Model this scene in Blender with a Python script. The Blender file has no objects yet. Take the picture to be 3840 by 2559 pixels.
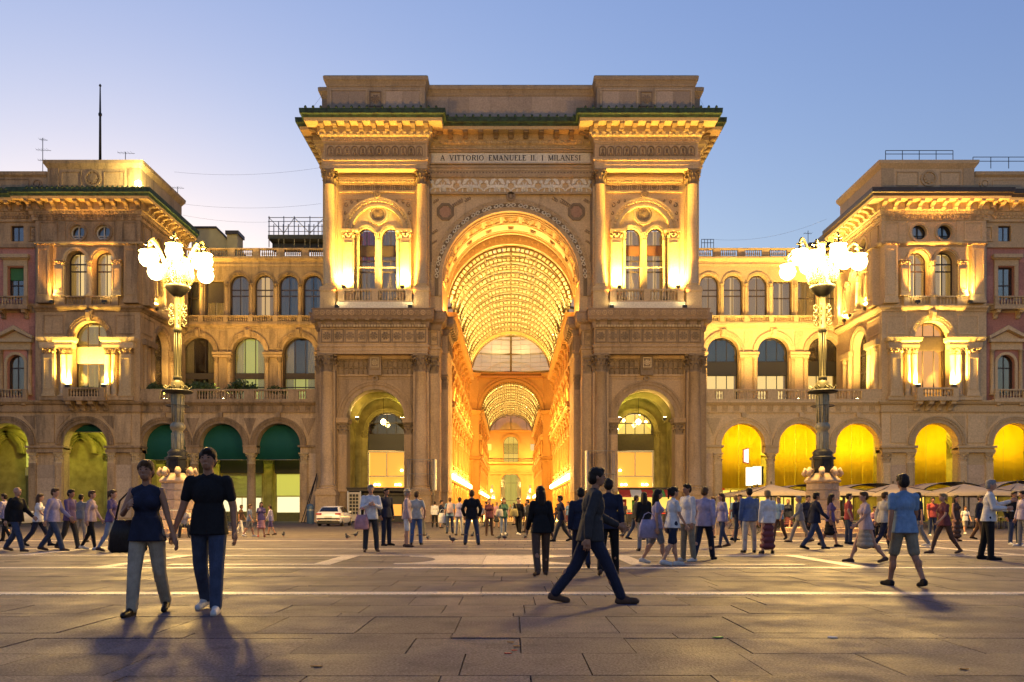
# Dusk on a city square: triumphal arch with glass-roofed shopping gallery, arcaded wings, lamps and strollers.
SKY_EL, SKY_ROT, SKY_AIR, SKY_DUST, SKY_OZ = 2.5, -25.0, 1.4, 1.0, 1.0
SKY_TINT, SKY_ADD, SKY_STR, EXPOSURE = (.712, .9375, 1.285, 1), (0, 0, .54, 1), .13, 1.5
GP = 600.0; GV = 2600.0; LAMP_W = 1600.0          # gallery fill lights and street lamp globes, W
FLP, FLC, FLA, FLQ, FLV, FLT, PLP = 4200.0, 2600.0, 750.0, 260.0, 3200.0, 3400.0, 90.0
import bpy, math, random
from math import pi, sin, cos, radians, sqrt
from mathutils import Matrix, Vector
RND = random.Random(11)
sc = bpy.context.scene
COL = sc.collection

# ------------------------------------------------------------------ camera, sky, sun, exposure
cam_d = bpy.data.cameras.new('camera')
cam = bpy.data.objects.new('camera', cam_d)
COL.objects.link(cam)
sc.camera = cam
cam.location = (0, 0, 1.15)
cam.rotation_euler = (pi/2, 0, 0)
cam_d.lens = 29.37
cam_d.sensor_width = 36.0
cam_d.shift_x = 0.00106
cam_d.shift_y = 0.165
cam_d.clip_start = 0.1
cam_d.clip_end = 3000

world = bpy.data.worlds.new('World')
sc.world = world
world.use_nodes = True
wn = world.node_tree
bg = wn.nodes['Background']
sky = wn.nodes.new('ShaderNodeTexSky')
sky.sky_type = 'NISHITA'
sky.sun_disc = False
sky.sun_elevation = radians(SKY_EL)
sky.sun_rotation = radians(SKY_ROT)
sky.air_density, sky.dust_density, sky.ozone_density = SKY_AIR, SKY_DUST, SKY_OZ
tint = wn.nodes.new('ShaderNodeMix'); tint.data_type = 'RGBA'; tint.blend_type = 'MULTIPLY'
tint.inputs[0].default_value = 1.0
tint.inputs[7].default_value = SKY_TINT
wn.links.new(sky.outputs[0], tint.inputs[6])
air = wn.nodes.new('ShaderNodeMix'); air.data_type = 'RGBA'; air.blend_type = 'ADD'
air.inputs[0].default_value = 1.0
air.inputs[7].default_value = SKY_ADD
wn.links.new(tint.outputs[2], air.inputs[6])
wn.links.new(air.outputs[2], bg.inputs[0])
bg.inputs[1].default_value = SKY_STR

sun_d = bpy.data.lights.new('sun', 'SUN')
sun_d.energy = 0.03
sun_d.angle = radians(30)
sun_d.color = (1.0, 0.8, 0.62)
sun = bpy.data.objects.new('sun', sun_d)
COL.objects.link(sun)
sun.rotation_euler = (radians(90 - max(SKY_EL, 8)), 0, radians(-SKY_ROT + 180))
sun.location = (-60, 20, 60)

sc.view_settings.view_transform = 'Standard'
sc.view_settings.look = 'None'
sc.view_settings.exposure = EXPOSURE
sc.view_settings.gamma = 1.0
sc.view_settings.use_curve_mapping = False
sc.render.engine = 'CYCLES'
sc.cycles.use_denoising = True
sc.cycles.max_bounces = 6
sc.cycles.diffuse_bounces = 3
sc.cycles.glossy_bounces = 3
sc.cycles.transmission_bounces = 4
sc.cycles.transparent_max_bounces = 8
sc.cycles.sample_clamp_indirect = 6
sc.cycles.caustics_reflective = False
sc.cycles.caustics_refractive = False
sc.cycles.use_light_tree = True

# ------------------------------------------------------------------ measures: a pixel of a facade at distance Y gives its real place
def X(u, Y): return (u - 1174.0) * Y / 1920.0
def Z(v, Y): return 1.15 + (1172.0 - v) * Y / 1920.0

# ------------------------------------------------------------------ materials
MATS = {}
def _mat(name):
    m = bpy.data.materials.new(name); m.use_nodes = True
    MATS[name] = m
    nt = m.node_tree
    return m, nt, nt.nodes['Principled BSDF']
def N(nt, t, **kw):
    n = nt.nodes.new(t)
    for k, v in kw.items(): setattr(n, k, v)
    return n
def noise(nt, scale, detail=4, stretch=(1, 1, 1), rough=.6):
    g = N(nt, 'ShaderNodeNewGeometry'); mp = N(nt, 'ShaderNodeMapping')
    mp.inputs['Scale'].default_value = stretch
    nt.links.new(g.outputs['Position'], mp.inputs['Vector'])
    n = N(nt, 'ShaderNodeTexNoise')
    n.inputs['Scale'].default_value = scale; n.inputs['Detail'].default_value = detail; n.inputs['Roughness'].default_value = rough
    nt.links.new(mp.outputs[0], n.inputs['Vector'])
    return n.outputs['Fac']
def ramp(nt, fac, stops):
    r = N(nt, 'ShaderNodeValToRGB'); e = r.color_ramp.elements
    while len(e) < len(stops): e.new(0.5)
    for el, (p, c) in zip(e, stops): el.position = p; el.color = (*c, 1) if len(c) == 3 else c
    nt.links.new(fac, r.inputs[0])
    return r.outputs[0]
def mix(nt, a, b, fac, blend='MIX'):
    m = N(nt, 'ShaderNodeMix', data_type='RGBA', blend_type=blend)
    for s, v in ((m.inputs[6], a), (m.inputs[7], b), (m.inputs[0], fac)):
        if hasattr(v, 'is_output'): nt.links.new(v, s)
        elif isinstance(v, (int, float)): s.default_value = v
        else: s.default_value = (*v, 1)
    return m.outputs[2]
def bump(nt, bs, h, strength=.4, dist=.02):
    b = N(nt, 'ShaderNodeBump'); b.inputs['Strength'].default_value = strength; b.inputs['Distance'].default_value = dist
    nt.links.new(h, b.inputs['Height']); nt.links.new(b.outputs[0], bs.inputs['Normal'])
def g3(v): return (v, v, v)
def stone(name, c, dark=.55, soot=.0, sootc=(.035, .03, .026), rnd=.25, rough=.8, b=.35, grain=7.0):
    m, nt, bs = _mat(name)
    big = ramp(nt, noise(nt, .55, 5), [(.3, tuple(x*(1-.28*dark) for x in c)), (.7, c)])
    grn = ramp(nt, noise(nt, grain, 4), [(.25, g3(.72)), (.75, g3(1.12))])
    col = mix(nt, big, grn, 1.0, 'MULTIPLY')
    oi = N(nt, 'ShaderNodeObjectInfo')
    rv = ramp(nt, oi.outputs['Random'], [(0, g3(1-rnd)), (1, g3(1+rnd*.35))])
    col = mix(nt, col, rv, 1.0, 'MULTIPLY')
    if soot > 0:
        st = ramp(nt, noise(nt, .9, 6, (1.6, 1.6, .28), .68), [(.58-.25*soot, g3(0)), (.86-.28*soot, g3(1))])
        st2 = mix(nt, (0, 0, 0), st, min(1, .35+soot*.6))
        col = mix(nt, col, sootc, st2)
    nt.links.new(col, bs.inputs['Base Color'])
    bs.inputs['Roughness'].default_value = rough
    bs.inputs['Specular IOR Level'].default_value = .3
    bump(nt, bs, noise(nt, 14, 6), b, .03)
    return m
def plain(name, c, rough=.6, metal=0.0, var=.15, scale=6, spec=.5, rnd=0.0, b=0.0):
    m, nt, bs = _mat(name)
    col = ramp(nt, noise(nt, scale, 4), [(.3, tuple(x*(1-var) for x in c)), (.7, tuple(min(1, x*(1+var*.5)) for x in c))])
    if rnd:
        oi = N(nt, 'ShaderNodeObjectInfo')
        col = mix(nt, col, ramp(nt, oi.outputs['Random'], [(0, g3(1-rnd)), (1, g3(1+rnd*.4))]), 1.0, 'MULTIPLY')
    nt.links.new(col, bs.inputs['Base Color'])
    bs.inputs['Roughness'].default_value = rough; bs.inputs['Metallic'].default_value = metal
    bs.inputs['Specular IOR Level'].default_value = spec
    if b: bump(nt, bs, noise(nt, scale*6, 3), b, .01)
    return m
def glow(name, c, s):
    m, nt, bs = _mat(name)
    bs.inputs['Base Color'].default_value = (c[0]*.25, c[1]*.25, c[2]*.25, 1)
    if 'globe' in name: bs.inputs['Base Color'].default_value = (.01, .01, .01, 1); bs.inputs['Specular IOR Level'].default_value = 0
    bs.inputs['Emission Color'].default_value = (*c, 1)
    bs.inputs['Emission Strength'].default_value = s
    return m
def glassy(name, tintc=(.5, .55, .6), clear=.55, rough=.06):
    m, nt, bs = _mat(name)
    nt.nodes.remove(bs)
    out = nt.nodes['Material Output']
    gl = N(nt, 'ShaderNodeBsdfGlossy'); gl.inputs['Roughness'].default_value = rough; gl.inputs['Color'].default_value = (.9, .92, 1, 1)
    tr = N(nt, 'ShaderNodeBsdfTransparent'); tr.inputs['Color'].default_value = (*tintc, 1)
    fr = N(nt, 'ShaderNodeFresnel'); fr.inputs['IOR'].default_value = 1.7
    ad = N(nt, 'ShaderNodeMath', operation='ADD'); ad.inputs[1].default_value = 1-clear-.2
    ad.use_clamp = True
    nt.links.new(fr.outputs[0], ad.inputs[0])
    mx = N(nt, 'ShaderNodeMixShader')
    nt.links.new(ad.outputs[0], mx.inputs[0]); nt.links.new(tr.outputs[0], mx.inputs[1]); nt.links.new(gl.outputs[0], mx.inputs[2])
    nt.links.new(mx.outputs[0], out.inputs['Surface'])
    bpn = N(nt, 'ShaderNodeBump'); bpn.inputs['Strength'].default_value = .06; bpn.inputs['Distance'].default_value = .05
    nt.links.new(noise(nt, 1.3, 2), bpn.inputs['Height']); nt.links.new(bpn.outputs[0], gl.inputs['Normal'])
    return m
def translucent(name, c, thru=.6, tclear=0.0, rough=.9, gr=.12):
    m, nt, bs = _mat(name)
    nt.nodes.remove(bs)
    out = nt.nodes['Material Output']
    d = N(nt, 'ShaderNodeBsdfDiffuse'); t = N(nt, 'ShaderNodeBsdfTranslucent'); mx = N(nt, 'ShaderNodeMixShader')
    col = ramp(nt, noise(nt, .8, 4, (1, 1, .4)), [(.3, tuple(x*.88 for x in c)), (.7, c)])
    nt.links.new(col, d.inputs[0]); nt.links.new(col, t.inputs[0])
    mx.inputs[0].default_value = thru
    nt.links.new(d.outputs[0], mx.inputs[1]); nt.links.new(t.outputs[0], mx.inputs[2])
    last = mx
    if tclear:
        tr = N(nt, 'ShaderNodeBsdfTransparent'); tr.inputs[0].default_value = (.95, .95, .95, 1)
        gl = N(nt, 'ShaderNodeBsdfGlossy'); gl.inputs['Roughness'].default_value = gr
        m2 = N(nt, 'ShaderNodeMixShader'); m2.inputs[0].default_value = tclear
        nt.links.new(mx.outputs[0], m2.inputs[1]); nt.links.new(tr.outputs[0], m2.inputs[2])
        m3 = N(nt, 'ShaderNodeMixShader'); m3.inputs[0].default_value = .12
        nt.links.new(m2.outputs[0], m3.inputs[1]); nt.links.new(gl.outputs[0], m3.inputs[2])
        last = m3
    nt.links.new(last.outputs[0], out.inputs['Surface'])
    return m

stone('stone_arch', (.58, .425, .255), soot=.22, dark=.45)
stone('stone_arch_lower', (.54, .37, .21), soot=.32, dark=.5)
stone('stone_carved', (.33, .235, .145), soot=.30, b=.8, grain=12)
stone('stone_sooty', (.42, .285, .16), soot=.6)
stone('stone_left', (.54, .375, .21), soot=.48)
stone('stone_right', (.63, .47, .27), soot=.04, dark=.3)
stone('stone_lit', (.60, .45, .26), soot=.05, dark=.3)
stone('stone_brown', (.36, .25, .17), soot=.25)
stone('soot_stone', (.24, .18, .12), soot=.4)
stone('stone_pink', (.50, .24, .19), soot=.12)
stone('stone_slab', (.54, .40, .27), soot=.08, rnd=.25, dark=.3)
stone('stone_gallery', (.56, .31, .105), soot=.0, b=.6)
stone('stone_gallery_panel', (.55, .26, .10), soot=.0)
stone('marble_cream', (.78, .71, .57), soot=.0, rough=.5, rnd=.12, dark=.2)
stone('porphyry', (.52, .31, .20), soot=.05)
plain('letters_dark', (.03, .025, .02), .6)
plain('copper_green', (.03, .062, .032), .75, var=.75, scale=2.2)
plain('bronze_dark', (.045, .03, .02), .5, var=.4)
plain('iron_dark', (.03, .03, .03), .5, .6, var=.4)
plain('iron_cream', (.30, .27, .17), .45, .1, var=.3)
plain('iron_vault', (.17, .125, .055), .55, .1, var=.4)
plain('frame_wood', (.045, .03, .022), .45, var=.3)
plain('blind_brown', (.16, .065, .03), .7)
plain('blind_dark', (.06, .045, .035), .7)
plain('roller_green', (.04, .16, .05), .7)
plain('black_panel', (.012, .01, .009), .4)
plain('white_plastic', (.62, .6, .55), .4)
plain('plaster_yellow', (.48, .40, .20), .85, scale=1)
plain('portico_wall', (.42, .36, .12), .85, scale=1, rnd=.3, var=.4)
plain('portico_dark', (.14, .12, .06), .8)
plain('shutter_metal', (.42, .42, .24), .45, .2)
plain('red_flag', (.5, .03, .03), .8)
plain('scaffold_steel', (.36, .34, .28), .4, .7)
plain('scaffold_board', (.10, .10, .07), .8)
plain('red_lit', (.65, .05, .04), .8)
plain('awning_green', (.0, .085, .075), .8, var=.1, b=.3)
plain('canvas_beige', (.36, .29, .22), .85, var=.12, b=.2)
plain('leaf_green', (.045, .085, .025), .6, var=.5, rnd=.3)
plain('soil', (.05, .04, .03), .9)
plain('pole_gilt', (.085, .078, .04), .45, .2, var=.3)
translucent('curtain_cream', (.80, .70, .48), .5)
translucent('curtain_yellow', (.92, .74, .05), .7)
translucent('vault_glass', (.62, .50, .28), .35, .38)
translucent('dome_glass', (.78, .78, .74), .6, .35, gr=.4)
glassy('pane_dark', (.85, .85, .85), .79)
glassy('pane_clear', (.85, .85, .82), .85)
plain('gallery_paving', (.30, .24, .17), .35, scale=.6, var=.3)
glow('lamp_globe', (1, .84, .5), 2.4)
glow('lamp_small', (1, .68, .2), 14.0)
glow('lamp_strip', (1, .60, .16), 16.0)
glow('flood_face', (1, .75, .3), 60.0)
glow('room_lit_yellow', (1, .68, .12), .42)
glow('room_lit_green', (.78, .74, .12), .24)
glow('room_lit_orange', (1, .40, .055), .42)
glow('amber_backing', (1, .60, .18), .32)  # glowing panel added behind curtains to make them look cream
glow('room_dim', (1, .62, .2), .05)
glow('glow_backing', (1, .66, .2), .5)  # brighter glowing panel, added behind windows that looked too dark
glow('room_lit_white', (1, .88, .5), .42)
glow('screen_white', (1, .88, .6), .7)
glow('glow_blue', (.16, .06, 1), 3.0)

# ------------------------------------------------------------------ mesh building
class Frame:
    def __init__(s, o=(0, 0, 0), ux=(1, 0), uy=(0, 1)):
        s.o, s.ux, s.uy = o, ux, uy
        s.flip = ux[0]*uy[1]-ux[1]*uy[0] < 0
    def p(s, a, b, z): return (s.o[0]+a*s.ux[0]+b*s.uy[0], s.o[1]+a*s.ux[1]+b*s.uy[1], s.o[2]+z)
    def rz(s):            # rotation about z that turns a mesh made facing -y to face out of this wall
        return math.atan2(-s.uy[0], s.uy[1])
WORLD = Frame()

class MB:
    def __init__(s, fr=WORLD): s.v, s.f, s.s, s.fr = [], [], [], fr
    def add(s, vs, fs, sm=False):
        o = len(s.v); P = s.fr.p
        s.v += [P(*v) for v in vs]
        if s.fr.flip: s.f += [tuple(i+o for i in reversed(f)) for f in fs]
        else: s.f += [tuple(i+o for i in f) for f in fs]
        s.s += [sm]*len(fs)
    def box(s, a0, a1, b0, b1, z0, z1):
        s.add([(a0, b0, z0), (a1, b0, z0), (a1, b1, z0), (a0, b1, z0), (a0, b0, z1), (a1, b0, z1), (a1, b1, z1), (a0, b1, z1)],
              [(0, 3, 2, 1), (4, 5, 6, 7), (0, 1, 5, 4), (1, 2, 6, 5), (2, 3, 7, 6), (3, 0, 4, 7)])
        return s
    def prism(s, poly, b0, b1):                     # polygon in (a, z) extruded through b
        n = len(poly)
        s.add([(a, b0, z) for a, z in poly]+[(a, b1, z) for a, z in poly],
              [tuple(range(n)), tuple(range(2*n-1, n-1, -1))]+[(i, i+n, (i+1) % n+n, (i+1) % n) for i in range(n)])
        return s
    def prism_z(s, poly, z0, z1):                   # polygon in (a, b) extruded through z
        n = len(poly)
        s.add([(a, b, z0) for a, b in poly]+[(a, b, z1) for a, b in poly],
              [tuple(range(n-1, -1, -1)), tuple(range(n, 2*n))]+[(i, (i+1) % n, (i+1) % n+n, i+n) for i in range(n)])
        return s
    def prism_a(s, poly, a0, a1):                   # polygon in (b, z) extruded through a
        n = len(poly)
        s.add([(a0, b, z) for b, z in poly]+[(a1, b, z) for b, z in poly],
              [tuple(range(n-1, -1, -1)), tuple(range(n, 2*n))]+[(i, (i+1) % n, (i+1) % n+n, i+n) for i in range(n)])
        return s
    def ring(s, ca, cz, r0, r1, b0, b1, t0=0.0, t1=pi, n=20):
        vs = []; full = abs(t1-t0) > 6.28
        m = n if full else n+1
        for i in range(m):
            t = t0+(t1-t0)*i/n
            for r in (r0, r1):
                for b in (b0, b1): vs.append((ca+r*cos(t), b, cz+r*sin(t)))
        fs = []
        for i in range(n):
            p, q = 4*i, 4*((i+1) % m)
            fs += [(p, p+2, q+2, q), (p+1, q+1, q+3, p+3), (p, q, q+1, p+1), (p+2, p+3, q+3, q+2)]
        if not full: fs += [(0, 1, 3, 2), (4*n, 4*n+2, 4*n+3, 4*n+1)]
        s.add(vs, fs); return s
    def disc(s, ca, cz, r, b0, b1, n=16):
        return s.prism([(ca+r*cos(2*pi*i/n), cz+r*sin(2*pi*i/n)) for i in range(n)], b0, b1)
    def lathe(s, prof, ca=0, cb=0, z0=0, n=12, sm=True, cap=True):
        vs, fs = [], []; k = len(prof)
        for i in range(n):
            t = 2*pi*(i+.5)/n
            for r, z in prof: vs.append((ca+r*cos(t), cb+r*sin(t), z0+z))
        for i in range(n):
            j = (i+1) % n
            for q in range(k-1): fs.append((i*k+q, j*k+q, j*k+q+1, i*k+q+1))
        s.add(vs, fs, sm)
        if cap:
            s.add([(ca+prof[-1][0]*cos(2*pi*(i+.5)/n), cb+prof[-1][0]*sin(2*pi*(i+.5)/n), z0+prof[-1][1]) for i in range(n)], [tuple(range(n))])
            s.add([(ca+prof[0][0]*cos(2*pi*(i+.5)/n), cb+prof[0][0]*sin(2*pi*(i+.5)/n), z0+prof[0][1]) for i in range(n)], [tuple(range(n-1, -1, -1))])
        return s
    def tube(s, pts, r, n=6, sm=True):
        P = [Vector(p) for p in pts]; rs = r if isinstance(r, (list, tuple)) else [r]*len(P)
        vs, fs = [], []
        up = None
        for i, p in enumerate(P):
            d = (P[min(i+1, len(P)-1)]-P[max(i-1, 0)]).normalized()
            if up is None: up = Vector((0, 0, 1)) if abs(d.z) < .9 else Vector((1, 0, 0))
            x = d.cross(up)
            if x.length < 1e-4: x = d.cross(Vector((1, 0, 0)) if abs(d.x) < .9 else Vector((0, 1, 0)))
            x.normalize(); y = x.cross(d).normalized(); up = y
            for k in range(n):
                t = 2*pi*k/n; q = p+x*(rs[i]*cos(t))+y*(rs[i]*sin(t)); vs.append(tuple(q))
        for i in range(len(P)-1):
            for k in range(n):
                a, b2 = i*n+k, i*n+(k+1) % n
                fs.append((a, b2, b2+n, a+n))
        fs += [tuple(range(n-1, -1, -1)), tuple(range((len(P)-1)*n, len(P)*n))]
        s.add(vs, fs, sm); return s
    def sweep(s, path, prof, closed=False):         # profile (out, z) along a plan path (a, b); out is to the right of travel
        n, k = len(path), len(prof); vs = []
        for i, (a, b) in enumerate(path):
            ds = []
            if closed or i > 0:
                p = path[i-1]; L = math.hypot(a-p[0], b-p[1]); ds.append(((a-p[0])/L, (b-p[1])/L))
            if closed or i < n-1:
                p = path[(i+1) % n]; L = math.hypot(p[0]-a, p[1]-b); ds.append(((p[0]-a)/L, (p[1]-b)/L))
            ns = [(d[1], -d[0]) for d in ds]
            if len(ns) == 1: nx, ny = ns[0]
            else:
                nx, ny = ns[0][0]+ns[1][0], ns[0][1]+ns[1][1]
                dd = nx*ns[0][0]+ny*ns[0][1]
                nx, ny = nx/dd, ny/dd
            for o, z in prof: vs.append((a+nx*o, b+ny*o, z))
        fs = []
        for i in range(n if closed else n-1):
            j = (i+1) % n
            for q in range(k): fs.append((i*k+q, j*k+q, j*k+(q+1) % k, i*k+(q+1) % k))
        if not closed: fs += [tuple(range(k-1, -1, -1)), tuple(range((n-1)*k, n*k))]
        s.add(vs, fs); return s
    def wall(s, a0, a1, z0, z1, b0, b1, ops=(), back=False, na=14):
        O = []; bp = {a0, a1}
        for o in ops:
            k, ca, hw = o[0], o[1], o[2]
            if k == 'arch':
                lo = (lambda a, z=o[3]: z)
                hi = (lambda a, ca=ca, hw=hw, z=o[4]: z+sqrt(max(0, hw*hw-(a-ca)**2)))
                xs = [ca+hw*cos(pi*i/na) for i in range(na+1)]; sl, sh = o[3], o[4]
            elif k == 'rect':
                lo = (lambda a, z=o[3]: z); hi = (lambda a, z=o[4]: z); xs = [ca-hw, ca+hw]; sl, sh = o[3], o[4]
            else:
                lo = (lambda a, ca=ca, hw=hw, z=o[3]: z-sqrt(max(0, hw*hw-(a-ca)**2)))
                hi = (lambda a, ca=ca, hw=hw, z=o[3]: z+sqrt(max(0, hw*hw-(a-ca)**2)))
                xs = [ca+hw*cos(pi*i/na) for i in range(na+1)]; sl = sh = o[3]
            O.append((ca-hw, ca+hw, lo, hi, sl, sh))
            for x in xs:
                if a0 < x < a1: bp.add(round(x, 5))
        bp = sorted(bp)
        for p, q in zip(bp[:-1], bp[1:]):
            if q-p < 1e-5: continue
            m = (p+q)/2
            act = sorted([o for o in O if o[0] < m < o[1]], key=lambda o: o[2](m))
            cur = ((lambda a: z0), False)
            for o in act+[None]:
                top = (o[2], True) if o else ((lambda a: z1), False)
                zl, zh = cur[0], top[0]
                if zh(m)-zl(m) > 1e-4:
                    A = [(p, zl(p)), (q, zl(q)), (q, zh(q)), (p, zh(p))]
                    s.add([(a, b0, z) for a, z in A], [(0, 1, 2, 3)])
                    if back: s.add([(a, b1, z) for a, z in A], [(3, 2, 1, 0)])
                    if cur[1]: s.add([(p, b0, zl(p)), (q, b0, zl(q)), (q, b1, zl(q)), (p, b1, zl(p))], [(0, 3, 2, 1)])
                    if top[1]: s.add([(p, b0, zh(p)), (q, b0, zh(q)), (q, b1, zh(q)), (p, b1, zh(p))], [(0, 1, 2, 3)])
                if o: cur = (o[3], True)
        for o in O:
            if o[5]-o[4] > 1e-4:
                for a, fl in ((o[0], 0), (o[1], 1)):
                    if a0-1e-6 <= a <= a1+1e-6:
                        f = (0, 1, 2, 3) if fl else (3, 2, 1, 0)
                        s.add([(a, b0, o[4]), (a, b0, o[5]), (a, b1, o[5]), (a, b1, o[4])], [f])
        s.add([(a0, b0, z0), (a0, b1, z0), (a0, b1, z1), (a0, b0, z1)], [(0, 3, 2, 1)])
        s.add([(a1, b0, z0), (a1, b1, z0), (a1, b1, z1), (a1, b0, z1)], [(0, 1, 2, 3)])
        s.add([(a0, b0, z1), (a1, b0, z1), (a1, b1, z1), (a0, b1, z1)], [(0, 1, 2, 3)])
        if not any(o[2]((o[0]+o[1])/2) <= z0+1e-4 for o in O): s.add([(a0, b0, z0), (a1, b0, z0), (a1, b1, z0), (a0, b1, z0)], [(3, 2, 1, 0)])
        return s
    def mesh(s, name, mat):
        me = bpy.data.meshes.new(name)
        me.from_pydata(s.v, [], s.f)
        if any(s.s): me.polygons.foreach_set('use_smooth', s.s)
        me.materials.append(MATS[mat] if isinstance(mat, str) else mat)
        return me
    def obj(s, name, mat, parent=None, label=None, kind=None):
        return link(name, s.mesh(name, mat), parent, label=label, kind=kind)

def link(name, me, parent=None, loc=None, rz=0.0, scale=None, label=None, kind=None):
    o = bpy.data.objects.new(name, me)
    COL.objects.link(o)
    if parent is not None:
        o.parent = parent
        if 'base' in parent: o.matrix_parent_inverse = Matrix.Translation([-x for x in parent['base']])
    if loc is not None: o.location = loc
    if rz: o.rotation_euler = (0, 0, rz)
    if scale is not None: o.scale = scale
    if label: o['label'] = label
    if kind: o['kind'] = kind
    return o
def thing(name, label, cat, loc=(0, 0, 0), rz=0.0, group=None, me=None):
    o = bpy.data.objects.new(name, me); COL.objects.link(o)
    o.location = loc; o.rotation_euler = (0, 0, rz)
    o['label'] = label; o['category'] = cat; o['kind'] = 'thing'
    if group: o['group'] = group
    return o
def building(name, label, cat, loc):                 # parts are built where they stand, in place coordinates
    o = thing(name, label, cat, loc)
    o['base'] = [float(x) for x in loc]
    return o
def copy_tree(o, parent=None):
    c = o.copy(); COL.objects.link(c)
    if parent is not None: c.parent = parent
    for ch in o.children: copy_tree(ch, c)
    return c
CACHE = {}
def cached(key, fn):
    if key not in CACHE: CACHE[key] = fn()
    return CACHE[key]
# ------------------------------------------------------------------ architectural pieces (each mesh is made once and shared)
def m_unit(mat):
    return cached(('unit', mat), lambda: MB().box(-.5, .5, -.5, .5, 0, 1).mesh('block', mat))
def block(name, parent, fr, a0, a1, b0, b1, z0, z1, mat):
    o = link(name, m_unit(mat), parent, fr.p((a0+a1)/2, (b0+b1)/2, z0), fr.rz(), (a1-a0, b1-b0, z1-z0))
    return o
def ashlar(parent, fr, a0, a1, b, z0, z1, cw, ch, mat, proud=.05, name='stone', off=True, gap=.02):
    nr = max(1, round((z1-z0)/ch)); h = (z1-z0)/nr
    for r in range(nr):
        nc = max(1, round((a1-a0)/cw)); w = (a1-a0)/nc
        xs = [a0+w*i for i in range(nc+1)]
        if off and r % 2 and nc > 1: xs = [a0]+[a0+w*(i+.5) for i in range(nc)]+[a1]
        for p, q in zip(xs[:-1], xs[1:]):
            d = proud+RND.uniform(-.008, .008)
            block(name, parent, fr, p+gap/2, q-gap/2, b-d, b+.02, z0+r*h+gap/2, z0+(r+1)*h-gap/2, mat)
def m_baluster(h, r, mat):
    pr = [(.8, 0), (.8, .08), (.45, .14), (.62, .2), (.95, .34), (.8, .5), (.45, .72), (.4, .8), (.62, .84), (.62, .89), (.8, .92), (.8, 1)]
    return cached(('bal', h, r, mat), lambda: MB().lathe([(x*r, z*h) for x, z in pr], n=8).mesh('baluster', mat))
def balustrade(parent, fr, a0, a1, b, z0, h, mat, n, bw=.3, posts=(), name='balustrade', postw=.5, r=None):
    """rail, plinth and posts are one part; each baluster is a sub-part"""
    mb = MB(fr)
    mb.box(a0, a1, b-bw/2, b+bw/2, z0, z0+.14*h); mb.box(a0, a1, b-bw/2-.04, b+bw/2+.04, z0+.86*h, z0+h)
    zz0, zz1 = z0+.14*h, z0+.86*h
    ps = sorted(posts)
    for p in ps: mb.box(p-postw/2, p+postw/2, b-bw/2-.02, b+bw/2+.02, zz0, zz1)
    o = mb.obj(name, mat, parent)
    step = (a1-a0)/n; r = r or min(.42*step, bw*.42)
    me = m_baluster(round(zz1-zz0, 3), round(r, 3), mat)
    for i in range(n):
        a = a0+step*(i+.5)
        if any(abs(a-p) < postw/2+r*.6 for p in ps): continue
        sub('baluster', me, o, parent, fr.p(a, b, zz0))
    return o
def sub(name, me, part, root, loc, rz=0.0, scale=None):
    """a sub-part: child of a part that itself hangs on a building empty"""
    o = bpy.data.objects.new(name, me); COL.objects.link(o)
    o.parent = part
    o.matrix_parent_inverse = part.matrix_basis.inverted() if not part.parent or 'base' not in part.parent else part.matrix_basis.inverted()
    o.location = loc
    if rz: o.rotation_euler = (0, 0, rz)
    if scale: o.scale = scale
    return o
def m_capital(r, h, mat, square=False):
    def mk():
        mb = MB()
        k = r
        if square:
            mb.prism_z([(-k, -k), (k, -k), (k, k), (-k, k)], 0, .12*h)
            mb.box(-.88*k, .88*k, -.88*k, .88*k, .12*h, .86*h)
        else:
            mb.lathe([(1.02*k, 0), (1.08*k, .05*h), (.92*k, .09*h), (.86*k, .12*h), (.92*k, .5*h), (1.12*k, .8*h), (1.2*k, .88*h)], n=12)
        # two rows of leaves that curl outward
        for row, (z0, z1, out, ww, n, ph) in enumerate(((.1*h, .46*h, .42*k, .34*k, 8, 0), (.34*h, .72*h, .5*k, .3*k, 8, pi/8))):
            for i in range(n):
                t = ph+2*pi*i/n; rr = (.93 if not square else .95)*k
                if square: rr = k*.9/max(abs(cos(t)), abs(sin(t)))*.98
                c, s_ = cos(t), sin(t); vs = []
                for (o_, z, w) in ((0, z0, ww*.8), (.06*k, z0+(z1-z0)*.55, ww), (out*.6, z1, ww*.7), (out, z1-.06*h, ww*.4), (out*.85, z1-.14*h, ww*.15)):
                    for sg in (-1, 1): vs.append((c*(rr+o_)-s_*w*sg, s_*(rr+o_)+c*w*sg, z))
                mb.add(vs, [(2*j, 2*j+1, 2*j+3, 2*j+2) for j in range(4)], True)
        for i in range(4):                       # corner volutes
            t = pi/4+i*pi/2; rr = 1.42*k
            mb.tube([(cos(t)*k*.95, sin(t)*k*.95, .62*h), (cos(t)*rr*.93, sin(t)*rr*.93, .84*h), (cos(t)*rr*1.03, sin(t)*rr*1.03, .8*h), (cos(t)*rr, sin(t)*rr, .7*h)], [.1*k, .12*k, .16*k, .12*k], 6)
        q = 1.28*k
        mb.prism_z([(-q, -q), (0, -q*.86), (q, -q), (q*.86, 0), (q, q), (0, q*.86), (-q, q), (-q*.86, 0)], .88*h, h)
        for i in range(4):
            t = i*pi/2; mb.lathe([(0.02*k, -.14*k), (.15*k, 0), (.02*k, .14*k)], cos(t)*1.12*k, sin(t)*1.12*k, .93*h, n=6)
        return mb.mesh('capital', mat)
    return cached(('cap', round(r, 3), round(h, 3), mat, square), mk)
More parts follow.
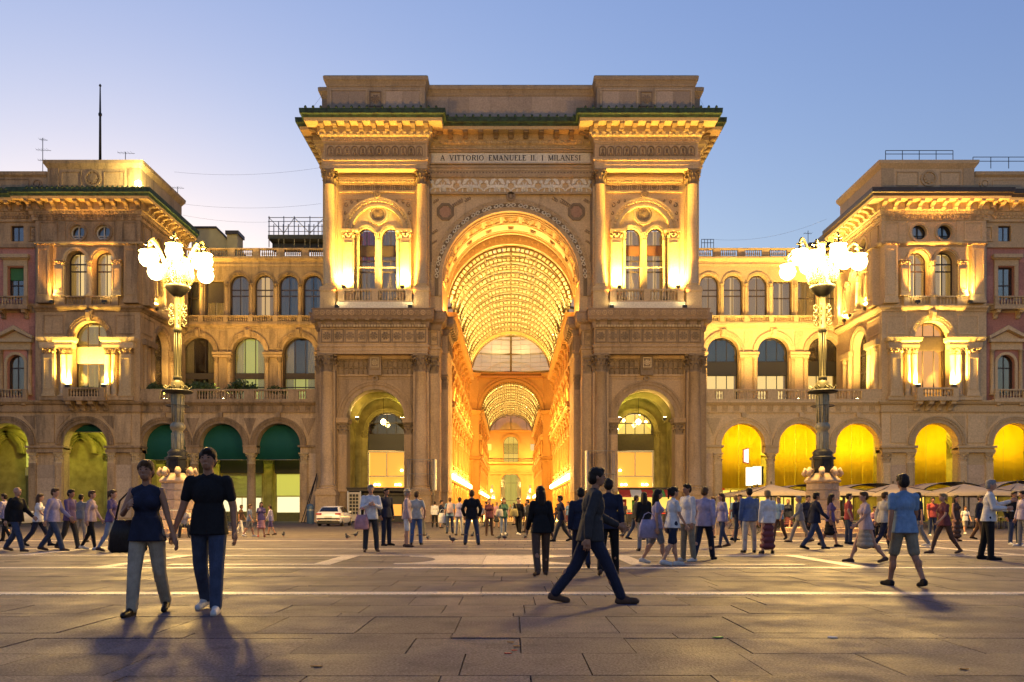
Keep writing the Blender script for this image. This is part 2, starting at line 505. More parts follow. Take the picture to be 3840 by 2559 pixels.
def m_shaft(r, h, mat, base=True, flat=False, taper=.86):
    def mk():
        mb = MB()
        if flat:
            if base:
                mb.box(-1.18*r, 1.18*r, -1.1*r, 1.1*r, 0, .35*r); mb.box(-1.08*r, 1.08*r, -1.04*r, 1.04*r, .35*r, .7*r)
            mb.box(-r, r, -r, r, .7*r if base else 0, h)
            w = r*.78
            for x0, x1, z0, z1 in ((-w, -w+.12*r, 1.2*r, h-.6*r), (w-.12*r, w, 1.2*r, h-.6*r), (-w+.12*r, w-.12*r, 1.2*r, 1.32*r), (-w+.12*r, w-.12*r, h-.72*r, h-.6*r)):
                mb.box(x0, x1, -r-.05, -r+.05, z0, z1)
        else:
            pr = []
            if base:
                mb.box(-1.38*r, 1.38*r, -1.38*r, 1.38*r, 0, .34*r)
                pr = [(1.3*r, .34*r), (1.38*r, .46*r), (1.3*r, .6*r), (1.12*r, .66*r), (1.1*r, .78*r), (1.22*r, .86*r), (1.18*r, .98*r), (1.0*r, 1.06*r)]
            else: pr = [(r, 0)]
            pr += [(r, h*.3), (r*(taper+1)/2*1.01, h*.65), (taper*r, h-.12*r), (taper*1.06*r, h-.08*r), (taper*1.06*r, h)]
            mb.lathe(pr, n=18)
        return mb.mesh('column', mat)
    return cached(('shaft', round(r, 3), round(h, 3), mat, base, flat, taper), mk)
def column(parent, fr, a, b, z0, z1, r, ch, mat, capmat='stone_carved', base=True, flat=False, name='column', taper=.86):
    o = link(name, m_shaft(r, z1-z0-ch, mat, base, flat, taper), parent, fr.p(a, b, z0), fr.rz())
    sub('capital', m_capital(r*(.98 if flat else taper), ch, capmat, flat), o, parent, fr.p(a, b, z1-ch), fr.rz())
    return o
def m_bracket(w, d, h, mat):
    def mk():
        mb = MB()
        mb.prism_a([(0, 0), (-.12*d, .02*h), (-.26*d, .14*h), (-.3*d, .34*h), (-.45*d, .52*h), (-.72*d, .6*h), (-.95*d, .66*h), (-d, .76*h), (-.98*d, .9*h), (-d, h), (0, h)], -w/2, w/2)
        mb.tube([(-w*.58, -.2*d, .2*h), (w*.58, -.2*d, .2*h)], .1*h, 8); mb.tube([(-w*.58, -.84*d, .8*h), (w*.58, -.84*d, .8*h)], .13*h, 8)
        mb.box(-w*.6, w*.6, -1.04*d, 0, .93*h, h*1.0)
        return mb.mesh('bracket', mat)
    return cached(('brk', round(w, 3), round(d, 3), round(h, 3), mat), mk)
def m_coffer(w, h, d, mat):
    def mk():
        mb = MB(); t = .1*min(w, h)
        for x0, x1, z0, z1 in ((-w/2, w/2, 0, t), (-w/2, w/2, h-t, h), (-w/2, -w/2+t, t, h-t), (w/2-t, w/2, t, h-t)): mb.box(x0, x1, -d, 0, z0, z1)
        c = h/2; r = .33*min(w, h)
        for i in range(8):
            a = 2*pi*i/8+pi/8
            mb.add([(0, -.9*d, c), (r*cos(a-.3), -.5*d, c+r*sin(a-.3)), (1.15*r*cos(a), -.75*d, c+1.15*r*sin(a)), (r*cos(a+.3), -.5*d, c+r*sin(a+.3))], [(0, 1, 2), (0, 2, 3)])
            mb.add([(r*cos(a-.3), -.5*d, c+r*sin(a-.3)), (r*.9*cos(a-.4), 0, c+r*.9*sin(a-.4)), (r*.9*cos(a+.4), 0, c+r*.9*sin(a+.4)), (r*cos(a+.3), -.5*d, c+r*sin(a+.3))], [(0, 1, 2, 3)])
        mb.disc(0, c, .26*r, -1.1*d, 0, 8)
        return mb.mesh('rosette_panel', mat)
    return cached(('cof', round(w, 3), round(h, 3), round(d, 3), mat), mk)
def m_roundel(w, h, d, mat):
    """small arched niche with a portrait bust"""
    def mk():
        mb = MB()
        mb.ring(0, h*.56, w*.34, w*.46, -d, 0, 0, pi, 8); mb.box(-w*.46, -w*.34, -d, 0, .1*h, .56*h); mb.box(w*.34, w*.46, -d, 0, .1*h, .56*h)
        mb.box(-w*.46, w*.46, -d*1.1, 0, 0, .1*h)
        mb.lathe([(.02, 0), (w*.24, .02*h), (w*.2, .16*h), (w*.08, .24*h), (w*.09, .3*h)], 0, -.2*d, .1*h, n=6)
        mb.lathe([(.01, 0), (w*.12, .07*h), (w*.15, .17*h), (w*.1, .27*h), (.01, .32*h)], 0, -.4*d, .36*h, n=6)
        return mb.mesh('portrait_roundel', mat)
    return cached(('rdl', round(w, 3), round(h, 3), mat), mk)
def m_egg(w, h, d, mat):
    return cached(('egg', round(w, 3), round(h, 3), mat), lambda: _egg(w, h, d, mat))
def _egg(w, h, d, mat):
    mb = MB(); vs = []; n = 8
    for k, (s, dd) in enumerate(((1, 0), (.8, -.6), (.4, -.95))):
        for i in range(n):
            t = 2*pi*i/n; vs.append((w*.5*s*cos(t), dd*d, h/2+h*.5*s*sin(t)))
    fs = [(k*n+i, k*n+(i+1) % n, (k+1)*n+(i+1) % n, (k+1)*n+i) for k in range(2) for i in range(n)]+[tuple(range(2*n, 3*n))]
    mb.add(vs, fs, True)
    return mb.mesh('egg_ornament', mat)
def m_griffin(h, mat):
    """winged beast in low relief"""
    def mk():
        mb = MB(); k = h; d = .1
        def blob(pts, t=d): mb.prism([(x*k, z*k) for x, z in pts], -t, 0)
        blob([(-.42, .22), (-.2, .3), (.1, .28), (.26, .4), (.3, .6), (.2, .62), (.05, .46), (-.2, .52), (-.44, .48), (-.5, .36)], .16)
        blob([(.22, .56), (.3, .58), (.44, .66), (.4, .76), (.28, .84), (.16, .78), (.16, .64)], .2)
        blob([(0, .5), (.06, .62), (-.08, .92), (-.3, .98), (-.46, .9), (-.3, .8), (-.22, .62)], .12)
        blob([(.14, .36), (.24, .36), (.46, .2), (.5, .06), (.42, .06), (.36, .18), (.14, .26)], .12)
        blob([(-.02, .3), (.06, .3), (.12, .02), (.02, .02)], .1)
        blob([(-.42, .28), (-.28, .28), (-.24, .14), (-.3, .02), (-.42, .02), (-.36, .14)], .14)
        blob([(-.46, .44), (-.6, .5), (-.66, .74), (-.6, .74), (-.54, .56), (-.44, .5)], .08)
        return mb.mesh('griffin_relief', mat)
    return cached(('grf', round(h, 3), mat), mk)
def run(parent, fr, me, name, a0, a1, n, b, z, rz=0.0, ends=False):
    st = (a1-a0)/(n-1 if ends else n)
    return [link(name, me, parent, fr.p(a0+st*(i+(0 if ends else .5)), b, z), fr.rz()+rz) for i in range(n)]
def run_sub(part, root, fr, me, name, a0, a1, n, b, z, ends=False):
    st = (a1-a0)/(n-1 if ends else n)
    for i in range(n): sub(name, me, part, root, fr.p(a0+st*(i+(0 if ends else .5)), b, z), fr.rz())
def frame_panel(mb, a0, a1, z0, z1, b, w=.12, d=.06):
    mb.box(a0, a1, b-d, b, z0, z0+w); mb.box(a0, a1, b-d, b, z1-w, z1); mb.box(a0, a0+w, b-d, b, z0+w, z1-w); mb.box(a1-w, a1, b-d, b, z0+w, z1-w)
def archivolt(parent, fr, ca, zs, r0, r1, b, mat, name='archivolt', steps=((0, .45, .10), (.45, .8, .16), (.8, 1, .24)), beads=0, key=None, legs=0.0, root=None):
    mb = MB(fr)
    for f0, f1, d in steps:
        mb.ring(ca, zs, r0+(r1-r0)*f0, r0+(r1-r0)*f1-(.003 if f1 < 1 else 0), b-d, b, 0, pi, 24)
        if legs:
            for s in (-1, 1):
                p, q = sorted((ca+s*(r0+(r1-r0)*f0), ca+s*(r0+(r1-r0)*f1-.003)))
                mb.box(p, q, b-d, b, zs-legs, zs)
    rb = r0+(r1-r0)*.62
    for i in range(beads):
        t = pi*(i+.5)/beads; s = (r1-r0)*.13
        c0, c1 = ca+rb*cos(t), zs+rb*sin(t)
        mb.prism([(c0+s*cos(t)-s*.8*sin(t)*q, c1+s*sin(t)+s*.8*cos(t)*q) for q in (-1, 1)]+[(c0-s*cos(t)-s*.8*sin(t)*q, c1-s*sin(t)+s*.8*cos(t)*q) for q in (1, -1)], b-.22, b)
    o = mb.obj(name, mat, parent)
    if key:
        k = MB(fr); w0, w1, zz0, zz1, d = key
        k.prism([(ca-w0, zz0), (ca+w0, zz0), (ca+w1, zz1), (ca-w1, zz1)], b-d, b)
        k.prism_a([(b-d-.16, zz0+.3*(zz1-zz0)), (b-d-.24, zz0+.75*(zz1-zz0)), (b-d, zz1*.98+zz0*.02), (b-d, zz0+.02)], ca-w0*.7, ca+w0*.7)
        k.obj('keystone', mat, parent)
    return o
def window(parent, fr, ca, hw, zb, zs, b, arched=True, cols=2, rows=(), curtain='curtain_cream', back='black_panel', gap=.24, fmat='frame_wood', pane='pane_dark', fw=.09, depth=.7, curtain_z=None, blind=None, blind_z=None):
    """frame as the part; each pane, the curtains, the blind and the room behind are its sub-parts"""
    mb = MB(fr)
    top = zs
    xs = [ca-hw+2*hw*i/cols for i in range(cols+1)]
    zt = (lambda a: zs+sqrt(max(0, hw*hw-(a-ca)**2))) if arched else (lambda a: zs)
    if arched: mb.ring(ca, zs, hw-fw, hw, b-.06, b+.06, 0, pi, 16)
    else: mb.box(ca-hw, ca+hw, b-.06, b+.06, zs-fw, zs)
    for s in (-1, 1):
        p, q = sorted((ca+s*hw, ca+s*(hw-fw))); mb.box(p, q, b-.06, b+.06, zb, zs if arched else zs-fw)
    mb.box(ca-hw+fw, ca+hw-fw, b-.06, b+.06, zb, zb+fw)
    for x in xs[1:-1]: mb.box(x-fw*.4, x+fw*.4, b-.05, b+.05, zb+fw, zt(x)-fw*.5)
    lv = [zb+fw]+list(rows)
    for z in rows:
        half = hw-fw if z <= zs or not arched else sqrt(max(.01, (hw-fw)**2-(z-zs)**2))
        mb.box(ca-half, ca+half, b-.07, b+.07, z-fw*.6, z+fw*.6)
    o = mb.obj('window', fmat, parent)
    for i in range(cols):
        p, q = xs[i], xs[i+1]
        for j, z0 in enumerate(lv):
            z1 = lv[j+1] if j+1 < len(lv) else None
            k = 6 if (z1 is None and arched) else 1
            g = MB(fr)
            pts = [(p+(q-p)*t/k, (z1 if z1 is not None else max(z0+.02, zt(p+(q-p)*t/k)-.02))) for t in range(k, -1, -1)]
            if z1 is not None and z1 > zs and arched: pts = [(x, min(z, max(z0+.02, zt(x)-.02))) for x, z in pts]
            g.prism([(p, z0), (q, z0)]+pts, b, b+.012)
            g_ = g.obj('pane', pane, None); g_.parent = o; g_.matrix_parent_inverse = o.matrix_basis.inverted()
    if curtain:
        c = MB(fr); cz = curtain_z or (zs+(hw*.8 if arched else 0))
        for s in (-1, 1):
            p0, p1 = sorted((ca+s*gap*hw, ca+s*hw*.98)); n = 10
            vs = []
            for i in range(n+1):
                x = p0+(p1-p0)*i/n
                zz = min(cz, zt(x)-.03) if arched else cz
                vs += [(x, b+.2+.045*sin(i*2.1), zb+.05), (x, b+.2+.045*sin(i*2.1), zz)]
            c.add(vs, [(2*i, 2*i+2, 2*i+3, 2*i+1) for i in range(n)], True)
        c_ = c.obj('curtain', curtain, None); c_.parent = o; c_.matrix_parent_inverse = o.matrix_basis.inverted()
    if blind:
        c = MB(fr); z0, z1 = blind_z
        c.box(ca-hw+fw, ca+hw-fw, b-.1, b-.065, z0, z1)
        c_ = c.obj('blind', blind, None); c_.parent = o; c_.matrix_parent_inverse = o.matrix_basis.inverted()
    c = MB(fr); c.box(ca-hw-.02, ca+hw+.02, b+depth, b+depth+.1, zb-.02, zs+(hw if arched else 0)+.02)
    c_ = c.obj('room_back', back, None); c_.parent = o; c_.matrix_parent_inverse = o.matrix_basis.inverted()
    return o
def cornice_prof(zb, zt, proj, back=.4):
    """corbelled cornice profile from zb to zt"""
    h = zt-zb
    return [(-back, zb), (.04*proj, zb), (.1*proj, zb+.1*h), (.1*proj, zb+.16*h), (.2*proj, zb+.26*h), (.22*proj, zb+.4*h), (.26*proj, zb+.62*h), (.86*proj, zb+.64*h), (.9*proj, zb+.82*h), (proj, zb+.9*h), (proj, zt), (-back, zt)]
def flood(fr, a, b, z, label, power, aim=(0, .35, 1), col=(1, .64, .12), spot=2.6, r=.12, size=1.0, blend=.9, show=True):
    """floodlight housing with a lit front and the lamp it holds"""
    t = thing('floodlight', label, 'floodlight', fr.p(a, b, z), fr.rz(), 'floodlights on the ledges')
    if show:
        me = cached('flood_body', lambda: MB().box(-.2, .2, -.13, .13, .1, .36).mesh('housing', 'black_panel'))
        link('housing', me, t)
        me = cached('flood_foot', lambda: MB().box(-.05, .05, -.05, .05, 0, .1).mesh('foot', 'black_panel'))
        link('foot', me, t)
        me = cached('flood_lens', lambda: MB().box(-.16, .16, -.09, .09, .361, .37).mesh('lens', 'flood_face'))
        link('lens', me, t)
    ld = cached(('spot', power, col, spot, r, blend), lambda: _spot(power, col, spot, r, blend))
    lo = bpy.data.objects.new('lamp', ld); COL.objects.link(lo); lo.parent = t
    lo.location = (0, 0, .45)
    v = Vector(aim).normalized()
    lo.rotation_euler = (-v).to_track_quat('Z', 'Y').to_euler()
    return t
def _spot(power, col, spot, r, blend):
    ld = bpy.data.lights.new('lamp', 'SPOT'); ld.energy = power; ld.color = col; ld.spot_size = spot; ld.spot_blend = blend; ld.shadow_soft_size = r
    return ld
# ------------------------------------------------------------------ the triumphal arch
ARCH = building('triumphal_arch', 'tall carved stone triumphal arch with inscription, lit golden, at the centre of the square', 'arch', (0, 81.6, 0))
YC = 81.6                                   # wall of the middle bay
R_IN, ZS = 6.71, Z(643, YC)                 # great opening
R_OUT = 7.9
def half(s): return Frame((0, 0, 0), (s, 0), (0, 1))
FR = Frame()
# --- middle bay
MB().wall(-8.0, 8.0, 20.1, 32.4, YC, 88.5, [('arch', 0, R_IN, 20.1, ZS)], na=28).obj('middle_wall', 'stone_arch', ARCH)
archivolt(ARCH, FR, 0, ZS, R_IN, R_OUT, YC, 'stone_arch', steps=((0, .2, .12), (.2, .3, .2), (.62, .7, .2), (.7, .9, .14), (.9, 1, .22)), legs=1.6)
archivolt(ARCH, FR, 0, ZS, R_IN+.3*(R_OUT-R_IN)+.003, R_IN+.62*(R_OUT-R_IN)-.003, YC, 'soot_stone', name='carved_band', steps=((0, 1, .05),), legs=1.6)
me = cached('scroll', lambda: MB().tube([(.3*sin(t)*(1-t/9), -.07, .2*cos(t)*(1-t/9)) for t in [i*.7 for i in range(10)]], .06, 5).mesh('scroll_ornament', 'marble_cream'))
for i in range(38):
    t = pi*(i+.5)/38; r = R_IN+(R_OUT-R_IN)*.46
    o = link('scroll_ornament', me, ARCH, (r*cos(t), YC-.06, ZS+r*sin(t))); o.rotation_euler = (0, -t+pi/2 if i % 2 else -t-pi/2, 0)
me = cached('dent', lambda: MB().box(-.09, .09, -.09, 0, -.09, .09).mesh('dentil', 'stone_arch'))
for i in range(64):
    t = pi*(i+.5)/64; r = R_IN+(R_OUT-R_IN)*.8
    o = link('dentil', me, ARCH, (r*cos(t), YC-.14, ZS+r*sin(t))); o.rotation_euler = (0, -t, 0)
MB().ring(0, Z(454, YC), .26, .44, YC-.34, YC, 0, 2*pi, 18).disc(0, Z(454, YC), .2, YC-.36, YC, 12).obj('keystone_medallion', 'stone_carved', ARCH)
mb = MB()
for s in (-1, 1):
    mb.box(*sorted((s*7.72, s*7.84)), YC-.07, YC, 25.4, 32.05)
mb.box(-7.84, 7.84, YC-.07, YC, 31.95, 32.07)
mb.obj('spandrel_frame', 'stone_carved', ARCH)
for s in (-1, 1):
    cx, cz = s*6.4, Z(487, YC)
    o8 = MB(); p = [(cx+.85*cos(pi*i/4+pi/8), cz+.85*sin(pi*i/4+pi/8)) for i in range(8)]
    o8.ring(cx, cz, .62, .9, YC-.12, YC, pi/8, 2*pi+pi/8, 8); q = o8.obj('octagon_frame', 'stone_carved', ARCH)
    d_ = MB().disc(cx, cz, .56, YC-.06, YC, 18).obj('porphyry_disc', 'porphyry', ARCH)
    mb = MB()
    for (x, z, w) in ((4.9, 31.3, .5), (4.1, 31.55, .35), (7.3, 28.4, .3), (7.35, 27.4, .22), (5.4, 31.0, .4), (7.2, 31.4, .3)):
        for k in range(3): mb.tube([(s*(x+.16*k)+w*.5*sin(t)*(1-t/8), YC-.03, z-.1*k+w*.5*cos(t)*(1-t/8)) for t in [i*.8 for i in range(8)]], .05, 5)
    mb.obj('spandrel_scrolls', 'stone_carved', ARCH)
# griffin frieze, mouldings, inscription
YF = 81.4
MB().box(-8.0, 8.0, YF, 82.6, Z(445, YF), Z(366, YF)+1.9).obj('frieze_wall', 'stone_arch', ARCH)
gz0, gz1 = Z(442, YF), Z(409, YF)
MB().box(-8.0, 8.0, YF-.16, YF, gz1, gz1+.16).box(-8.0, 8.0, YF-.14, YF, gz0-.2, gz0-.02).obj('frieze_moulding', 'stone_arch', ARCH)
gm = m_griffin(gz1-gz0-.06, 'marble_cream'); gh = gz1-gz0
for i in range(12):
    x = -7.3+14.6*i/11
    o = link('griffin_relief', gm, ARCH, (x, YF, gz0)); o.scale = (1 if i % 2 else -1, 1, 1)
me = cached('urn', lambda: MB().lathe([(.05, 0), (.16, .02), (.06, .1), (.2, .3), (.24, .4), (.1, .5), (.14, .56), (.02, .7)], n=8).mesh('urn_relief', 'marble_cream'))
for i in range(6): link('urn_relief', me, ARCH, (-6.64+2.655*i, YF-.05, gz0+.03))
for z0, z1, d in ((Z(406, YF), Z(400, YF), .2), (Z(399.5, YF), Z(394, YF), .1), (Z(393.5, YF), Z(388, YF), .16), (Z(387.5, YF), Z(382, YF), .24), (Z(379, YF), Z(376.5, YF), .28), (Z(351, YF), Z(347, YF), .22), (Z(346, YF), Z(343, YF), .3)):
    MB().box(-8.0, 8.0, YF-d, YF, z0, z1).obj('moulding', 'stone_arch', ARCH)
me = cached('dent2', lambda: MB().box(-.08, .08, -.08, 0, 0, .16).mesh('dentil', 'stone_carved'))
run(ARCH, FR, me, 'dentil', -7.9, 7.9, 50, YF-.1, Z(399.5, YF)-.03)
iz0, iz1 = Z(375.5, YF), Z(351.5, YF)
for i in range(6):
    MB().box(-7.75+15.5*i/6+.008, -7.75+15.5*(i+1)/6-.008, YF-.07, YF, iz0+.02, iz1-.02).obj('inscription_slab', 'marble_cream', ARCH)
# serif capitals built as strokes
def serif_letters(txt, h, mat):
    """Roman capitals from thick and thin strokes with serifs; returns (mesh, width)"""
    T, t, s = .17, .075, .05
    def st(p, q, w): return ('l', p, q, w)
    G = {'A': (.8, [st((.06, 0), (.38, 1), t), st((.36, 1), (.72, 0), T), st((.18, .34), (.56, .34), t)], [(.06, 0), (.72, 0)]),
         'V': (.8, [st((.06, 1), (.4, 0), T), st((.4, 0), (.72, 1), t)], [(.06, 1), (.72, 1)]),
         'I': (.3, [st((.15, 0), (.15, 1), T)], [(.15, 0), (.15, 1)]),
         'T': (.72, [st((.36, 0), (.36, 1), T), st((.03, .965), (.69, .965), t), st((.05, .97), (.05, .8), t), st((.67, .97), (.67, .8), t)], [(.36, 0)]),
         'O': (.92, ['o'], []),
         'R': (.78, [st((.15, 0), (.15, 1), T), st((.15, .965), (.45, .965), t), st((.15, .5), (.45, .5), t), 'r', st((.4, .5), (.72, 0), T)], [(.15, 0), (.15, 1), (.72, 0)]),
         'E': (.62, [st((.13, 0), (.13, 1), T), st((.1, .965), (.56, .965), t), st((.1, .035), (.58, .035), t), st((.1, .52), (.44, .52), t), st((.56, 1), (.56, .82), t), st((.58, 0), (.58, .2), t)], [(.13, 0), (.13, 1)]),
         'M': (1.0, [st((.12, 0), (.16, 1), t), st((.16, 1), (.5, .05), T), st((.5, .05), (.83, 1), t), st((.83, 1), (.88, 0), T)], [(.12, 0), (.88, 0), (.16, 1), (.83, 1)]),
         'N': (.88, [st((.13, 0), (.13, 1), t), st((.13, 1), (.75, 0), T), st((.75, 0), (.75, 1), t)], [(.13, 0), (.13, 1), (.75, 1)]),
         'U': (.84, [st((.15, .3), (.15, 1), T), st((.7, .3), (.7, 1), t), 'u'], [(.15, 1), (.7, 1)]),
         'L': (.6, [st((.13, 0), (.13, 1), T), st((.1, .035), (.56, .035), t), st((.56, 0), (.56, .22), t)], [(.13, 0), (.13, 1)]),
         'S': (.62, ['s'], []), '.': (.3, [st((.1, 0), (.1, .14), .14)], []), ' ': (.62, [], [])}
    mb = MB(); x = 0.0
    def stroke(p, q, w):
        (x0, z0), (x1, z1) = p, q; L = math.hypot(x1-x0, z1-z0); nx, nz = -(z1-z0)/L*w/2, (x1-x0)/L*w/2
        if abs(z1-z0) > .3: nx, nz = w/2*(1 if z1 < z0 else -1), 0
        mb.prism([((x+a)*h, b*h) for a, b in ((x0+nx, z0+nz), (x0-nx, z0-nz), (x1-nx, z1-nz), (x1+nx, z1+nz))], -.03, 0)
    def arc(cx, cz, rx, rz, t0, t1, wmax, wmin, n=14):
        for i in range(n):
            u0, u1 = t0+(t1-t0)*i/n, t0+(t1-t0)*(i+1)/n
            w0, w1 = (wmin+(wmax-wmin)*abs(cos(u))**1.5 for u in (u0, u1))
            P = []
            for u, w, k in ((u0, w0, .5), (u1, w1, .5), (u1, w1, -.5), (u0, w0, -.5)): P.append(((x+cx+(rx+w*k)*cos(u))*h, (cz+(rz+w*k)*sin(u))*h))
            mb.prism(P, -.03, 0)
    for ch in txt:
        wd, parts, ser = G[ch]
        for pt in parts:
            if pt == 'o': arc(.44, .5, .36, .46, 0, 2*pi, T, t, 22)
            elif pt == 'r': arc(.45, .73, .2, .235, -pi/2, pi/2, T, t, 8)
            elif pt == 'u': arc(.425, .3, .275, .265, pi, 2*pi, .12, t, 10)
            elif pt == 's':
                arc(.3, .74, .19, .225, .3, 1.5*pi, .12, .09, 10); arc(.3, .26, .21, .225, -pi+.3, .5*pi, .12, .09, 10)
            else: stroke(pt[1], pt[2], pt[3])
        for (a, b) in ser: mb.box((x+a-.14)*h, (x+a+.14)*h, -.03, 0, (b if b == 0 else b-s)*h, (b+s if b == 0 else b)*h)
        x += wd+.13
    return mb, x*h
mbt, wd = serif_letters('A VITTORIO EMANUELE II. I MILANESI', .52, 'letters_dark')
kx = 13.7/wd
mbt.v = [(vx*kx-6.85, vy+YF-.071, vz+iz0+(iz1-iz0-.52)/2) for vx, vy, vz in mbt.v]
mbt.obj('inscription_lettering', 'letters_dark', ARCH, label='dark serif capitals reading A VITTORIO EMANUELE II. I MILANESI')
# --- great cornice, copper gutter and attic run round the breaks of the front
EF = [(0, YF), (8.0, YF), (8.0, 79.65), (17.85, 79.65), (17.85, 81.5), (18.7, 81.5), (18.7, 90)]
def mirror(path): return [(-a, b) for a, b in reversed(path[1:])]+path
P = mirror(EF)
zc = 36.35
MB().sweep(P, [(-.5, zc), (.1, zc), (.16, zc+.22), (.34, zc+.36), (.42, zc+.62), (.5, zc+.64), (.5, zc+1.2), (1.5, zc+1.22), (1.56, zc+1.5), (-.5, zc+1.5)]).obj('great_cornice', 'stone_lit', ARCH)
MB().sweep(P, [(-.2, zc+1.5), (1.6, zc+1.5), (1.68, zc+1.72), (1.86, zc+1.8), (1.9, zc+2.24), (-.2, zc+2.32)]).obj('copper_gutter', 'copper_green', ARCH)
gut = cached('lion', lambda: MB().lathe([(.02, 0), (.12, .05), (.14, .16), (.08, .26), (.02, .3)], n=6).mesh('gutter_crest', 'copper_green'))
cresta = lambda fr, a0, a1, n, b: run(ARCH, fr, gut, 'gutter_crest', a0, a1, n, b, zc+2.2)
cresta(FR, -6.4, 6.4, 16, YF-1.84)
for s in (-1, 1): cresta(half(s), 6.6, 19.5, 18, 79.65-1.84)
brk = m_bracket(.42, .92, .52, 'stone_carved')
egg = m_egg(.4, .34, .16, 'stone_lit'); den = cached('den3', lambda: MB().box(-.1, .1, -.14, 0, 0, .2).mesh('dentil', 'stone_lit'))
zb_ = zc+.68
run(ARCH, FR, brk, 'modillion', -7.3, 7.3, 11, YF-.5, zb_, ends=True)
run(ARCH, FR, egg, 'egg_ornament', -7.5, 7.5, 25, YF-.38, zc+.27, ends=True); run(ARCH, FR, den, 'dentil', -7.7, 7.7, 40, YF-.1, zc)
for s in (-1, 1):
    f = half(s)
    run(ARCH, f, brk, 'modillion', 8.0, 17.85, 9, 79.15, zb_, ends=True)
    run(ARCH, f, egg, 'egg_ornament', 7.9, 17.95, 17, 79.27, zc+.27, ends=True)
    run(ARCH, f, den, 'dentil', 7.95, 17.9, 26, 79.55, zc)
    sf = Frame((s*17.85, 79.65, 0), (0, 1), (-s, 0)); run(ARCH, sf, brk, 'modillion', 0.1, 1.2, 2, -.5, zb_, ends=True)
    sf = Frame((s*18.7, 81.5, 0), (0, 1), (-s, 0)); run(ARCH, sf, brk, 'modillion', 0.1, 7.5, 7, -.5, zb_, ends=True); run(ARCH, sf, egg, 'egg_ornament', 0.1, 7.5, 12, -.38, zc+.27, ends=True)
    sf = Frame((s*8.0, 81.4, 0), (0, -1), (s, 0)); run(ARCH, sf, brk, 'modillion', .5, 1.4, 1, -.5, zb_)
z0 = zc+2.25
AP = mirror([(0, 81.8), (8.25, 81.8), (8.25, 80.0), (17.6, 80.0), (17.6, 82.2), (18.6, 82.2), (18.6, 90)])
MB().sweep(AP, [(-1.5, z0-.4), (.12, z0-.4), (.12, z0+.6), (0, z0+.68), (0, z0+3.05), (.06, z0+3.1), (.1, z0+3.3), (.16, z0+3.42), (.22, z0+3.55), (.3, z0+3.62), (.34, z0+3.95), (.2, z0+4.08), (-1.5, z0+4.1)]).obj('attic', 'stone_arch', ARCH)
MB().box(-17, 17, 83, 90, 32, z0+3.9).obj('roof_mass', 'stone_arch', ARCH)
ashlar(ARCH, FR, -8.2, 8.2, 81.8, z0+.72, z0+3.0, 2.05, 2.28, 'stone_slab', .04, 'slab')
ashlar(ARCH, FR, -8.0, 8.0, 81.68, z0-.3, z0+.55, 2.0, .85, 'stone_slab', .03, 'slab')
for s in (-1, 1):
    f = half(s)
    mb = MB(f)
    for a0, a1 in ((8.55, 12.2), (13.75, 17.35)): frame_panel(mb, a0, a1, z0+.95, z0+2.85, 80.0, .16, .07)
    mb.obj('attic_panel', 'stone_arch', ARCH)
    ashlar(ARCH, f, 8.75, 12.0, 80.0, z0+1.13, z0+2.67, 1.6, 1.6, 'stone_slab', .02, 'slab'); ashlar(ARCH, f, 13.95, 17.15, 80.0, z0+1.13, z0+2.67, 1.6, 1.6, 'stone_slab', .02, 'slab')
    link('rosette_panel', m_coffer(1.15, 1.5, .09, 'stone_carved'), ARCH, f.p(12.97, 80.0, z0+1.15), f.rz())
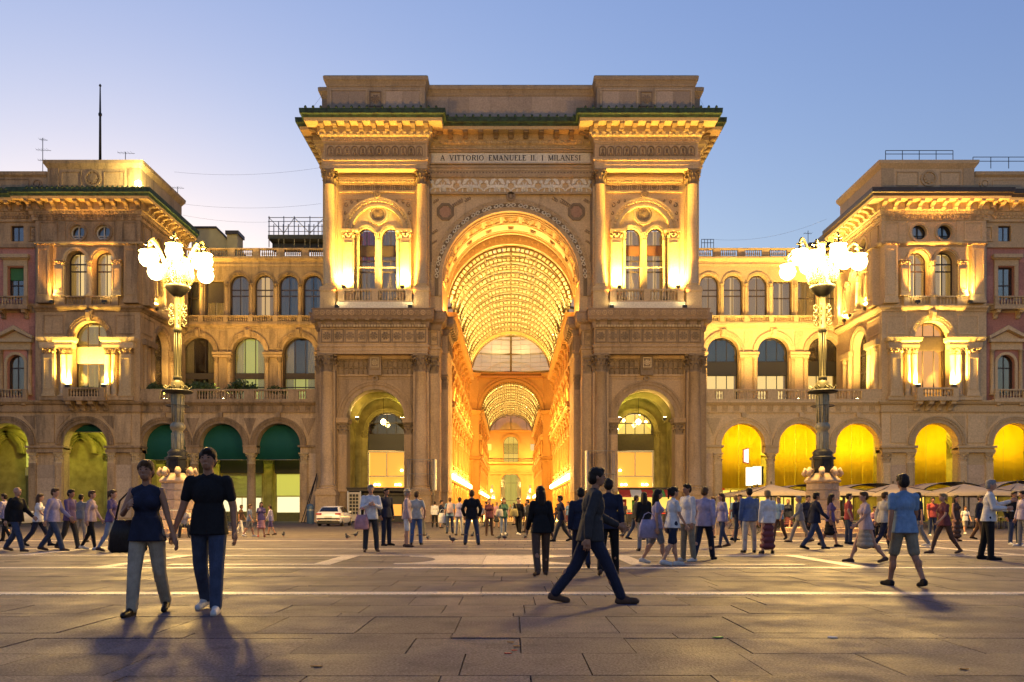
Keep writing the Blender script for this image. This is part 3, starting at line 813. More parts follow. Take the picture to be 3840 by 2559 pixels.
# --- pylons
zl = dict(ped=2.9, cap=14.2, ent=15.9, fr0=16.8, fr1=18.35, cor=20.07)
LP = [(6.25, 88.4), (6.25, 82.4), (6.85, 82.4), (6.85, 80.1), (7.88, 80.1), (7.88, 78.9), (18.0, 78.9), (18.0, 80.6), (18.65, 80.6), (18.65, 89)]
for s in (-1, 1):
    f = half(s)
    side = 'left' if s < 0 else 'right'
    # lower body
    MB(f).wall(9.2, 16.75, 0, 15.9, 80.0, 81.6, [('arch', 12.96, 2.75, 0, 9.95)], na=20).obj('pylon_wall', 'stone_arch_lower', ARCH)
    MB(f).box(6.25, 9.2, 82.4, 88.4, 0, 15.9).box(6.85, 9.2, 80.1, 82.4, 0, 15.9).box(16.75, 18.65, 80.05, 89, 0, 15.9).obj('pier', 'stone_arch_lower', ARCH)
    # stone courses of the piers
    for a0, a1, b, w in ((6.32, 6.85, 82.4, .53), (6.9, 7.85, 80.1, .95), (17.98, 18.63, 80.05, .65)):
        ashlar(ARCH, f, a0, a1, b, 2.95, 13.9, w, 1.37, 'stone_slab', .04)
    jf = Frame((s*6.25, 82.4, 0), (0, 1), (s, 0))
    ashlar(ARCH, jf, .05, 5.95, 0, 2.95, 13.9, 1.5, 1.37, 'stone_slab', .04)
    jf2 = Frame((s*6.85, 80.1, 0), (0, 1), (s, 0))
    ashlar(ARCH, jf2, .05, 2.25, 0, 2.95, 13.9, 1.1, 1.37, 'stone_slab', .04)
    # entablature of the lower order
    MB(f).sweep(LP, [(-1.2, zl['ent']), (.0, zl['ent']), (.0, 16.15), (.05, 16.16), (.05, 16.5), (.14, 16.56), (.14, 16.75), (0, 16.8), (0, zl['fr1']), (-1.2, zl['fr1'])]).obj('lower_frieze', 'stone_arch_lower', ARCH)
    MB(f).sweep(LP, [(-1.2, zl['fr1']), (.1, zl['fr1']), (.16, 18.55), (.2, 18.9), (.52, 19.1), (.58, 19.3), (.62, 19.34), (.62, 19.96), (.7, 20.0), (.7, 20.07), (-1.2, 20.1)]).obj('lower_cornice', 'stone_brown', ARCH)
    run(ARCH, f, m_coffer(1.04, 1.3, .1, 'stone_carved'), 'rosette_panel', 7.95, 17.95, 9, 78.9, 16.95)
    run(ARCH, f, m_bracket(.34, .42, .5, 'stone_carved'), 'console', 8.2, 17.7, 10, 78.75, 18.62, ends=True)
    run(ARCH, f, den, 'dentil', 8.0, 17.9, 36, 78.75, 18.4)
    me = cached('lacedisc', lambda: MB().ring(0, 0, .15, .25, -.1, 0, 0, 2*pi, 10).disc(0, 0, .09, -.1, 0, 6).mesh('cornice_disc', 'stone_arch_lower'))
    run(ARCH, f, me, 'cornice_disc', 7.4, 18.5, 20, 78.28, 19.65)
    sf = Frame((s*6.85, 80.1, 0), (0, 1), (s, 0))
    link('rosette_panel', m_coffer(.7, 1.3, .1, 'stone_carved'), ARCH, f.p(7.36, 80.1, 16.95), f.rz())
    run(ARCH, sf, m_coffer(1.0, 1.3, .1, 'stone_carved'), 'rosette_panel', .05, 2.25, 2, 0, 16.95)
    sf2 = Frame((s*6.25, 82.4, 0), (0, 1), (s, 0))
    run(ARCH, sf2, m_coffer(1.0, 1.3, .1, 'stone_carved'), 'rosette_panel', .05, 5.9, 5, 0, 16.95)
    run(ARCH, sf2, m_bracket(.34, .42, .5, 'stone_carved'), 'console', .4, 5.6, 6, -.15, 18.62, ends=True)
    run(ARCH, sf2, me, 'cornice_disc', .1, 5.8, 10, -.62, 19.65)
    # lower columns with pedestals and pilasters beside them
    for a in (8.52, 17.41):
        MB(f).box(a-.95, a+.95, 78.35, 80, 0, 2.55).box(a-1.05, a+1.05, 78.25, 80.0, 2.55, 2.75).box(a-1.0, a+1.0, 78.3, 80.0, 2.75, 2.9).box(a-1.02, a+1.02, 78.28, 80.0, 0, .35).obj('pedestal', 'stone_arch_lower', ARCH)
        column(ARCH, f, a, 79.25, 2.9, zl['ent'], .62, 1.7, 'stone_arch_lower')
        column(ARCH, f, a, 80.0, 2.9, zl['ent'], .74, 1.7, 'stone_arch_lower', flat=True, name='pilaster')
    column(ARCH, f, 7.38, 80.35, 2.9, zl['ent'], .42, 1.7, 'stone_arch_lower', flat=True, name='pilaster')
    column(ARCH, f, 6.62, 82.6, 2.9, zl['ent']-1.4, .34, 1.5, 'stone_arch_lower', flat=True, name='pilaster')
    column(ARCH, f, 18.36, 80.3, 2.9, zl['ent'], .34, 1.7, 'stone_arch_lower', flat=True, name='pilaster')
    # foliage band over the passage arch, with a keystone
    mb = MB(f); mb.box(9.3, 16.6, 79.86, 80, 13.95, 14.1); mb.box(9.3, 16.6, 79.8, 80, 15.6, 15.9); mb.obj('moulding', 'stone_arch_lower', ARCH)
    def mkleaf():
        m = MB()
        for dx, k in ((0, 1), (-.2, .6), (.2, .6)):
            m.add([(dx-.1*k, -.02, 0), (dx+.1*k, -.02, 0), (dx-.17*k, -.1, .38*k+.1), (dx+.17*k, -.1, .38*k+.1), (dx-.1*k, -.24*k, .6*k), (dx+.1*k, -.24*k, .6*k), (dx, -.28*k, .5*k)], [(0, 1, 3, 2), (2, 3, 5, 4), (4, 5, 6)])
        m.tube([(-.27, -.03, 0), (-.27, -.06, .6), (-.12, -.08, .7), (.12, -.08, .7), (.27, -.06, .6), (.27, -.03, 0)], .035, 5)
        return m.mesh('leaf_ornament', 'stone_carved')
    me2 = cached('leaforn', mkleaf)
    for zz, n in ((14.15, 12), (14.85, 12)):
        run(ARCH, f, me2, 'leaf_ornament', 9.45, 12.25, n//2, 80, zz); run(ARCH, f, me2, 'leaf_ornament', 13.65, 16.45, n//2, 80, zz)
    MB(f).box(12.35, 13.55, 79.55, 80, 14.0, 15.88).box(12.5, 13.4, 79.45, 79.55, 14.55, 15.75).obj('keystone_block', 'stone_carved', ARCH)
    link('rosette_panel', m_coffer(.8, .95, .1, 'stone_lit'), ARCH, f.p(12.95, 79.45, 14.7), f.rz())
    archivolt(ARCH, f, 12.96, 9.95, 2.75, 3.62, 80.0, 'stone_arch_lower', beads=34)
    MB(f).ring(12.96, 13.72, .14, .3, 79.7, 80, 0, 2*pi, 12).obj('keystone_medallion', 'stone_carved', ARCH)
    # jamb pilasters of the passage arch
    for q in (-1, 1):
        column(ARCH, f, 12.96+q*3.16, 80.25, 2.9, 9.5, .4, 1.15, 'stone_arch_lower', flat=True, name='pilaster')
        MB(f).box(12.96+q*3.16-.55, 12.96+q*3.16+.55, 79.66, 81.6, 9.5, 9.95).box(12.96+q*3.16-.62, 12.96+q*3.16+.62, 79.6, 81.6, 9.78, 9.94).obj('impost', 'stone_arch_lower', ARCH)
    mb = MB(f)
    frame_panel(mb, 9.35, 16.6, 2.95, 13.8, 80.0, .12, .06); mb.obj('spandrel_frame', 'stone_arch_lower', ARCH)
    # passage behind the arch
    MB(f).box(9.2, 9.75, 81.6, 87.0, 0, 15).box(16.2, 16.75, 81.6, 87, 0, 15).obj('passage_wall', 'portico_wall', ARCH)
    for a_ in (9.75, 16.2):
        pf = Frame((s*a_, 81.6, 0), (0, 1), (s, 0) if a_ > 12 else (-s, 0))
        ashlar(ARCH, pf, .1, 5.2, 0, 3.2, 9.3, 1.3, 1.5, 'portico_wall', .035)
    MB(f).wall(9.7, 16.25, 9.95, 15, 84.0, 85.0, [('arch', 12.96, 2.55, 9.95, 9.96)]).obj('inner_arch', 'portico_wall', ARCH)
    MB(f).wall(9.75, 16.2, 0, 15, 87.0, 87.4, [('arch', 12.96, 1.95, 2.9, 9.35)]).obj('back_wall', 'portico_wall', ARCH)
    archivolt(ARCH, f, 12.96, 9.35, 1.95, 2.4, 87.0, 'portico_wall')
    for q in (-1, 1): column(ARCH, f, 12.96+q*2.25, 87.1, 2.9, 9.35, .27, .8, 'portico_wall', 'portico_wall', flat=True, name='pilaster')
    MB(f).box(9.75, 16.2, 81.6, 84, 13.5, 13.7).box(9.75, 16.2, 85, 87, 12.9, 13.1).obj('passage_ceiling', 'portico_wall', ARCH)
    win = window(ARCH, f, 12.96, 1.93, 9.0, 9.35, 87.3, cols=4, rows=(10.2,), curtain=None, back='portico_dark' if s < 0 else 'room_lit_yellow', fmat='bronze_dark', depth=1.6)
    MB(f).box(11.03, 14.89, 87.05, 87.35, 7.35, 9.0).obj('shop_fascia' if s < 0 else 'mezzanine_rail', 'black_panel' if s < 0 else 'portico_dark', ARCH)
    MB(f).box(11.0, 14.92, 88.4, 88.5, 2.9, 7.3).obj('shop_back', 'room_lit_orange', ARCH)
    MB(f).box(11.0, 14.92, 87.0, 87.3, 7.15, 7.3).box(11.0, 11.14, 87.0, 87.3, 2.95, 7.15).box(14.78, 14.92, 87.0, 87.3, 2.95, 7.15).box(11.14, 14.78, 87.05, 87.2, 4.6, 4.72).box(12.9, 13.0, 87.05, 87.2, 4.72, 7.15).obj('shop_frame', 'scaffold_steel', ARCH)
    ls = cached('shoplamp', lambda: MB().lathe([(.02, 0), (.12, .03), (.16, .12), (.1, .22), (.02, .25)], n=8).mesh('shop_lamp', 'lamp_small'))
    for a_, z_ in ((11.7, 3.7), (12.1, 3.7), (13.9, 3.7), (14.3, 3.7), (11.5, 5.2)): link('shop_lamp', ls, ARCH, f.p(a_, 88.0, z_))
    bl = cached('passlamp', lambda: MB().lathe([(.02, -.3), (.2, -.2), (.28, 0), (.2, .2), (.02, .3)], n=10).mesh('pendant_lamp', 'lamp_small'))
    pl = link('pendant_lamp', bl, ARCH, f.p(13.1, 85.8, 10.2))
    sub('cord', MB().tube([(0, 0, .28), (0, 0, 2.7)], .02, 4).mesh('cord', 'iron_dark'), pl, ARCH, f.p(13.1, 85.8, 10.2))
    if s > 0:
        for a_, z_, b_ in ((11.3, 11.2, 88.0), (11.9, 10.6, 88.2), (13.6, 11.3, 88.1), (14.2, 10.4, 88), (12.6, 11.6, 88.3), (11.2, 9.6, 88)): link('pendant_lamp', bl, ARCH, f.p(a_, b_, z_), scale=(.6, .6, .6))
    # shop front below the passage opening
    MB(f).box(10.25, 15.7, 79.9, 81.4, 2.95, 3.2).box(10.2, 15.75, 79.75, 81.5, 3.2, 3.3).obj('shop_ledge', 'bronze_dark', ARCH)
    # upper pylon
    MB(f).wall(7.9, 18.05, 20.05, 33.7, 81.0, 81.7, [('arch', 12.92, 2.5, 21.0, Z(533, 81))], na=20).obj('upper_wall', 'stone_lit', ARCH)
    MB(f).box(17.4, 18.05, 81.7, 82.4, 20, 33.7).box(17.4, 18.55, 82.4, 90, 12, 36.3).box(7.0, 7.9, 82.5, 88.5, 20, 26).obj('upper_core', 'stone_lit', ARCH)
    zs1 = Z(545, 81.4)
    MB(f).wall(10.4, 15.44, 21.0, Z(454, 81), 81.35, 81.75, [('arch', 12.92-1.18, .88, 21.0, zs1), ('arch', 12.92+1.18, .88, 21.0, zs1)]).obj('tympanum', 'stone_lit', ARCH)
    archivolt(ARCH, f, 12.92, Z(533, 81), 2.5, 3.33, 81.0, 'stone_lit', steps=((0, .25, .1), (.25, .6, .05), (.6, .8, .14), (.8, 1, .22)), beads=30, legs=.35)
    for q in (-1, 1):
        archivolt(ARCH, f, 12.92+q*1.18, zs1, .88, 1.16, 81.35, 'stone_lit', steps=((0, .5, .06), (.5, 1, .11)))
    zr = Z(492, 81.2)
    mb = MB(f); mb.ring(12.92, zr, .78, 1.02, 81.12, 81.35, 0, 2*pi, 24); mb.ring(12.92, zr, .6, .7, 81.2, 81.35, 0, 2*pi, 24)
    mb.obj('roundel_frame', 'stone_lit', ARCH)
    mb = MB(f); mb.disc(12.92, zr, .6, 81.3, 81.36, 20)
    for i in range(14):
        t = 2*pi*i/14; mb.prism([(12.92+.16*cos(t-.2), zr+.16*sin(t-.2)), (12.92+.52*cos(t-.16), zr+.52*sin(t-.16)), (12.92+.58*cos(t), zr+.58*sin(t)), (12.92+.52*cos(t+.16), zr+.52*sin(t+.16)), (12.92+.16*cos(t+.2), zr+.16*sin(t+.2))], 81.22, 81.3)
    mb.disc(12.92, zr, .16, 81.16, 81.3, 10); mb.obj('roundel_flower', 'stone_carved', ARCH)
    MB(f).ring(12.92, Z(448, 81), .16, .34, 80.65, 81, 0, 2*pi, 14).disc(12.92, Z(448, 81), .12, 80.62, 81, 10).obj('keystone_medallion', 'stone_carved', ARCH)
    mb = MB(f); frame_panel(mb, 9.55, 16.3, 24.6, 31.35, 81.0, .1, .05); mb.obj('spandrel_frame', 'stone_lit', ARCH)
    mb = MB(f)
    for (x, z, w) in ((-3.0, 30.7, .5), (-2.5, 31.0, .35), (-3.1, 29.9, .35), (3.0, 30.7, .5), (2.5, 31.0, .35), (3.1, 29.9, .35), (-3.15, 29.2, .25), (3.15, 29.2, .25), (-1.9, 31.1, .25), (1.9, 31.1, .25)):
        mb.tube([(12.92+x+w*.5*sin(t)*(1-t/8), 80.97, z+w*.5*cos(t)*(1-t/8)) for t in [i*.8 for i in range(8)]], .05, 5)
    mb.obj('spandrel_scrolls', 'stone_carved', ARCH)
    zp = Z(438, 81)
    run(ARCH, f, m_coffer(.85, .72, .09, 'stone_carved'), 'rosette_panel', 9.55, 16.3, 7, 81, zp)
    MB(f).box(9.3, 16.6, 80.8, 81, zp-.22, zp-.06).box(9.3, 16.6, 80.7, 81, zp+.78, zp+.98).box(9.3, 16.6, 80.55, 81, 33.0, 33.25).box(9.3, 16.6, 80.85, 81, 32.6, 32.95).obj('moulding', 'stone_lit', ARCH)
    run(ARCH, f, den, 'dentil', 9.4, 16.5, 24, 80.72, 32.75)
    for q in (-1, 0, 1):
        if q == 0: column(ARCH, f, 12.92, 81.2, 21.6, Z(535, 81.2), .3, .75, 'stone_lit', 'stone_lit', taper=.9)
        else: column(ARCH, f, 12.92+q*2.75, 81.05, 21.2, Z(535, 81), .52, .75, 'stone_lit', 'stone_lit', flat=True, name='pilaster'); column(ARCH, f, 12.92+q*1.95, 81.1, 21.6, Z(535, 81), .2, .75, 'stone_lit', 'stone_lit', name='column', taper=.9)
        if q: MB(f).box(12.92+q*2.6-.75, 12.92+q*2.6+.75, 80.4, 81.3, Z(535, 81), Z(531, 81)+.04).obj('impost', 'stone_lit', ARCH)
    for k, q in enumerate((-1, 1)):
        kw = dict(curtain='curtain_cream', back='room_dim', gap=.3)
        if s > 0: kw = dict(curtain='curtain_cream', back='amber_backing', gap=.2, blind='blind_brown', blind_z=(Z(588, 81.7), Z(566, 81.7)))
        else: kw.update(blind='bronze_dark', blind_z=(Z(590, 81.7), Z(565, 81.7)))
        window(ARCH, f, 12.92+q*1.18, .88, 21.2, zs1, 81.8, cols=2, rows=(Z(625, 81.7), Z(600, 81.7), Z(565, 81.7)), **kw)
        if s < 0 and q > 0: MB(f).box(12.92+1.18-.8, 12.92+1.18+.8, 82.0, 82.05, 25.4, 28.4).obj('red_drape', 'red_lit', ARCH)
    # balcony between column pedestals
    for a in (8.52, 17.41):
        MB(f).box(a-.78, a+.78, 79.25, 81, 20.08, 20.35).box(a-.72, a+.72, 79.3, 81, 20.35, 21.95).box(a-.8, a+.8, 79.22, 81, 21.95, 22.1).box(a-.76, a+.76, 79.26, 81, 22.1, 22.25).obj('pedestal', 'stone_arch', ARCH)
        column(ARCH, f, a, 80.1, 22.25, 33.7, .52, 1.4, 'stone_lit')
        column(ARCH, f, a, 80.95, 22.25, 33.7, .6, 1.4, 'stone_lit', flat=True, name='pilaster')
    MB(f).box(9.35, 16.58, 79.45, 80.1, 20.08, 20.95).obj('balcony_plinth', 'marble_cream', ARCH)
    balustrade(ARCH, f, 9.4, 16.53, 79.75, 20.95, 1.28, 'stone_arch', 26, .28, (9.75, 12.97, 16.18), postw=.62, r=.11)
    # entablature of the upper order
    UP = [(8.0, 81.3), (8.0, 79.65), (17.85, 79.65), (17.85, 81.5), (18.5, 81.5), (18.5, 90)]
    MB(f).sweep(UP, [(-1.35, 33.7), (0, 33.7), (0, 34.05), (.05, 34.06), (.05, 34.4), (.16, 34.5), (.16, 34.7), (0, 34.75), (0, 36.1), (.1, 36.15), (.1, 36.34), (-1.35, 36.34)]).obj('upper_frieze', 'stone_arch', ARCH)
    run(ARCH, f, m_roundel(.76, 1.1, .12, 'stone_carved'), 'portrait_roundel', 8.35, 17.55, 12, 79.65, 34.88)
    mb = MB(f); frame_panel(mb, 8.15, 17.7, 34.78, 36.08, 79.65, .09, .07); mb.obj('frieze_frame', 'stone_arch', ARCH)
    run(ARCH, f, den, 'dentil', 8.1, 17.8, 34, 79.6, 34.42)
# --- coffered underside of the great arch
def mkshell():
    m = MB(); m.box(-.95, .95, -1.0, 1.0, -.08, 0)
    for x0, x1, y0, y1 in ((-.95, .95, -1.0, -.82), (-.95, .95, .82, 1.0), (-.95, -.78, -.82, .82), (.78, .95, -.82, .82)): m.box(x0, x1, y0, y1, -.08, .16)
    for i in range(9):
        t = pi*(i+.5)/9; m.add([(0, -.5, .02), (.66*cos(t-.17), -.5+1.1*sin(t-.17), .04), (.7*cos(t), -.5+1.15*sin(t), .2), (.66*cos(t+.17), -.5+1.1*sin(t+.17), .04)], [(0, 1, 2), (0, 2, 3)])
    m.tube([(-.5, -.6, .08), (0, -.7, .14), (.5, -.6, .08)], .1, 6)
    return m.mesh('shell_coffer', 'stone_lit')
me = mkshell()
for i in range(11):
    t = pi*(i+.5)/11
    o = link('shell_coffer', me, ARCH, ((R_IN-.02)*cos(t), 83.6, ZS+(R_IN-.02)*sin(t)))
    o.rotation_euler = (0, -t-pi/2, 0)
mb = MB()
for b0, b1, d in ((82.1, 82.3, .12), (84.9, 85.05, .14), (85.25, 85.35, .08), (87.2, 87.3, .08), (87.7, 88.0, .16)): mb.ring(0, ZS, R_IN-d, R_IN+.02, b0, b1, 0, pi, 30)
mb.obj('soffit_bands', 'stone_lit', ARCH)
me = cached('bossq', lambda: MB().box(-.3, .3, -.3, .3, -.02, .1).box(-.16, .16, -.16, .16, .1, .18).mesh('soffit_boss', 'stone_carved'))
for i in range(9):
    t = pi*(i+.5)/9; o = link('soffit_boss', me, ARCH, ((R_IN-.02)*cos(t), 86.3, ZS+(R_IN-.02)*sin(t))); o.rotation_euler = (0, -t-pi/2, 0)
MB().wall(-7.4, 7.4, 20.1, 31.5, 88.5, 89.4, [('arch', 0, 6.77, 20.1, 22.6)], na=28).obj('inner_ring', 'stone_lit', ARCH)
for i in range(34):
    t = pi*(i+.5)/34; o = link('dentil', den, ARCH, (7.0*cos(t), 88.5, 22.75+7.0*sin(t))); o.rotation_euler = (0, -t+pi/2, 0)
# ------------------------------------------------------------------ the glass-roofed shopping gallery behind the arch
GAL = building('shopping_gallery', 'long golden shopping gallery with a glass barrel roof seen through the great arch', 'shopping gallery', (0, 110, 0))
W = 6.77; ZV = 22.6
def gallery_wall(f, L, nb, z_top=24.4):
    MB(f).box(0, L, 0, .8, 0, 22.3).obj('side_wall', 'stone_gallery', GAL)
    bw = L/nb
    def sw(prof, name, mat='stone_gallery'): MB(f).prism_a(prof, 0, L).obj(name, mat, GAL)
    sw([(0, 4.2), (-.35, 4.25), (-.45, 4.45), (0, 4.5)], 'shop_cornice'); sw([(0, 5.3), (-.25, 5.35), (-.3, 5.6), (0, 5.65)], 'string_course')
    sw([(0, 11.7), (-.3, 11.75), (-.4, 12.0), (-.75, 12.2), (-.8, 12.5), (0, 12.55)], 'middle_cornice')
    sw([(0, 16.6), (-.3, 16.7), (-.5, 16.9), (-.55, 17.1), (0, 17.15)], 'upper_string'); sw([(0, 21.2), (-.4, 21.3), (-.5, 21.6), (-.95, 21.8), (-1.0, 22.3), (.8, 22.35)], 'crown_cornice')
    pil = cached('gpil', lambda: MB().box(-.42, .42, -.22, 0, 0, .5).box(-.34, .34, -.16, 0, .5, 5.3).box(-.2, .2, -.2, -.16, .8, 5.0).box(-.4, .4, -.3, 0, 5.3, 5.55).box(-.46, .46, -.4, 0, 5.85, 6.05).prism_a([(0, 5.5), (-.2, 5.5), (-.4, 5.85), (0, 5.85)], -.36, .36).mesh('pilaster', 'stone_gallery'))
    herm = cached('gherm', lambda: _herm())
    win1 = cached('gwin1', lambda: _gwin(1.0, 3.3, True)); win2 = cached('gwin2', lambda: _gwin(.95, 2.6, False))
    brk2 = m_bracket(.34, .6, .7, 'stone_gallery'); shop = cached('gshop', lambda: _gshop())
    cof = m_coffer(.8, .8, .12, 'stone_gallery_panel')
    for i in range(nb):
        a = bw*(i+.5)
        link('shop_front', shop, GAL, f.p(a, 0, 0), f.rz())
        for q in (-1, 1):
            link('pilaster', pil, GAL, f.p(a+q*bw*.5-q*.45, 0, 5.65), f.rz())
            link('herm_figure', herm, GAL, f.p(a+q*bw*.5-q*.5, 0, 12.55), f.rz())
            link('bracket', brk2, GAL, f.p(a+q*bw*.25, -.05, 20.5), f.rz()); link('bracket', brk2, GAL, f.p(a+q*bw*.45, -.05, 20.5), f.rz())
            link('bracket', brk2, GAL, f.p(a+q*bw*.16, -.02, 11.4), f.rz())
        link('window_surround', win1, GAL, f.p(a, 0, 6.3), f.rz()); link('window_surround', win2, GAL, f.p(a, 0, 13.1), f.rz())
        link('lunette', cached('glun', lambda: MB().ring(0, 0, 1.0, 1.35, -.3, 0, 0, pi, 12).box(-1.4, 1.4, -.34, 0, -.15, 0).ring(0, .3, .2, .4, -.2, 0, 0, 2*pi, 8).mesh('lunette', 'stone_gallery')), GAL, f.p(a, 0, 17.9), f.rz())
        link('rosette_panel', cof, GAL, f.p(a+bw*.5, 0, 19.4), f.rz()) if i < nb-1 else None
        lm = cached('glamp', lambda: MB().box(-1.95, 1.95, -.2, 0, 0, .5).mesh('lamp_row', 'lamp_strip'))
        link('lamp_row', lm, GAL, f.p(a, -.42, 4.52), f.rz())
        bal = cached('gbal', lambda: MB().box(-1.5, 1.5, -.9, 0, -.16, 0).tube([(-1.45, -.85, .9), (1.45, -.85, .9)], .04, 4).mesh('balcony', 'stone_gallery'))
        link('balcony', bal, GAL, f.p(a, 0, 12.9), f.rz())
def _herm():
    m = MB(); m.box(-.3, .3, -.3, 0, 0, .5)
    m.lathe([(.16, .5), (.2, 1.2), (.3, 2.0), (.36, 2.3), (.2, 2.55), (.14, 2.65), (.2, 2.8), (.22, 3.0), (.14, 3.18), (.03, 3.22)], 0, -.28, 0, n=8)
    m.tube([(-.34, -.3, 2.25), (-.48, -.42, 2.7), (-.3, -.4, 3.4)], .1, 5); m.tube([(.34, -.3, 2.25), (.48, -.42, 2.7), (.3, -.4, 3.4)], .1, 5)
    m.box(-.42, .42, -.6, 0, 3.35, 3.6); m.box(-.5, .5, -.68, 0, 3.6, 4.05)
    return m.mesh('herm_figure', 'stone_gallery')
def _gwin(hw, h, ped):
    m = MB(); m.box(-hw-.25, -hw, -.16, 0, 0, h); m.box(hw, hw+.25, -.16, 0, 0, h); m.box(-hw-.4, hw+.4, -.3, 0, h, h+.3); m.box(-hw-.4, hw+.4, -.3, 0, -.2, 0)
    if ped: m.prism([(-hw-.5, h+.3), (hw+.5, h+.3), (0, h+1.05)], -.36, 0)
    else: m.ring(0, h+.3, hw*.8, hw+.35, -.3, 0, 0, pi, 8)
    m.box(-hw, hw, -.02, .0, 0, h)
    m.box(-.05, .05, -.08, -.02, 0, h); m.box(-hw, hw, -.08, -.02, h*.6, h*.6+.1)
    return m.mesh('window_surround', 'stone_gallery')
def _gshop():
    m = MB(); m.ring(0, 2.6, 1.35, 1.7, -.2, 0, 0, pi, 12); m.box(-1.7, -1.35, -.2, 0, 0, 2.6); m.box(1.35, 1.7, -.2, 0, 0, 2.6); m.box(-2.1, -1.8, -.3, 0, 0, 4.2); m.box(1.8, 2.1, -.3, 0, 0, 4.2)
    m.box(-1.35, 1.35, -.03, 0, 0, 3.4); m.box(-.06, .06, -.1, -.03, 0, 3.4); m.box(-1.35, 1.35, -.1, -.03, 2.5, 2.62)
    return m.mesh('shop_front', 'stone_gallery')
A1, A2, B1, B2 = 89.4, 132.0, 176.0, 236.0
for s in (-1, 1):
    gallery_wall(Frame((s*W, A1, 0), (0, 1), (s, 0)), A2-A1, 10)
    gallery_wall(Frame((s*W, B1, 0), (0, 1), (s, 0)), B2-B1, 12)
# barrel vault: iron ribs, purlins, glass panes
def vault(y0, y1, nr, zv, glass=True, npan=20):
    R = W; st = (y1-y0)/nr
    vt = MB()
    for t in [radians(d) for d in (18, 36, 52, 65, 90, 115, 128, 144, 162)]:
        w = .13 if round(abs(math.degrees(t)-90)) in (0, 25) else .06
        c = Vector((R*cos(t), 0, zv+R*sin(t)))
        vt.tube([(c.x, y0, c.z), (c.x, y1, c.z)], w, 5)
    part = vt.obj('glass_vault', 'iron_vault', GAL)
    def mkrib():
        m = MB(); n = 36; T = [radians(10+160*i/n) for i in range(n+1)]
        for r, w in ((R-.08, .12), (R-.62, .1)): m.tube([(r*cos(t), 0, r*sin(t)) for t in T], w, 5)
        for i in range(n):
            t0, t1 = T[i], T[i+1]; tm = (t0+t1)/2
            m.tube([((R-.62)*cos(t0), 0, (R-.62)*sin(t0)), ((R-.08)*cos(t0), 0, (R-.08)*sin(t0))], .07, 4)
            for ta, tb in ((t0, tm), (tm, t1)): pass
        # tied truss across the raised middle strip
        a = radians(65); x1, z1 = (R-.62)*cos(a), (R-.62)*sin(a)
        m.tube([(-x1, 0, z1), (-x1*.5, 0, z1-.12), (0, 0, z1-.15), (x1*.5, 0, z1-.12), (x1, 0, z1)], .05, 4)
        for q in (-.5, 0, .5): m.tube([(x1*q*1.2, 0, z1-.14), (x1*q*1.2, 0, sqrt((R-.62)**2-(x1*q*1.2)**2))], .04, 4)
        return m.mesh('rib', 'iron_vault')
    me = cached('rib', mkrib)
    for i in range(nr+1): sub('rib', me, part, GAL, (0, y0+st*i, zv))
    T = [radians(12+156*i/npan) for i in range(npan+1)]
    for j in range(npan):
        def mk(j=j):
            m = MB(); t0, t1 = T[j]+.004, T[j+1]-.004
            vs = []
            for r in (R+.02, R+.06):
                for t in (t0, t1):
                    for y in (.08, st-.08): vs.append((r*cos(t), y, r*sin(t)))
            m.add(vs, [(0, 1, 3, 2), (4, 6, 7, 5), (0, 2, 6, 4), (1, 5, 7, 3), (0, 4, 5, 1), (2, 3, 7, 6)])
            for k in range(1, 4):          # glazing bars across the pane
                y = st*k/4; t = (t0+t1)/2; m.tube([((R+.0)*cos(t0), y, R*sin(t0)), (R*cos(t1), y, R*sin(t1))], .02, 3)
            me = m.mesh('pane', 'vault_glass'); return me
        me = cached(('vp', j, round(st, 2), npan), mk)
        for i in range(nr): sub('pane', me, part, GAL, (0, y0+st*i, zv))
    return part
vault(A1, A2, 13, ZV, npan=20)
vault(B1, B2, 13, ZV-.9, npan=16)
for y, dz in ((A2-.4, 0), (B1+.3, -.9)):
    m = MB(); m.ring(0, ZV+dz, W-.5, W+.25, y-.3, y+.3, radians(8), radians(172), 30)
    m.obj('end_arch', 'stone_gallery', GAL)
# octagon hall: diagonal walls, frieze, glass dome
OC = (0, 154.0)
def poly8(r): return [(r*cos(pi/8+pi/4*i), OC[1]+r*sin(pi/8+pi/4*i)) for i in range(8)]
m = MB(); ro = 23.8
for (x0, y0), (x1, y1) in (((W, B1), (19, 166)), ((-W, B1), (-19, 166)), ((W, A2), (19, 142)), ((-W, A2), (-19, 142)), ((19, 142), (19, 166)), ((-19, 142), (-19, 166))):
    L = math.hypot(x1-x0, y1-y0); ux = ((x1-x0)/L, (y1-y0)/L); n = (-ux[1], ux[0])
    mid = ((x0+x1)/2, (y0+y1)/2)
    if (mid[0]-OC[0])*n[0]+(mid[1]-OC[1])*n[1] < 0: n = (-n[0], -n[1])
    f = Frame((x0, y0, 0), ux, n)
    MB(f).box(0, L, 0, .6, 0, 30.2).obj('octagon_wall', 'stone_gallery', GAL)
    MB(f).prism_a([(0, 11.7), (-.4, 11.8), (-.8, 12.3), (0, 12.5)], 0, L).prism_a([(0, 21.2), (-.5, 21.4), (-1, 22.0), (0, 22.3)], 0, L).prism_a([(0, 29.2), (-.5, 29.3), (-.8, 29.9), (0, 30.2)], 0, L).obj('octagon_cornice', 'stone_gallery', GAL)
    if L < 18:
        k = 3
        for i in range(k):
            a = L*(i+.5)/k
            link('pilaster', CACHE['gpil'], GAL, f.p(a-1, 0, 5.65), f.rz()); link('herm_figure', CACHE['gherm'], GAL, f.p(a, 0, 12.55), f.rz()); link('window_surround', CACHE['gwin1'], GAL, f.p(a+.8, 0, 13.2), f.rz())
f = Frame((0, B1, 0))
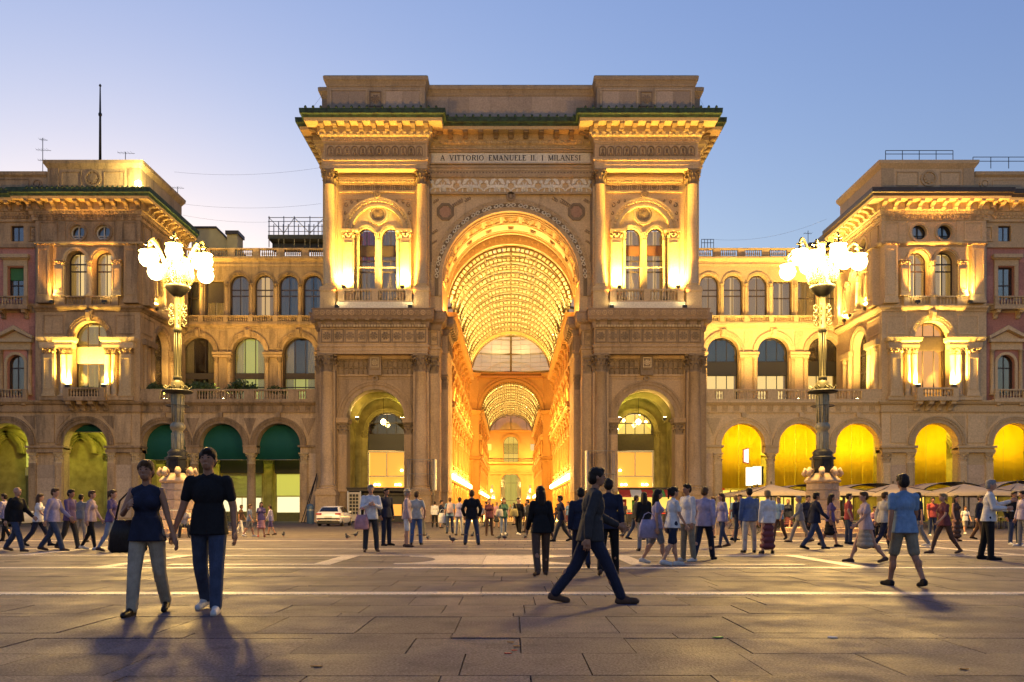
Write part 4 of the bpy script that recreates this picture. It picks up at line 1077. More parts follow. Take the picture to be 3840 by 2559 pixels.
MB(f).wall(-W-.3, W+.3, 20.0, 30.2, 0, .6, [('arch', 0, W-.35, 20.0, ZV-.9)], na=24).obj('octagon_wall', 'stone_gallery', GAL)
MB(f).ring(0, ZV-.9, W-.3, W+.25, -.35, 0, 0, pi, 26).ring(0, ZV-.9, W+.4, W+.9, -.25, 0, .15, pi-.15, 26).obj('octagon_arch', 'stone_gallery', GAL)
me = cached('octdisc', lambda: MB().ring(0, 0, .18, .3, -.3, 0, 0, 2*pi, 8).mesh('arch_disc', 'stone_gallery_panel'))
for i in range(22):
    t = pi*(i+.5)/22; link('arch_disc', me, GAL, ((W+.65)*cos(t), B1, ZV-.9+(W+.65)*sin(t)))
MB(f).ring(0, ZV+1.5, W+1.4, W+1.6, -.2, 0, .5, pi-.5, 20).box(-W-.3, W+.3, -.5, 0, 29.0, 29.4).box(-W-.3, W+.3, -.35, 0, 29.8, 30.2).obj('octagon_moulding', 'stone_gallery_panel', GAL)
MB(Frame((0, A2, 0))).wall(-W-.3, W+.3, 20.0, 30.2, 0, .6, [('arch', 0, W-.3, 20.0, ZV)], na=24).obj('octagon_wall', 'stone_gallery', GAL)
mb = MB(); nd = 16; dome = []
for k in range(6):
    t = k/5*radians(62); dome.append((22.0*cos(t), 30.2+17*sin(t)))
for i in range(nd):
    t = 2*pi*i/nd; mb.tube([(r*cos(t), OC[1]+r*sin(t), z) for r, z in dome], .22, 4)
for r, z in dome:
    mb.tube([(r*cos(2*pi*i/32), OC[1]+r*sin(2*pi*i/32), z) for i in range(33)], .2, 4)
dm = mb.obj('dome', 'iron_vault', GAL)
for k in range(5):
    def mk(k=k):
        m = MB(); n = 1; (r0, z0), (r1, z1) = dome[k], dome[k+1]; h = pi/nd*.97
        vs = [(r*cos(t), r*sin(t), z) for (r, z) in ((r0, z0), (r1, z1)) for t in (-h, h)]
        m.add([vs[0], vs[1], vs[3], vs[2]]+[(x*1.002, y*1.002, z+.03) for x, y, z in (vs[0], vs[1], vs[3], vs[2])], [(0, 1, 2, 3), (7, 6, 5, 4), (0, 4, 5, 1), (1, 5, 6, 2), (2, 6, 7, 3), (3, 7, 4, 0)])
        for u in (.25, .5, .75):
            m.tube([tuple(vs[0][i]*(1-u)+vs[1][i]*u for i in range(3)), tuple(vs[2][i]*(1-u)+vs[3][i]*u for i in range(3))], .04, 3)
            m.tube([tuple(vs[0][i]*(1-u)+vs[2][i]*u for i in range(3)), tuple(vs[1][i]*(1-u)+vs[3][i]*u for i in range(3))], .04, 3)
        return m.mesh('pane', 'dome_glass')
    me = mk()
    for i in range(nd): sub('pane', me, dm, GAL, (0, OC[1], 0), 2*pi*(i+.5)/nd)
# far end of the gallery: half dome, tall window, balcony, arched exit
YE = 246.0
def ZE(v): return Z(v, YE)
fe = Frame((0, YE, 0))
MB(fe).wall(-16, 16, 0, 40, 0, 1.2, [('arch', 0, 2.2, ZE(1063), ZE(1020)), ('arch', 0, 3.0, 0, ZE(1110)), ('rect', -6.6, .85, ZE(1035), ZE(1020)), ('rect', 6.6, .85, ZE(1035), ZE(1020)), ('rect', -5.3, .6, 4.5, 8.5), ('rect', 5.3, .6, 4.5, 8.5)]).obj('end_wall', 'stone_gallery', GAL)
archivolt(GAL, fe, 0, ZE(1020), 2.2, 2.9, 0, 'stone_gallery'); archivolt(GAL, fe, 0, ZE(1110), 3.0, 3.8, 0, 'stone_gallery')
window(GAL, fe, 0, 2.2, ZE(1063), ZE(1020), .4, cols=3, rows=(ZE(1020), ZE(1042)), curtain=None, back='room_lit_yellow', fmat='bronze_dark', depth=1.2)
window(GAL, fe, 0, 3.0, .1, ZE(1110), .6, cols=4, rows=(ZE(1150), ZE(1110)), curtain='curtain_cream', gap=.6, back='room_lit_green', fmat='bronze_dark', depth=1.2)
for q in (-6.6, 6.6): MB(fe).box(q-.85, q+.85, .5, .6, ZE(1035), ZE(1020)).obj('lit_window', 'room_lit_yellow' if q < 0 else 'pane_dark', GAL)
for q in (-5.3, 5.3): MB(fe).box(q-.6, q+.6, .5, .6, 4.5, 8.5).obj('dark_window', 'pane_dark', GAL)
for z, d in ((ZE(1064), 1.2), (ZE(990), .7), (ZE(985), .9), (ZE(1088), .4)): MB(fe).box(-16, 16, -d, 0, z-.25, z+.2).obj('end_cornice', 'stone_gallery', GAL)
mb = MB(fe)
mb.tube([(-8, -1.1, ZE(1064)+1.25), (8, -1.1, ZE(1064)+1.25)], .08, 4)
for i in range(41): mb.tube([(-8+.4*i, -1.1, ZE(1064)+.2), (-8+.4*i, -1.1, ZE(1064)+1.25)], .04, 4)
mb.obj('balcony_railing', 'bronze_dark', GAL)
for i in range(10):
    a = -7.2+1.6*i; link('pilaster', CACHE['gpil'], GAL, (a+(.3 if a > 0 else -.3)*3, YE, 6.5)) if abs(a) > 3 else None
mb = MB(); prof = [(8.0*cos(t), 24.0+6.0*sin(t)) for t in [radians(x) for x in (0, 20, 40, 60, 80)]]
mb.lathe(prof, 0, YE-1, 0, n=20, cap=False); hd = mb.obj('half_dome', 'vault_glass', GAL)
mb = MB()
for i in range(10):
    t = 2*pi*(i+.5)/10; mb.tube([(r*cos(t)*.99, YE-1+r*sin(t)*.99, z) for r, z in prof], .1, 4)
mb.obj('half_dome_rib', 'iron_vault', GAL)
# gallery floor and unseen fill lights added for walls, vault and octagon
fl = MB().box(-19, 19, 81, 250, -.3, .006).obj('gallery_floor', 'gallery_paving', None, kind='structure')
def _pt(p, r, col):
    ld = bpy.data.lights.new('unseen_light', 'POINT'); ld.energy = p; ld.color = col; ld.shadow_soft_size = r
    if hasattr(ld, 'use_soft_falloff'): ld.use_soft_falloff = False
    return ld

def gal_light(x, y, z, p, r=.25, col=(1, .56, .11)):
    ld = cached(('gpt', p, r, col), lambda: _pt(p, r, col))
    o = bpy.data.objects.new('unseen_light', ld); COL.objects.link(o); o.parent = GAL; o.matrix_parent_inverse = Matrix.Translation([-v for v in GAL['base']]); o.location = (x, y, z)
def vault_light(x, y, z, k=1.0):
    ld = cached(('vsp', k), lambda: _spot(GV*k, (1, .72, .24), 2.7, .3, .6))
    o = bpy.data.objects.new('unseen_light', ld); COL.objects.link(o); o.parent = GAL; o.matrix_parent_inverse = Matrix.Translation([-v for v in GAL['base']]); o.location = (x, y, z); o.rotation_euler = (pi, 0, 0)
for s in (-1, 1):
    for y in (91.5, 100, 108.5, 117, 125.5, 182, 196, 210, 224):
        gal_light(s*5.6, y, 5.2, GP*1.0); gal_light(s*5.0, y+2, 13.4, GP*.5); vault_light(s*4.6, y+1, 23.0)
for x, y in ((-13, 146), (13, 146), (-11, 165), (11, 165)): gal_light(x, y, 14, GP*5, .5)  # added to brighten the octagon walls, no fixtures
for i in range(6): vault_light(15*cos(pi/6+i*pi/3), 154+15*sin(pi/6+i*pi/3), 29.5, .22)  # unseen spots added to brighten the dome glass
for x in (-6, 6): gal_light(x, 241, 7, GP*2, .5); gal_light(x, 241, 16, GP*3, .5)
# ------------------------------------------------------------------ arcaded wings and corner pavilions on both sides
YA, YW, YP = 80.5, 91.0, 80.2
AC = (22.39, 27.92, 33.42)                        # arches of the wing arcade
def wing(s):
    left = s < 0
    side = 'left' if left else 'right'
    st = 'stone_left' if left else 'stone_right'
    cv = 'stone_sooty' if left else 'stone_right'
    sb = 'stone_slab'
    B = building('arcaded_wing', ('sooty arcaded wing left of the arch with three green awnings and a planted terrace' if left else 'pale arcaded wing right of the arch with three yellow curtained arches'), 'building', (s*27, 86, 0))
    f = half(s); fa = Frame((0, YA, 0), (s, 0), (0, 1)); fw = Frame((0, YW, 0), (s, 0), (0, 1))
    # ground arcade
    MB(fa).wall(18.7, 35.55, 6.65, 10.5, 0, 1.0, [('arch', a, 2.1, 6.65, 7.39) for a in AC], na=18, back=True).obj('arcade_wall', st, B)
    MB(fa).box(18.7, 20.29, 0, 1.0, 0, 6.65).obj('end_pier', st, B)
    ashlar(B, fa, 18.75, 20.25, 0, .3, 6.6, 1.5, 1.05, sb, .03)
    for a in AC:
        archivolt(B, fa, a, 7.39, 2.1, 2.72, 0, cv, beads=30)
        MB(fa).box(a-.2, a+.2, -.3, 0, 10.05, 10.5).obj('keystone', cv, B)
    for a in (25.15, 30.67):
        column(B, fa, a, .45, 0, 6.65, .44, 1.05, st, 'stone_lit' if left else st)
        MB(fa).box(a-.55, a+.55, -.1, 1.0, 6.65, 7.3).box(a-.66, a+.66, -.2, 1.1, 7.2, 7.39).obj('impost', cv, B)
    column(B, fa, 19.9, .1, 0, 6.65, .38, 1.05, st, 'stone_lit' if left else st, flat=True, name='pilaster')
    MB(fa).box(18.7, 20.5, -.2, 1.1, 7.2, 7.39).obj('impost', cv, B)
    for a0, a1 in ((24.55, 25.75), (30.07, 31.27), (18.8, 20.2)): MB(fa).prism([(a0, 10.0), (a1, 10.0), ((a0+a1)/2, 8.3)], -.05, 0).obj('spandrel_panel', cv, B)
    MB(f).sweep([(18.7, YA), (35.55, YA)], [(-1, 10.5), (.12, 10.5), (.16, 10.62), (.05, 10.64), (.05, 11.22), (.2, 11.26), (.34, 11.42), (.42, 11.46), (.42, 11.62), (-1, 11.64)]).obj('arcade_cornice', cv, B)
    run(B, fa, m_coffer(.5, .52, .08, cv), 'rosette_panel', 19.0, 35.3, 15, -.05, 10.67)
    MB(fa).box(18.7, 35.55, 1.0, YW-YA, 11.2, 11.6).obj('terrace_floor', st, B)
    posts = [19.1, 20.9, 25.15, 30.67, 34.2, 35.2]
    balustrade(B, fa, 18.72, 35.53, -.12, 11.64, 1.12, st, 62, .3, posts, postw=1.0, r=.1)
    # portico behind the arcade
    MB(fa).box(18.7, 60, 1.0, 6.5, 10.2, 10.5).obj('portico_ceiling', 'portico_wall', B)
    MB(fa).box(18.7, 60, 6.5, 7.0, 0, 10.5).obj('portico_wall', 'portico_wall', B)
    for a in (20.0, 25.15, 30.67, 36.3, 38.6):
        column(B, fa, a, 6.4, 0, 6.8, .42, .9, 'portico_wall', 'portico_dark', flat=True, name='pilaster')
    MB(fa).box(18.7, 35.5, 6.2, 6.5, 6.8, 7.2).obj('portico_string', 'portico_wall', B)
    for a in AC:
        archivolt(B, fa, a, 7.3, 1.9, 2.4, 6.5, 'portico_wall')
    # inner line of arches seen through the arcade
    for a in (22.39-2.75, 25.15, 30.67, 36.0):
        MB(fa).box(a-.5, a+.5, 6.1, 6.5, 6.0, 6.85).obj('inner_capital', 'portico_dark', B)
    # upper wall on the terrace
    F1 = (23.1, 28.6, 34.1)
    z1 = 18.3
    MB(fw).wall(17.5, 36.5, 11.6, 21.0, 0, .8, [('arch', a, 1.74, 11.6, z1) for a in F1], na=18).obj('first_floor_wall', st, B)
    for k, a in enumerate(F1):
        archivolt(B, fw, a, z1, 1.74, 2.28, 0, cv, key=(.28, .36, 19.95, 20.95, .3), beads=24)
        if left:
            lit = k < 2 and 'room_lit_green' or 'black_panel'
            window(B, fw, a, 1.72, 11.65, z1, .75, cols=3, rows=(14.6 if k < 3 else 14, 16.1), curtain='curtain_cream', gap=.45, back=lit if k else 'room_lit_green', curtain_z=20, fmat='frame_wood')
            MB(fw).box(a-1.7, a+1.7, .6, .7, 15.5, 16.15).obj('transom', 'blind_dark', B)
            bx = MB(fw).box(a-1.65, a+1.65, 1.2, 1.3, 16.2, 20.0).obj('upper_blind', 'blind_dark', B) if k == 0 else None
        else:
            window(B, fw, a, 1.72, 11.65, z1, .75, cols=3, rows=(15.9, 17.4), curtain=None, back='glow_backing' , curtain_z=15.7, fmat='black_panel', depth=1.4)
            MB(fw).box(a-1.7, a+1.7, .55, .68, 15.9, 17.35).obj('dark_awning', 'black_panel', B)
            MB(fw).box(a-1.7, a+1.7, 1.6, 1.7, 16, 20).obj('dark_room', 'black_panel', B)
    for a in (20.2, 20.9, 25.15, 26.55, 30.65, 32.05, 35.9):
        column(B, fw, a, -.12, 11.6, z1-.55, .24, .6, st, cv)
    for a0, a1 in ((19.6, 21.3), (24.85, 26.85), (30.35, 32.35), (35.7, 36.5)):
        MB(fw).box(a0, a1, -.4, .2, z1-.55, z1-.3).box(a0-.08, a1+.08, -.5, .2, z1-.25, z1).obj('impost', cv, B)
        MB(fw).box((a0+a1)/2-.45, (a0+a1)/2+.45, -.08, 0, z1+.4, 20.6).obj('wall_panel', cv, B)
    MB(f).sweep([(17.5, YW), (36.5, YW)], [(-.8, 20.9), (.1, 20.9), (.14, 21.05), (.4, 21.2), (.5, 21.25), (.5, 21.48), (-.8, 21.5)]).obj('first_floor_cornice', cv, B)
    # second floor loggia
    G = (21.6, 24.22, 26.9, 29.6, 32.3, 35.0)
    arch = [True, True, True, left, False, False]
    zs, top = 25.75, 26.78
    ops = [('arch', a, 1.03, 22.3, zs) if r else ('rect', a, 1.03, 22.3, 26.1) for a, r in zip(G, arch)]
    MB(fw).wall(17.5, 36.5, 21.5, 27.7, 0, .7, ops, na=14).obj('second_floor_wall', st, B)
    for k, (a, r) in enumerate(zip(G, arch)):
        if r: archivolt(B, fw, a, zs, 1.03, 1.3, 0, cv, steps=((0, .5, .06), (.5, 1, .13)))
        if left:
            kw = dict(curtain='curtain_cream', gap=.3, back='black_panel')
            if k == 4: kw.update(blind='blind_dark', blind_z=(23.8, 26.0))
        else: kw = dict(curtain='curtain_cream', gap=.02, back='amber_backing')
        kw['gap'] = RND.choice((.02, .12, .3, .45)) if left else RND.choice((.02, .05, .2)); kw['back'] = RND.choice(('black_panel', 'amber_backing', 'room_dim'))if left else RND.choice(('amber_backing', 'amber_backing', 'glow_backing'))  # right backs glow in place of floodlight falling on the curtains
        window(B, fw, a, 1.0, 22.3, zs if r else 26.1, .5, arched=r, cols=2, rows=(24.55, 25.2) if r else (24.3,), fmat='frame_wood', **kw)
    for i in range(len(G)-1):
        column(B, fw, (G[i]+G[i+1])/2, -.1, 22.25, zs, .2, .4, st, cv)
    column(B, fw, 20.28, -.1, 22.25, zs, .2, .4, st, cv)
    balustrade(B, fw, 17.6, 36.4, -.28, 21.5, .76, st, 78, .26, [20.25]+[(G[i]+G[i+1])/2 for i in range(5)], postw=.5, r=.075)
    MB(f).sweep([(17.5, YW), (36.5, YW)], [(-.8, 27.7), (.06, 27.7), (.1, 27.95), (.04, 28.0), (.04, 28.2), (.3, 28.35), (.45, 28.45), (.45, 28.62), (-.8, 28.64)]).obj('roof_cornice', st, B)
    balustrade(B, fw, 17.6, 36.4, .1, 28.64, 1.02, st, 84, .34, [19.7+2.68*i for i in range(7)], postw=.75, r=.1)
    MB(fw).box(17.5, 50, 2.4, 14, 10, 28.6).box(17.5, 50, .75, 2.4, 27.8, 28.6).box(17.5, 36, .85, 2.4, 20.9, 21.5).obj('wing_core', st, B)
    return B

def pavilion(s):
    left = s < 0
    st = 'stone_left' if left else 'stone_right'
    cv = 'stone_sooty' if left else 'stone_right'
    B = building('corner_pavilion', ('sooty corner pavilion at the left with a rooftop spotlight and mast' if left else 'pale corner pavilion at the right with a rooftop railing'), 'building', (s*44, 85, 0))
    f = half(s); fp = Frame((0, YP, 0), (s, 0), (0, 1)); fs = Frame((s*35.6, YP, 0), (0, 1), (s, 0))
    E_ = 66.0; AP_ = (40.85, 48.4, 55.9)
    CX = 40.4
    # ground floor
    MB(fp).wall(35.6, E_, 7.3, 10.5, 0, 1.1, [('arch', a, 2.1, 7.3, 7.39) for a in AP_], na=18, back=True).obj('arcade_wall', st, B)
    for a0, a1 in ((35.6, 38.75), (42.95, 46.3), (50.5, 53.8), (58, E_)):
        MB(fp).box(a0, a1, .05, 1.1, 0, 7.3).obj('pier', st, B)
        ashlar(B, fp, a0+.75, a1-.75, .05, .4, 5.5, a1-a0-1.5, 1.25, 'stone_slab', .05)
        for a in (a0+.42, a1-.42): column(B, fp, a, .2, 0, 6.65, .36, 1.0, st, 'stone_lit' if left else st, flat=True, name='pilaster')
        MB(fp).box(a0-.08, a1+.08, -.3, 1.15, 6.65, 6.95).box(a0-.18, a1+.18, -.4, 1.2, 7.1, 7.3).box(a0, a1, -.2, 1.1, 6.95, 7.1).obj('impost', cv, B)
        MB(fp).box(a0+.85, a1-.85, -.1, 0, 7.6, 10.3).obj('wall_panel', st, B)
    for a in AP_:
        archivolt(B, fp, a, 7.39, 2.1, 2.78, 0, cv, beads=30)
        for q in (-1, 1): MB(fp).prism([(a+q*2.7, 10.2), (a+q*1.5, 10.2), (a+q*2.7, 8.9)], -.05, 0).obj('spandrel_panel', cv, B)
        # wall arcade inside the portico: paired pilasters, dark capitals, ribbed arches to either side
        for q in (-1, 1):
            column(B, fp, a+q*.95, 6.45, 0, 7.0, .3, .85, 'portico_wall', 'portico_dark', flat=True, name='pilaster')
            archivolt(B, fp, a+q*3.05, 7.0, 1.75, 2.5, 6.55, 'portico_wall', steps=((0, .3, .25), (.3, .6, .4), (.6, 1, .55)))
        MB(fp).box(a-.62, a+.62, 6.5, 6.6, 7.3, 9.6).obj('niche_panel', 'portico_dark', B)
        MB(fp).box(a-1.35, a+1.35, 6.2, 6.6, 6.95, 7.2).obj('portico_string', 'portico_wall', B)
    MB(f).sweep([(35.6, YP+6), (35.6, YP), (E_, YP)], [(-1, 10.5), (.14, 10.5), (.2, 10.65), (.05, 10.68), (.05, 11.25), (.25, 11.3), (.4, 11.5), (.4, 11.62), (-1, 11.64)]).obj('ground_cornice', cv, B)
    # first floor
    zs = 17.65
    MB(fp).wall(35.6, 45.65, 11.6, 20.2, 0, .9, [('arch', CX, 1.66, 11.6, zs)], na=18).obj('first_floor_wall', st, B)
    archivolt(B, fp, CX, zs, 1.66, 2.2, 0, cv if left else 'stone_lit', key=(.26, .36, 19.2, 20.3, .34), beads=22)
    if left:
        window(B, fp, CX, 1.6, 12.0, zs, .7, cols=3, rows=(15.3, 17.1), curtain='curtain_cream', gap=.0, curtain_z=18.9, back='room_lit_yellow', depth=1.2)
        MB(fp).box(CX-1.6, CX+1.6, .58, .66, 15.3, 16.9).obj('transom', 'stone_lit', B)
    else:
        window(B, fp, CX, 1.6, 12.0, zs, .7, cols=3, rows=(16.6, 17.9), curtain=None, back='room_lit_orange', fmat='frame_wood')
        MB(fp).box(CX-1.6, CX+1.6, .56, .66, 16.6, 17.85).obj('transom', 'bronze_dark', B)
    for a0, a1 in ((36.05, 38.95), (41.85, 44.95)):
        mb = MB(f); P_ = [(a0, YP+.2), (a0, YP-.55), (a1, YP-.55), (a1, YP+.2)]
        mb.sweep(P_, [(-.6, 16.6), (0, 16.6), (.05, 16.9), (.03, 17.15), (.2, 17.3), (.26, 17.6), (-.6, 17.65)]); mb.box(a0+.1, a1-.1, YP-.5, YP, 16.6, 17.6)
        mb.obj('aedicule_entablature', 'stone_lit', B)
        inn = a1 if a0 < 40 else a0; sg = -1 if a0 < 40 else 1
        for k, (d, fl) in enumerate(((.35, False), (1.0, False), (2.2, True))):
            column(B, fp, inn+sg*d, -.28 if not fl else -.1, 12.0, 16.6, .27 if not fl else .55, .62, 'stone_lit', cv, flat=fl, name='pilaster' if fl else 'column')
        MB(fp).box(a0-.05, a1+.05, -.6, 0, 11.64, 12.0).obj('plinth', st, B)
    for a0, a1 in ((36.1, 38.0), (42.9, 44.9)): mb = MB(fp); frame_panel(mb, a0, a1, 18.0, 19.9, 0, .12, .06); mb.obj('wall_panel', cv, B)
    # balcony on brackets
    MB(fp).box(38.4, 42.4, -1.25, 0, 11.5, 11.75).obj('balcony_slab', cv, B)
    run(B, fp, m_bracket(.42, 1.05, .95, cv), 'bracket', 38.8, 42.0, 4, -.05, 10.55, ends=True)
    balustrade(B, fp, 38.45, 42.35, -1.1, 11.75, .98, st, 14, .28, (38.7, 42.1), postw=.55, r=.1)
    # second floor with the twin window
    MB(f).sweep([(35.6, YP+11), (35.6, YP), (45.65, YP)], [(-.9, 20.2), (.1, 20.2), (.18, 20.35), (.4, 20.5), (.45, 20.66), (-.9, 20.68)]).obj('second_cornice', cv, B)
    z2 = 25.04
    MB(fp).wall(35.6, 45.65, 20.68, 26.45, 0, .8, [('arch', CX-1.3, 1.0, 21.6, z2), ('arch', CX+1.3, 1.0, 21.6, z2)], na=16).obj('second_floor_wall', st, B)
    for q in (-1, 1):
        archivolt(B, fp, CX+q*1.3, z2, 1.0, 1.3, 0, 'stone_lit', steps=((0, .5, .1), (.5, 1, .2)))
        window(B, fp, CX+q*1.3, .98, 21.65, z2, .7, cols=2, rows=(24.2, 24.9), curtain='curtain_cream', gap=.25 if left else .05, back='glow_backing')
        column(B, fp, CX+q*2.75, -.12, 21.6, z2, .42, .62, 'stone_lit', 'stone_lit', flat=True, name='pilaster')
        column(B, fp, CX+q*4.15, -.02, 20.9, 26.45, .62, .01, st, cv, flat=True, name='pilaster')
    column(B, fp, CX, -.12, 21.6, z2, .26, .62, 'stone_lit', 'stone_lit')
    balustrade(B, fp, 37.6, 43.2, -.2, 20.68, .95, cv, 18, .26, (37.85, 40.4, 42.95), postw=.55, r=.09)
    for a0, a1 in ((35.8, 37.5), (43.3, 45.4)): mb = MB(fp); frame_panel(mb, a0, a1, 20.75, 21.5, 0, .1, .06); mb.obj('wall_panel', st, B)
    # attic storey with round windows
    MB(f).sweep([(35.6, YP+11), (35.6, YP), (45.65, YP)], [(-.8, 26.45), (.08, 26.45), (.12, 26.55), (.3, 26.65), (.34, 26.8), (-.8, 26.82)]).obj('third_cornice', 'stone_lit', B)
    MB(fp).wall(35.6, 45.65, 26.8, 29.0, 0, .6, [('circ', CX-1.22, .72, 27.8), ('circ', CX+1.22, .72, 27.8)], na=20).obj('third_floor_wall', st, B)
    for q in (-1, 1):
        MB(fp).ring(CX+q*1.22, 27.8, .72, .84, -.1, 0, 0, 2*pi, 24).ring(CX+q*1.22, 27.8, .84, .97, -.16, 0, 0, 2*pi, 24).obj('oculus_frame', cv, B)
        o = MB(fp).ring(CX+q*1.22, 27.8, .62, .72, .3, .4, 0, 2*pi, 20).box(CX+q*1.22-.04, CX+q*1.22+.04, .3, .38, 27.1, 28.5).box(CX+q*1.22-.65, CX+q*1.22+.65, .3, .38, 27.5, 27.56).box(CX+q*1.22-.65, CX+q*1.22+.65, .3, .38, 27.3, 27.36).obj('round_window', 'white_plastic' if left else 'black_panel', B)
        p = MB(fp).disc(CX+q*1.22, 27.8, .7, .42, .44, 20).obj('pane', 'pane_dark', None); p.parent = o; p.matrix_parent_inverse = o.matrix_basis.inverted()
        p = MB(fp).disc(CX+q*1.22, 27.8, .74, .62, .66, 20).obj('room_back', 'black_panel' if left or q > 0 else 'curtain_cream', None); p.parent = o; p.matrix_parent_inverse = o.matrix_basis.inverted()
    for q in ((35.9, 37.3, 26.95, 28.85, 0, .14, .07), (43.5, 45.3, 26.95, 28.85, 0, .14, .07), (38.0, 42.8, 26.88, 28.9, 0, .06, .05)): mb = MB(fp); frame_panel(mb, *q); mb.obj('wall_panel', cv, B)
    # great cornice
    PE = [(35.6, YP+11), (35.6, YP), (45.9, YP), (45.9, YP+.4), (E_, YP+.4)]
    zc = 28.95
    MB(f).sweep(PE, [(-.6, zc), (.06, zc), (.1, zc+.5), (.2, zc+.55), (.3, zc+.85), (.42, zc+.9), (.42, zc+1.6), (1.3, zc+1.62), (1.36, zc+1.85), (-.6, zc+1.86)]).obj('great_cornice', 'stone_lit' if not left else st, B)
    MB(f).sweep(PE, [(-.3, zc+1.86), (1.4, zc+1.86), (1.46, zc+2.1), (1.58, zc+2.16), (1.6, zc+2.6), (-.3, zc+2.66)]).obj('gutter', 'copper_green' if left else 'bronze_dark', B)
    cm = cv if left else 'stone_lit'
    brk = m_bracket(.36, .84, .66, cm); egg = m_egg(.22, .2, .12, cm); den = cached(('dn', cm), lambda: MB().box(-.1, .1, -.12, 0, 0, .2).mesh('dentil', cm))
    run(B, fp, brk, 'modillion', 35.5, 45.9, 10, -.42, zc+.94, ends=True); run(B, fp, egg, 'egg_ornament', 35.5, 45.8, 30, -.2, zc+.6); run(B, fp, den, 'dentil', 35.5, 45.8, 30, -.08, zc+.28)
    fo = Frame((0, YP+.4, 0), (s, 0), (0, 1))
    run(B, fo, brk, 'modillion', 46.9, 56, 9, -.42, zc+.94, ends=True); run(B, fo, egg, 'egg_ornament', 46.4, 56, 28, -.2, zc+.6); run(B, fo, den, 'dentil', 46.4, 56, 28, -.08, zc+.28)
    run(B, fs, brk, 'modillion', .4, 10.4, 10, -.42, zc+.94, ends=True); run(B, fs, egg, 'egg_ornament', .1, 10.6, 30, -.2, zc+.6); run(B, fs, den, 'dentil', .1, 10.6, 30, -.08, zc+.28)
    fl = m_coffer(.42, .42, .08, cm)
    run(B, fp, fl, 'rosette_panel', 35.8, 45.5, 13, -.06, zc+.04)
    if left:
        cr = CACHE['lion']; run(B, fp, cr, 'gutter_crest', 34.4, 45.8, 24, -1.56, zc+2.45); run(B, fo, cr, 'gutter_crest', 46.6, 55, 18, -1.56, zc+2.45)
    # parapet above the cornice
    zt = zc+2.55
    MB(f).sweep([(35.7, YP+10.4), (35.7, YP+.4), (44.7, YP+.4), (44.7, YP+10.4)], [(-1, zt), (.1, zt), (.1, zt+.6), (0, zt+.66), (0, zt+2.55), (.1, zt+2.7), (.3, zt+3.0), (.34, zt+3.3), (.1, zt+3.4), (-1, zt+3.42)], closed=True).obj('parapet', st, B)
    MB(f).box(36.5, 44, YP+1, YP+10, zt, zt+3.3).obj('roof', 'bronze_dark', B)
    mb = MB(Frame((0, YP+.4, 0), (s, 0), (0, 1))); frame_panel(mb, 37.2, 39.3, zt+.9, zt+2.3, 0, .1, .06); frame_panel(mb, 41.4, 43.4, zt+.9, zt+2.3, 0, .1, .06)
    mb.box(35.72, 36.9, -.08, 0, zt+.65, zt+2.6); mb.box(43.6, 44.68, -.08, 0, zt+.65, zt+2.6)
    mb.ring(CX-.1, zt+1.62, .62, .8, -.12, 0, 0, 2*pi, 18); mb.disc(CX-.1, zt+1.62, .3, -.16, 0, 8)
    for i in range(8):
        t = 2*pi*i/8; mb.disc(CX-.1+.38*cos(t), zt+1.62+.38*sin(t), .15, -.13, 0, 8)
    mb.obj('parapet_rosette', cv, B)
    MB(f).sweep([(44.9, YP+.8), (E_, YP+.8)], [(-1, zt), (.1, zt), (.1, zt+.5), (0, zt+.6), (0, zt+1.9), (.2, zt+2.1), (.24, zt+2.4), (-1, zt+2.45)]).obj('low_parapet', st, B)
    mb = MB(Frame((0, YP+.8, 0), (s, 0), (0, 1)))
    for k in range(3):
        a = 45.9+5.6*k
        mb.ring(a, zt+1.25, .34, .46, -.12, 0, 0, 2*pi, 14); mb.disc(a, zt+1.25, .26, -.12, 0, 8); frame_panel(mb, a+.8, a+4.8, zt+.75, zt+1.75, 0, .1, .05)
    mb.obj('parapet_rosette', cv, B)
    # side towards the arch
    MB(fs).wall(.95, 11.2, 11.6, 20.2, 0, .8, [('arch', 4.9, 1.66, 11.6, zs)], na=16).obj('side_wall', st, B)
    archivolt(B, fs, 4.9, zs, 1.66, 2.2, 0, cv, beads=20)
    window(B, fs, 4.9, 1.6, 11.7, zs, .7, cols=2, rows=(15.3, 17.1), curtain=None, back='portico_dark')
    for a in (.9, 2.6, 7.2, 8.6): column(B, fs, a, -.12, 11.6, 17.1, .24, .6, st, cv)
    MB(fs).box(.3, 3.1, -.45, .2, 17.1, 17.65).obj('impost', cv, B); MB(fs).box(6.8, 9.2, -.45, .2, 17.1, 17.65).obj('impost', cv, B)
    MB(fs).wall(.95, 11.2, 20.68, 26.45, 0, .8, [('arch', 4.0, .9, 21.6, z2), ('arch', 6.4, .9, 21.6, z2)], na=14).obj('side_wall', st, B)
    for a in (4.0, 6.4):
        archivolt(B, fs, a, z2, .9, 1.18, 0, 'stone_lit', steps=((0, .5, .1), (.5, 1, .2)))
        window(B, fs, a, .88, 21.65, z2, .7, cols=2, rows=(24.2,), curtain='curtain_cream', gap=.3, back='black_panel')
    for a, r in ((2.6, .4), (7.8, .4), (1.1, .6), (9.6, .6)): column(B, fs, a, -.06, 21.6 if r < .5 else 20.9, z2 if r < .5 else 26.45, r, .6 if r < .5 else .01, 'stone_lit' if r < .5 else st, cv, flat=True, name='pilaster')
    column(B, fs, 5.2, -.12, 21.6, z2, .24, .6, 'stone_lit', 'stone_lit')
    MB(fs).wall(.95, 11.2, 26.8, 29.0, 0, .6, [('circ', 4.0, .68, 27.8), ('circ', 6.4, .68, 27.8)], na=20).obj('side_wall', st, B)
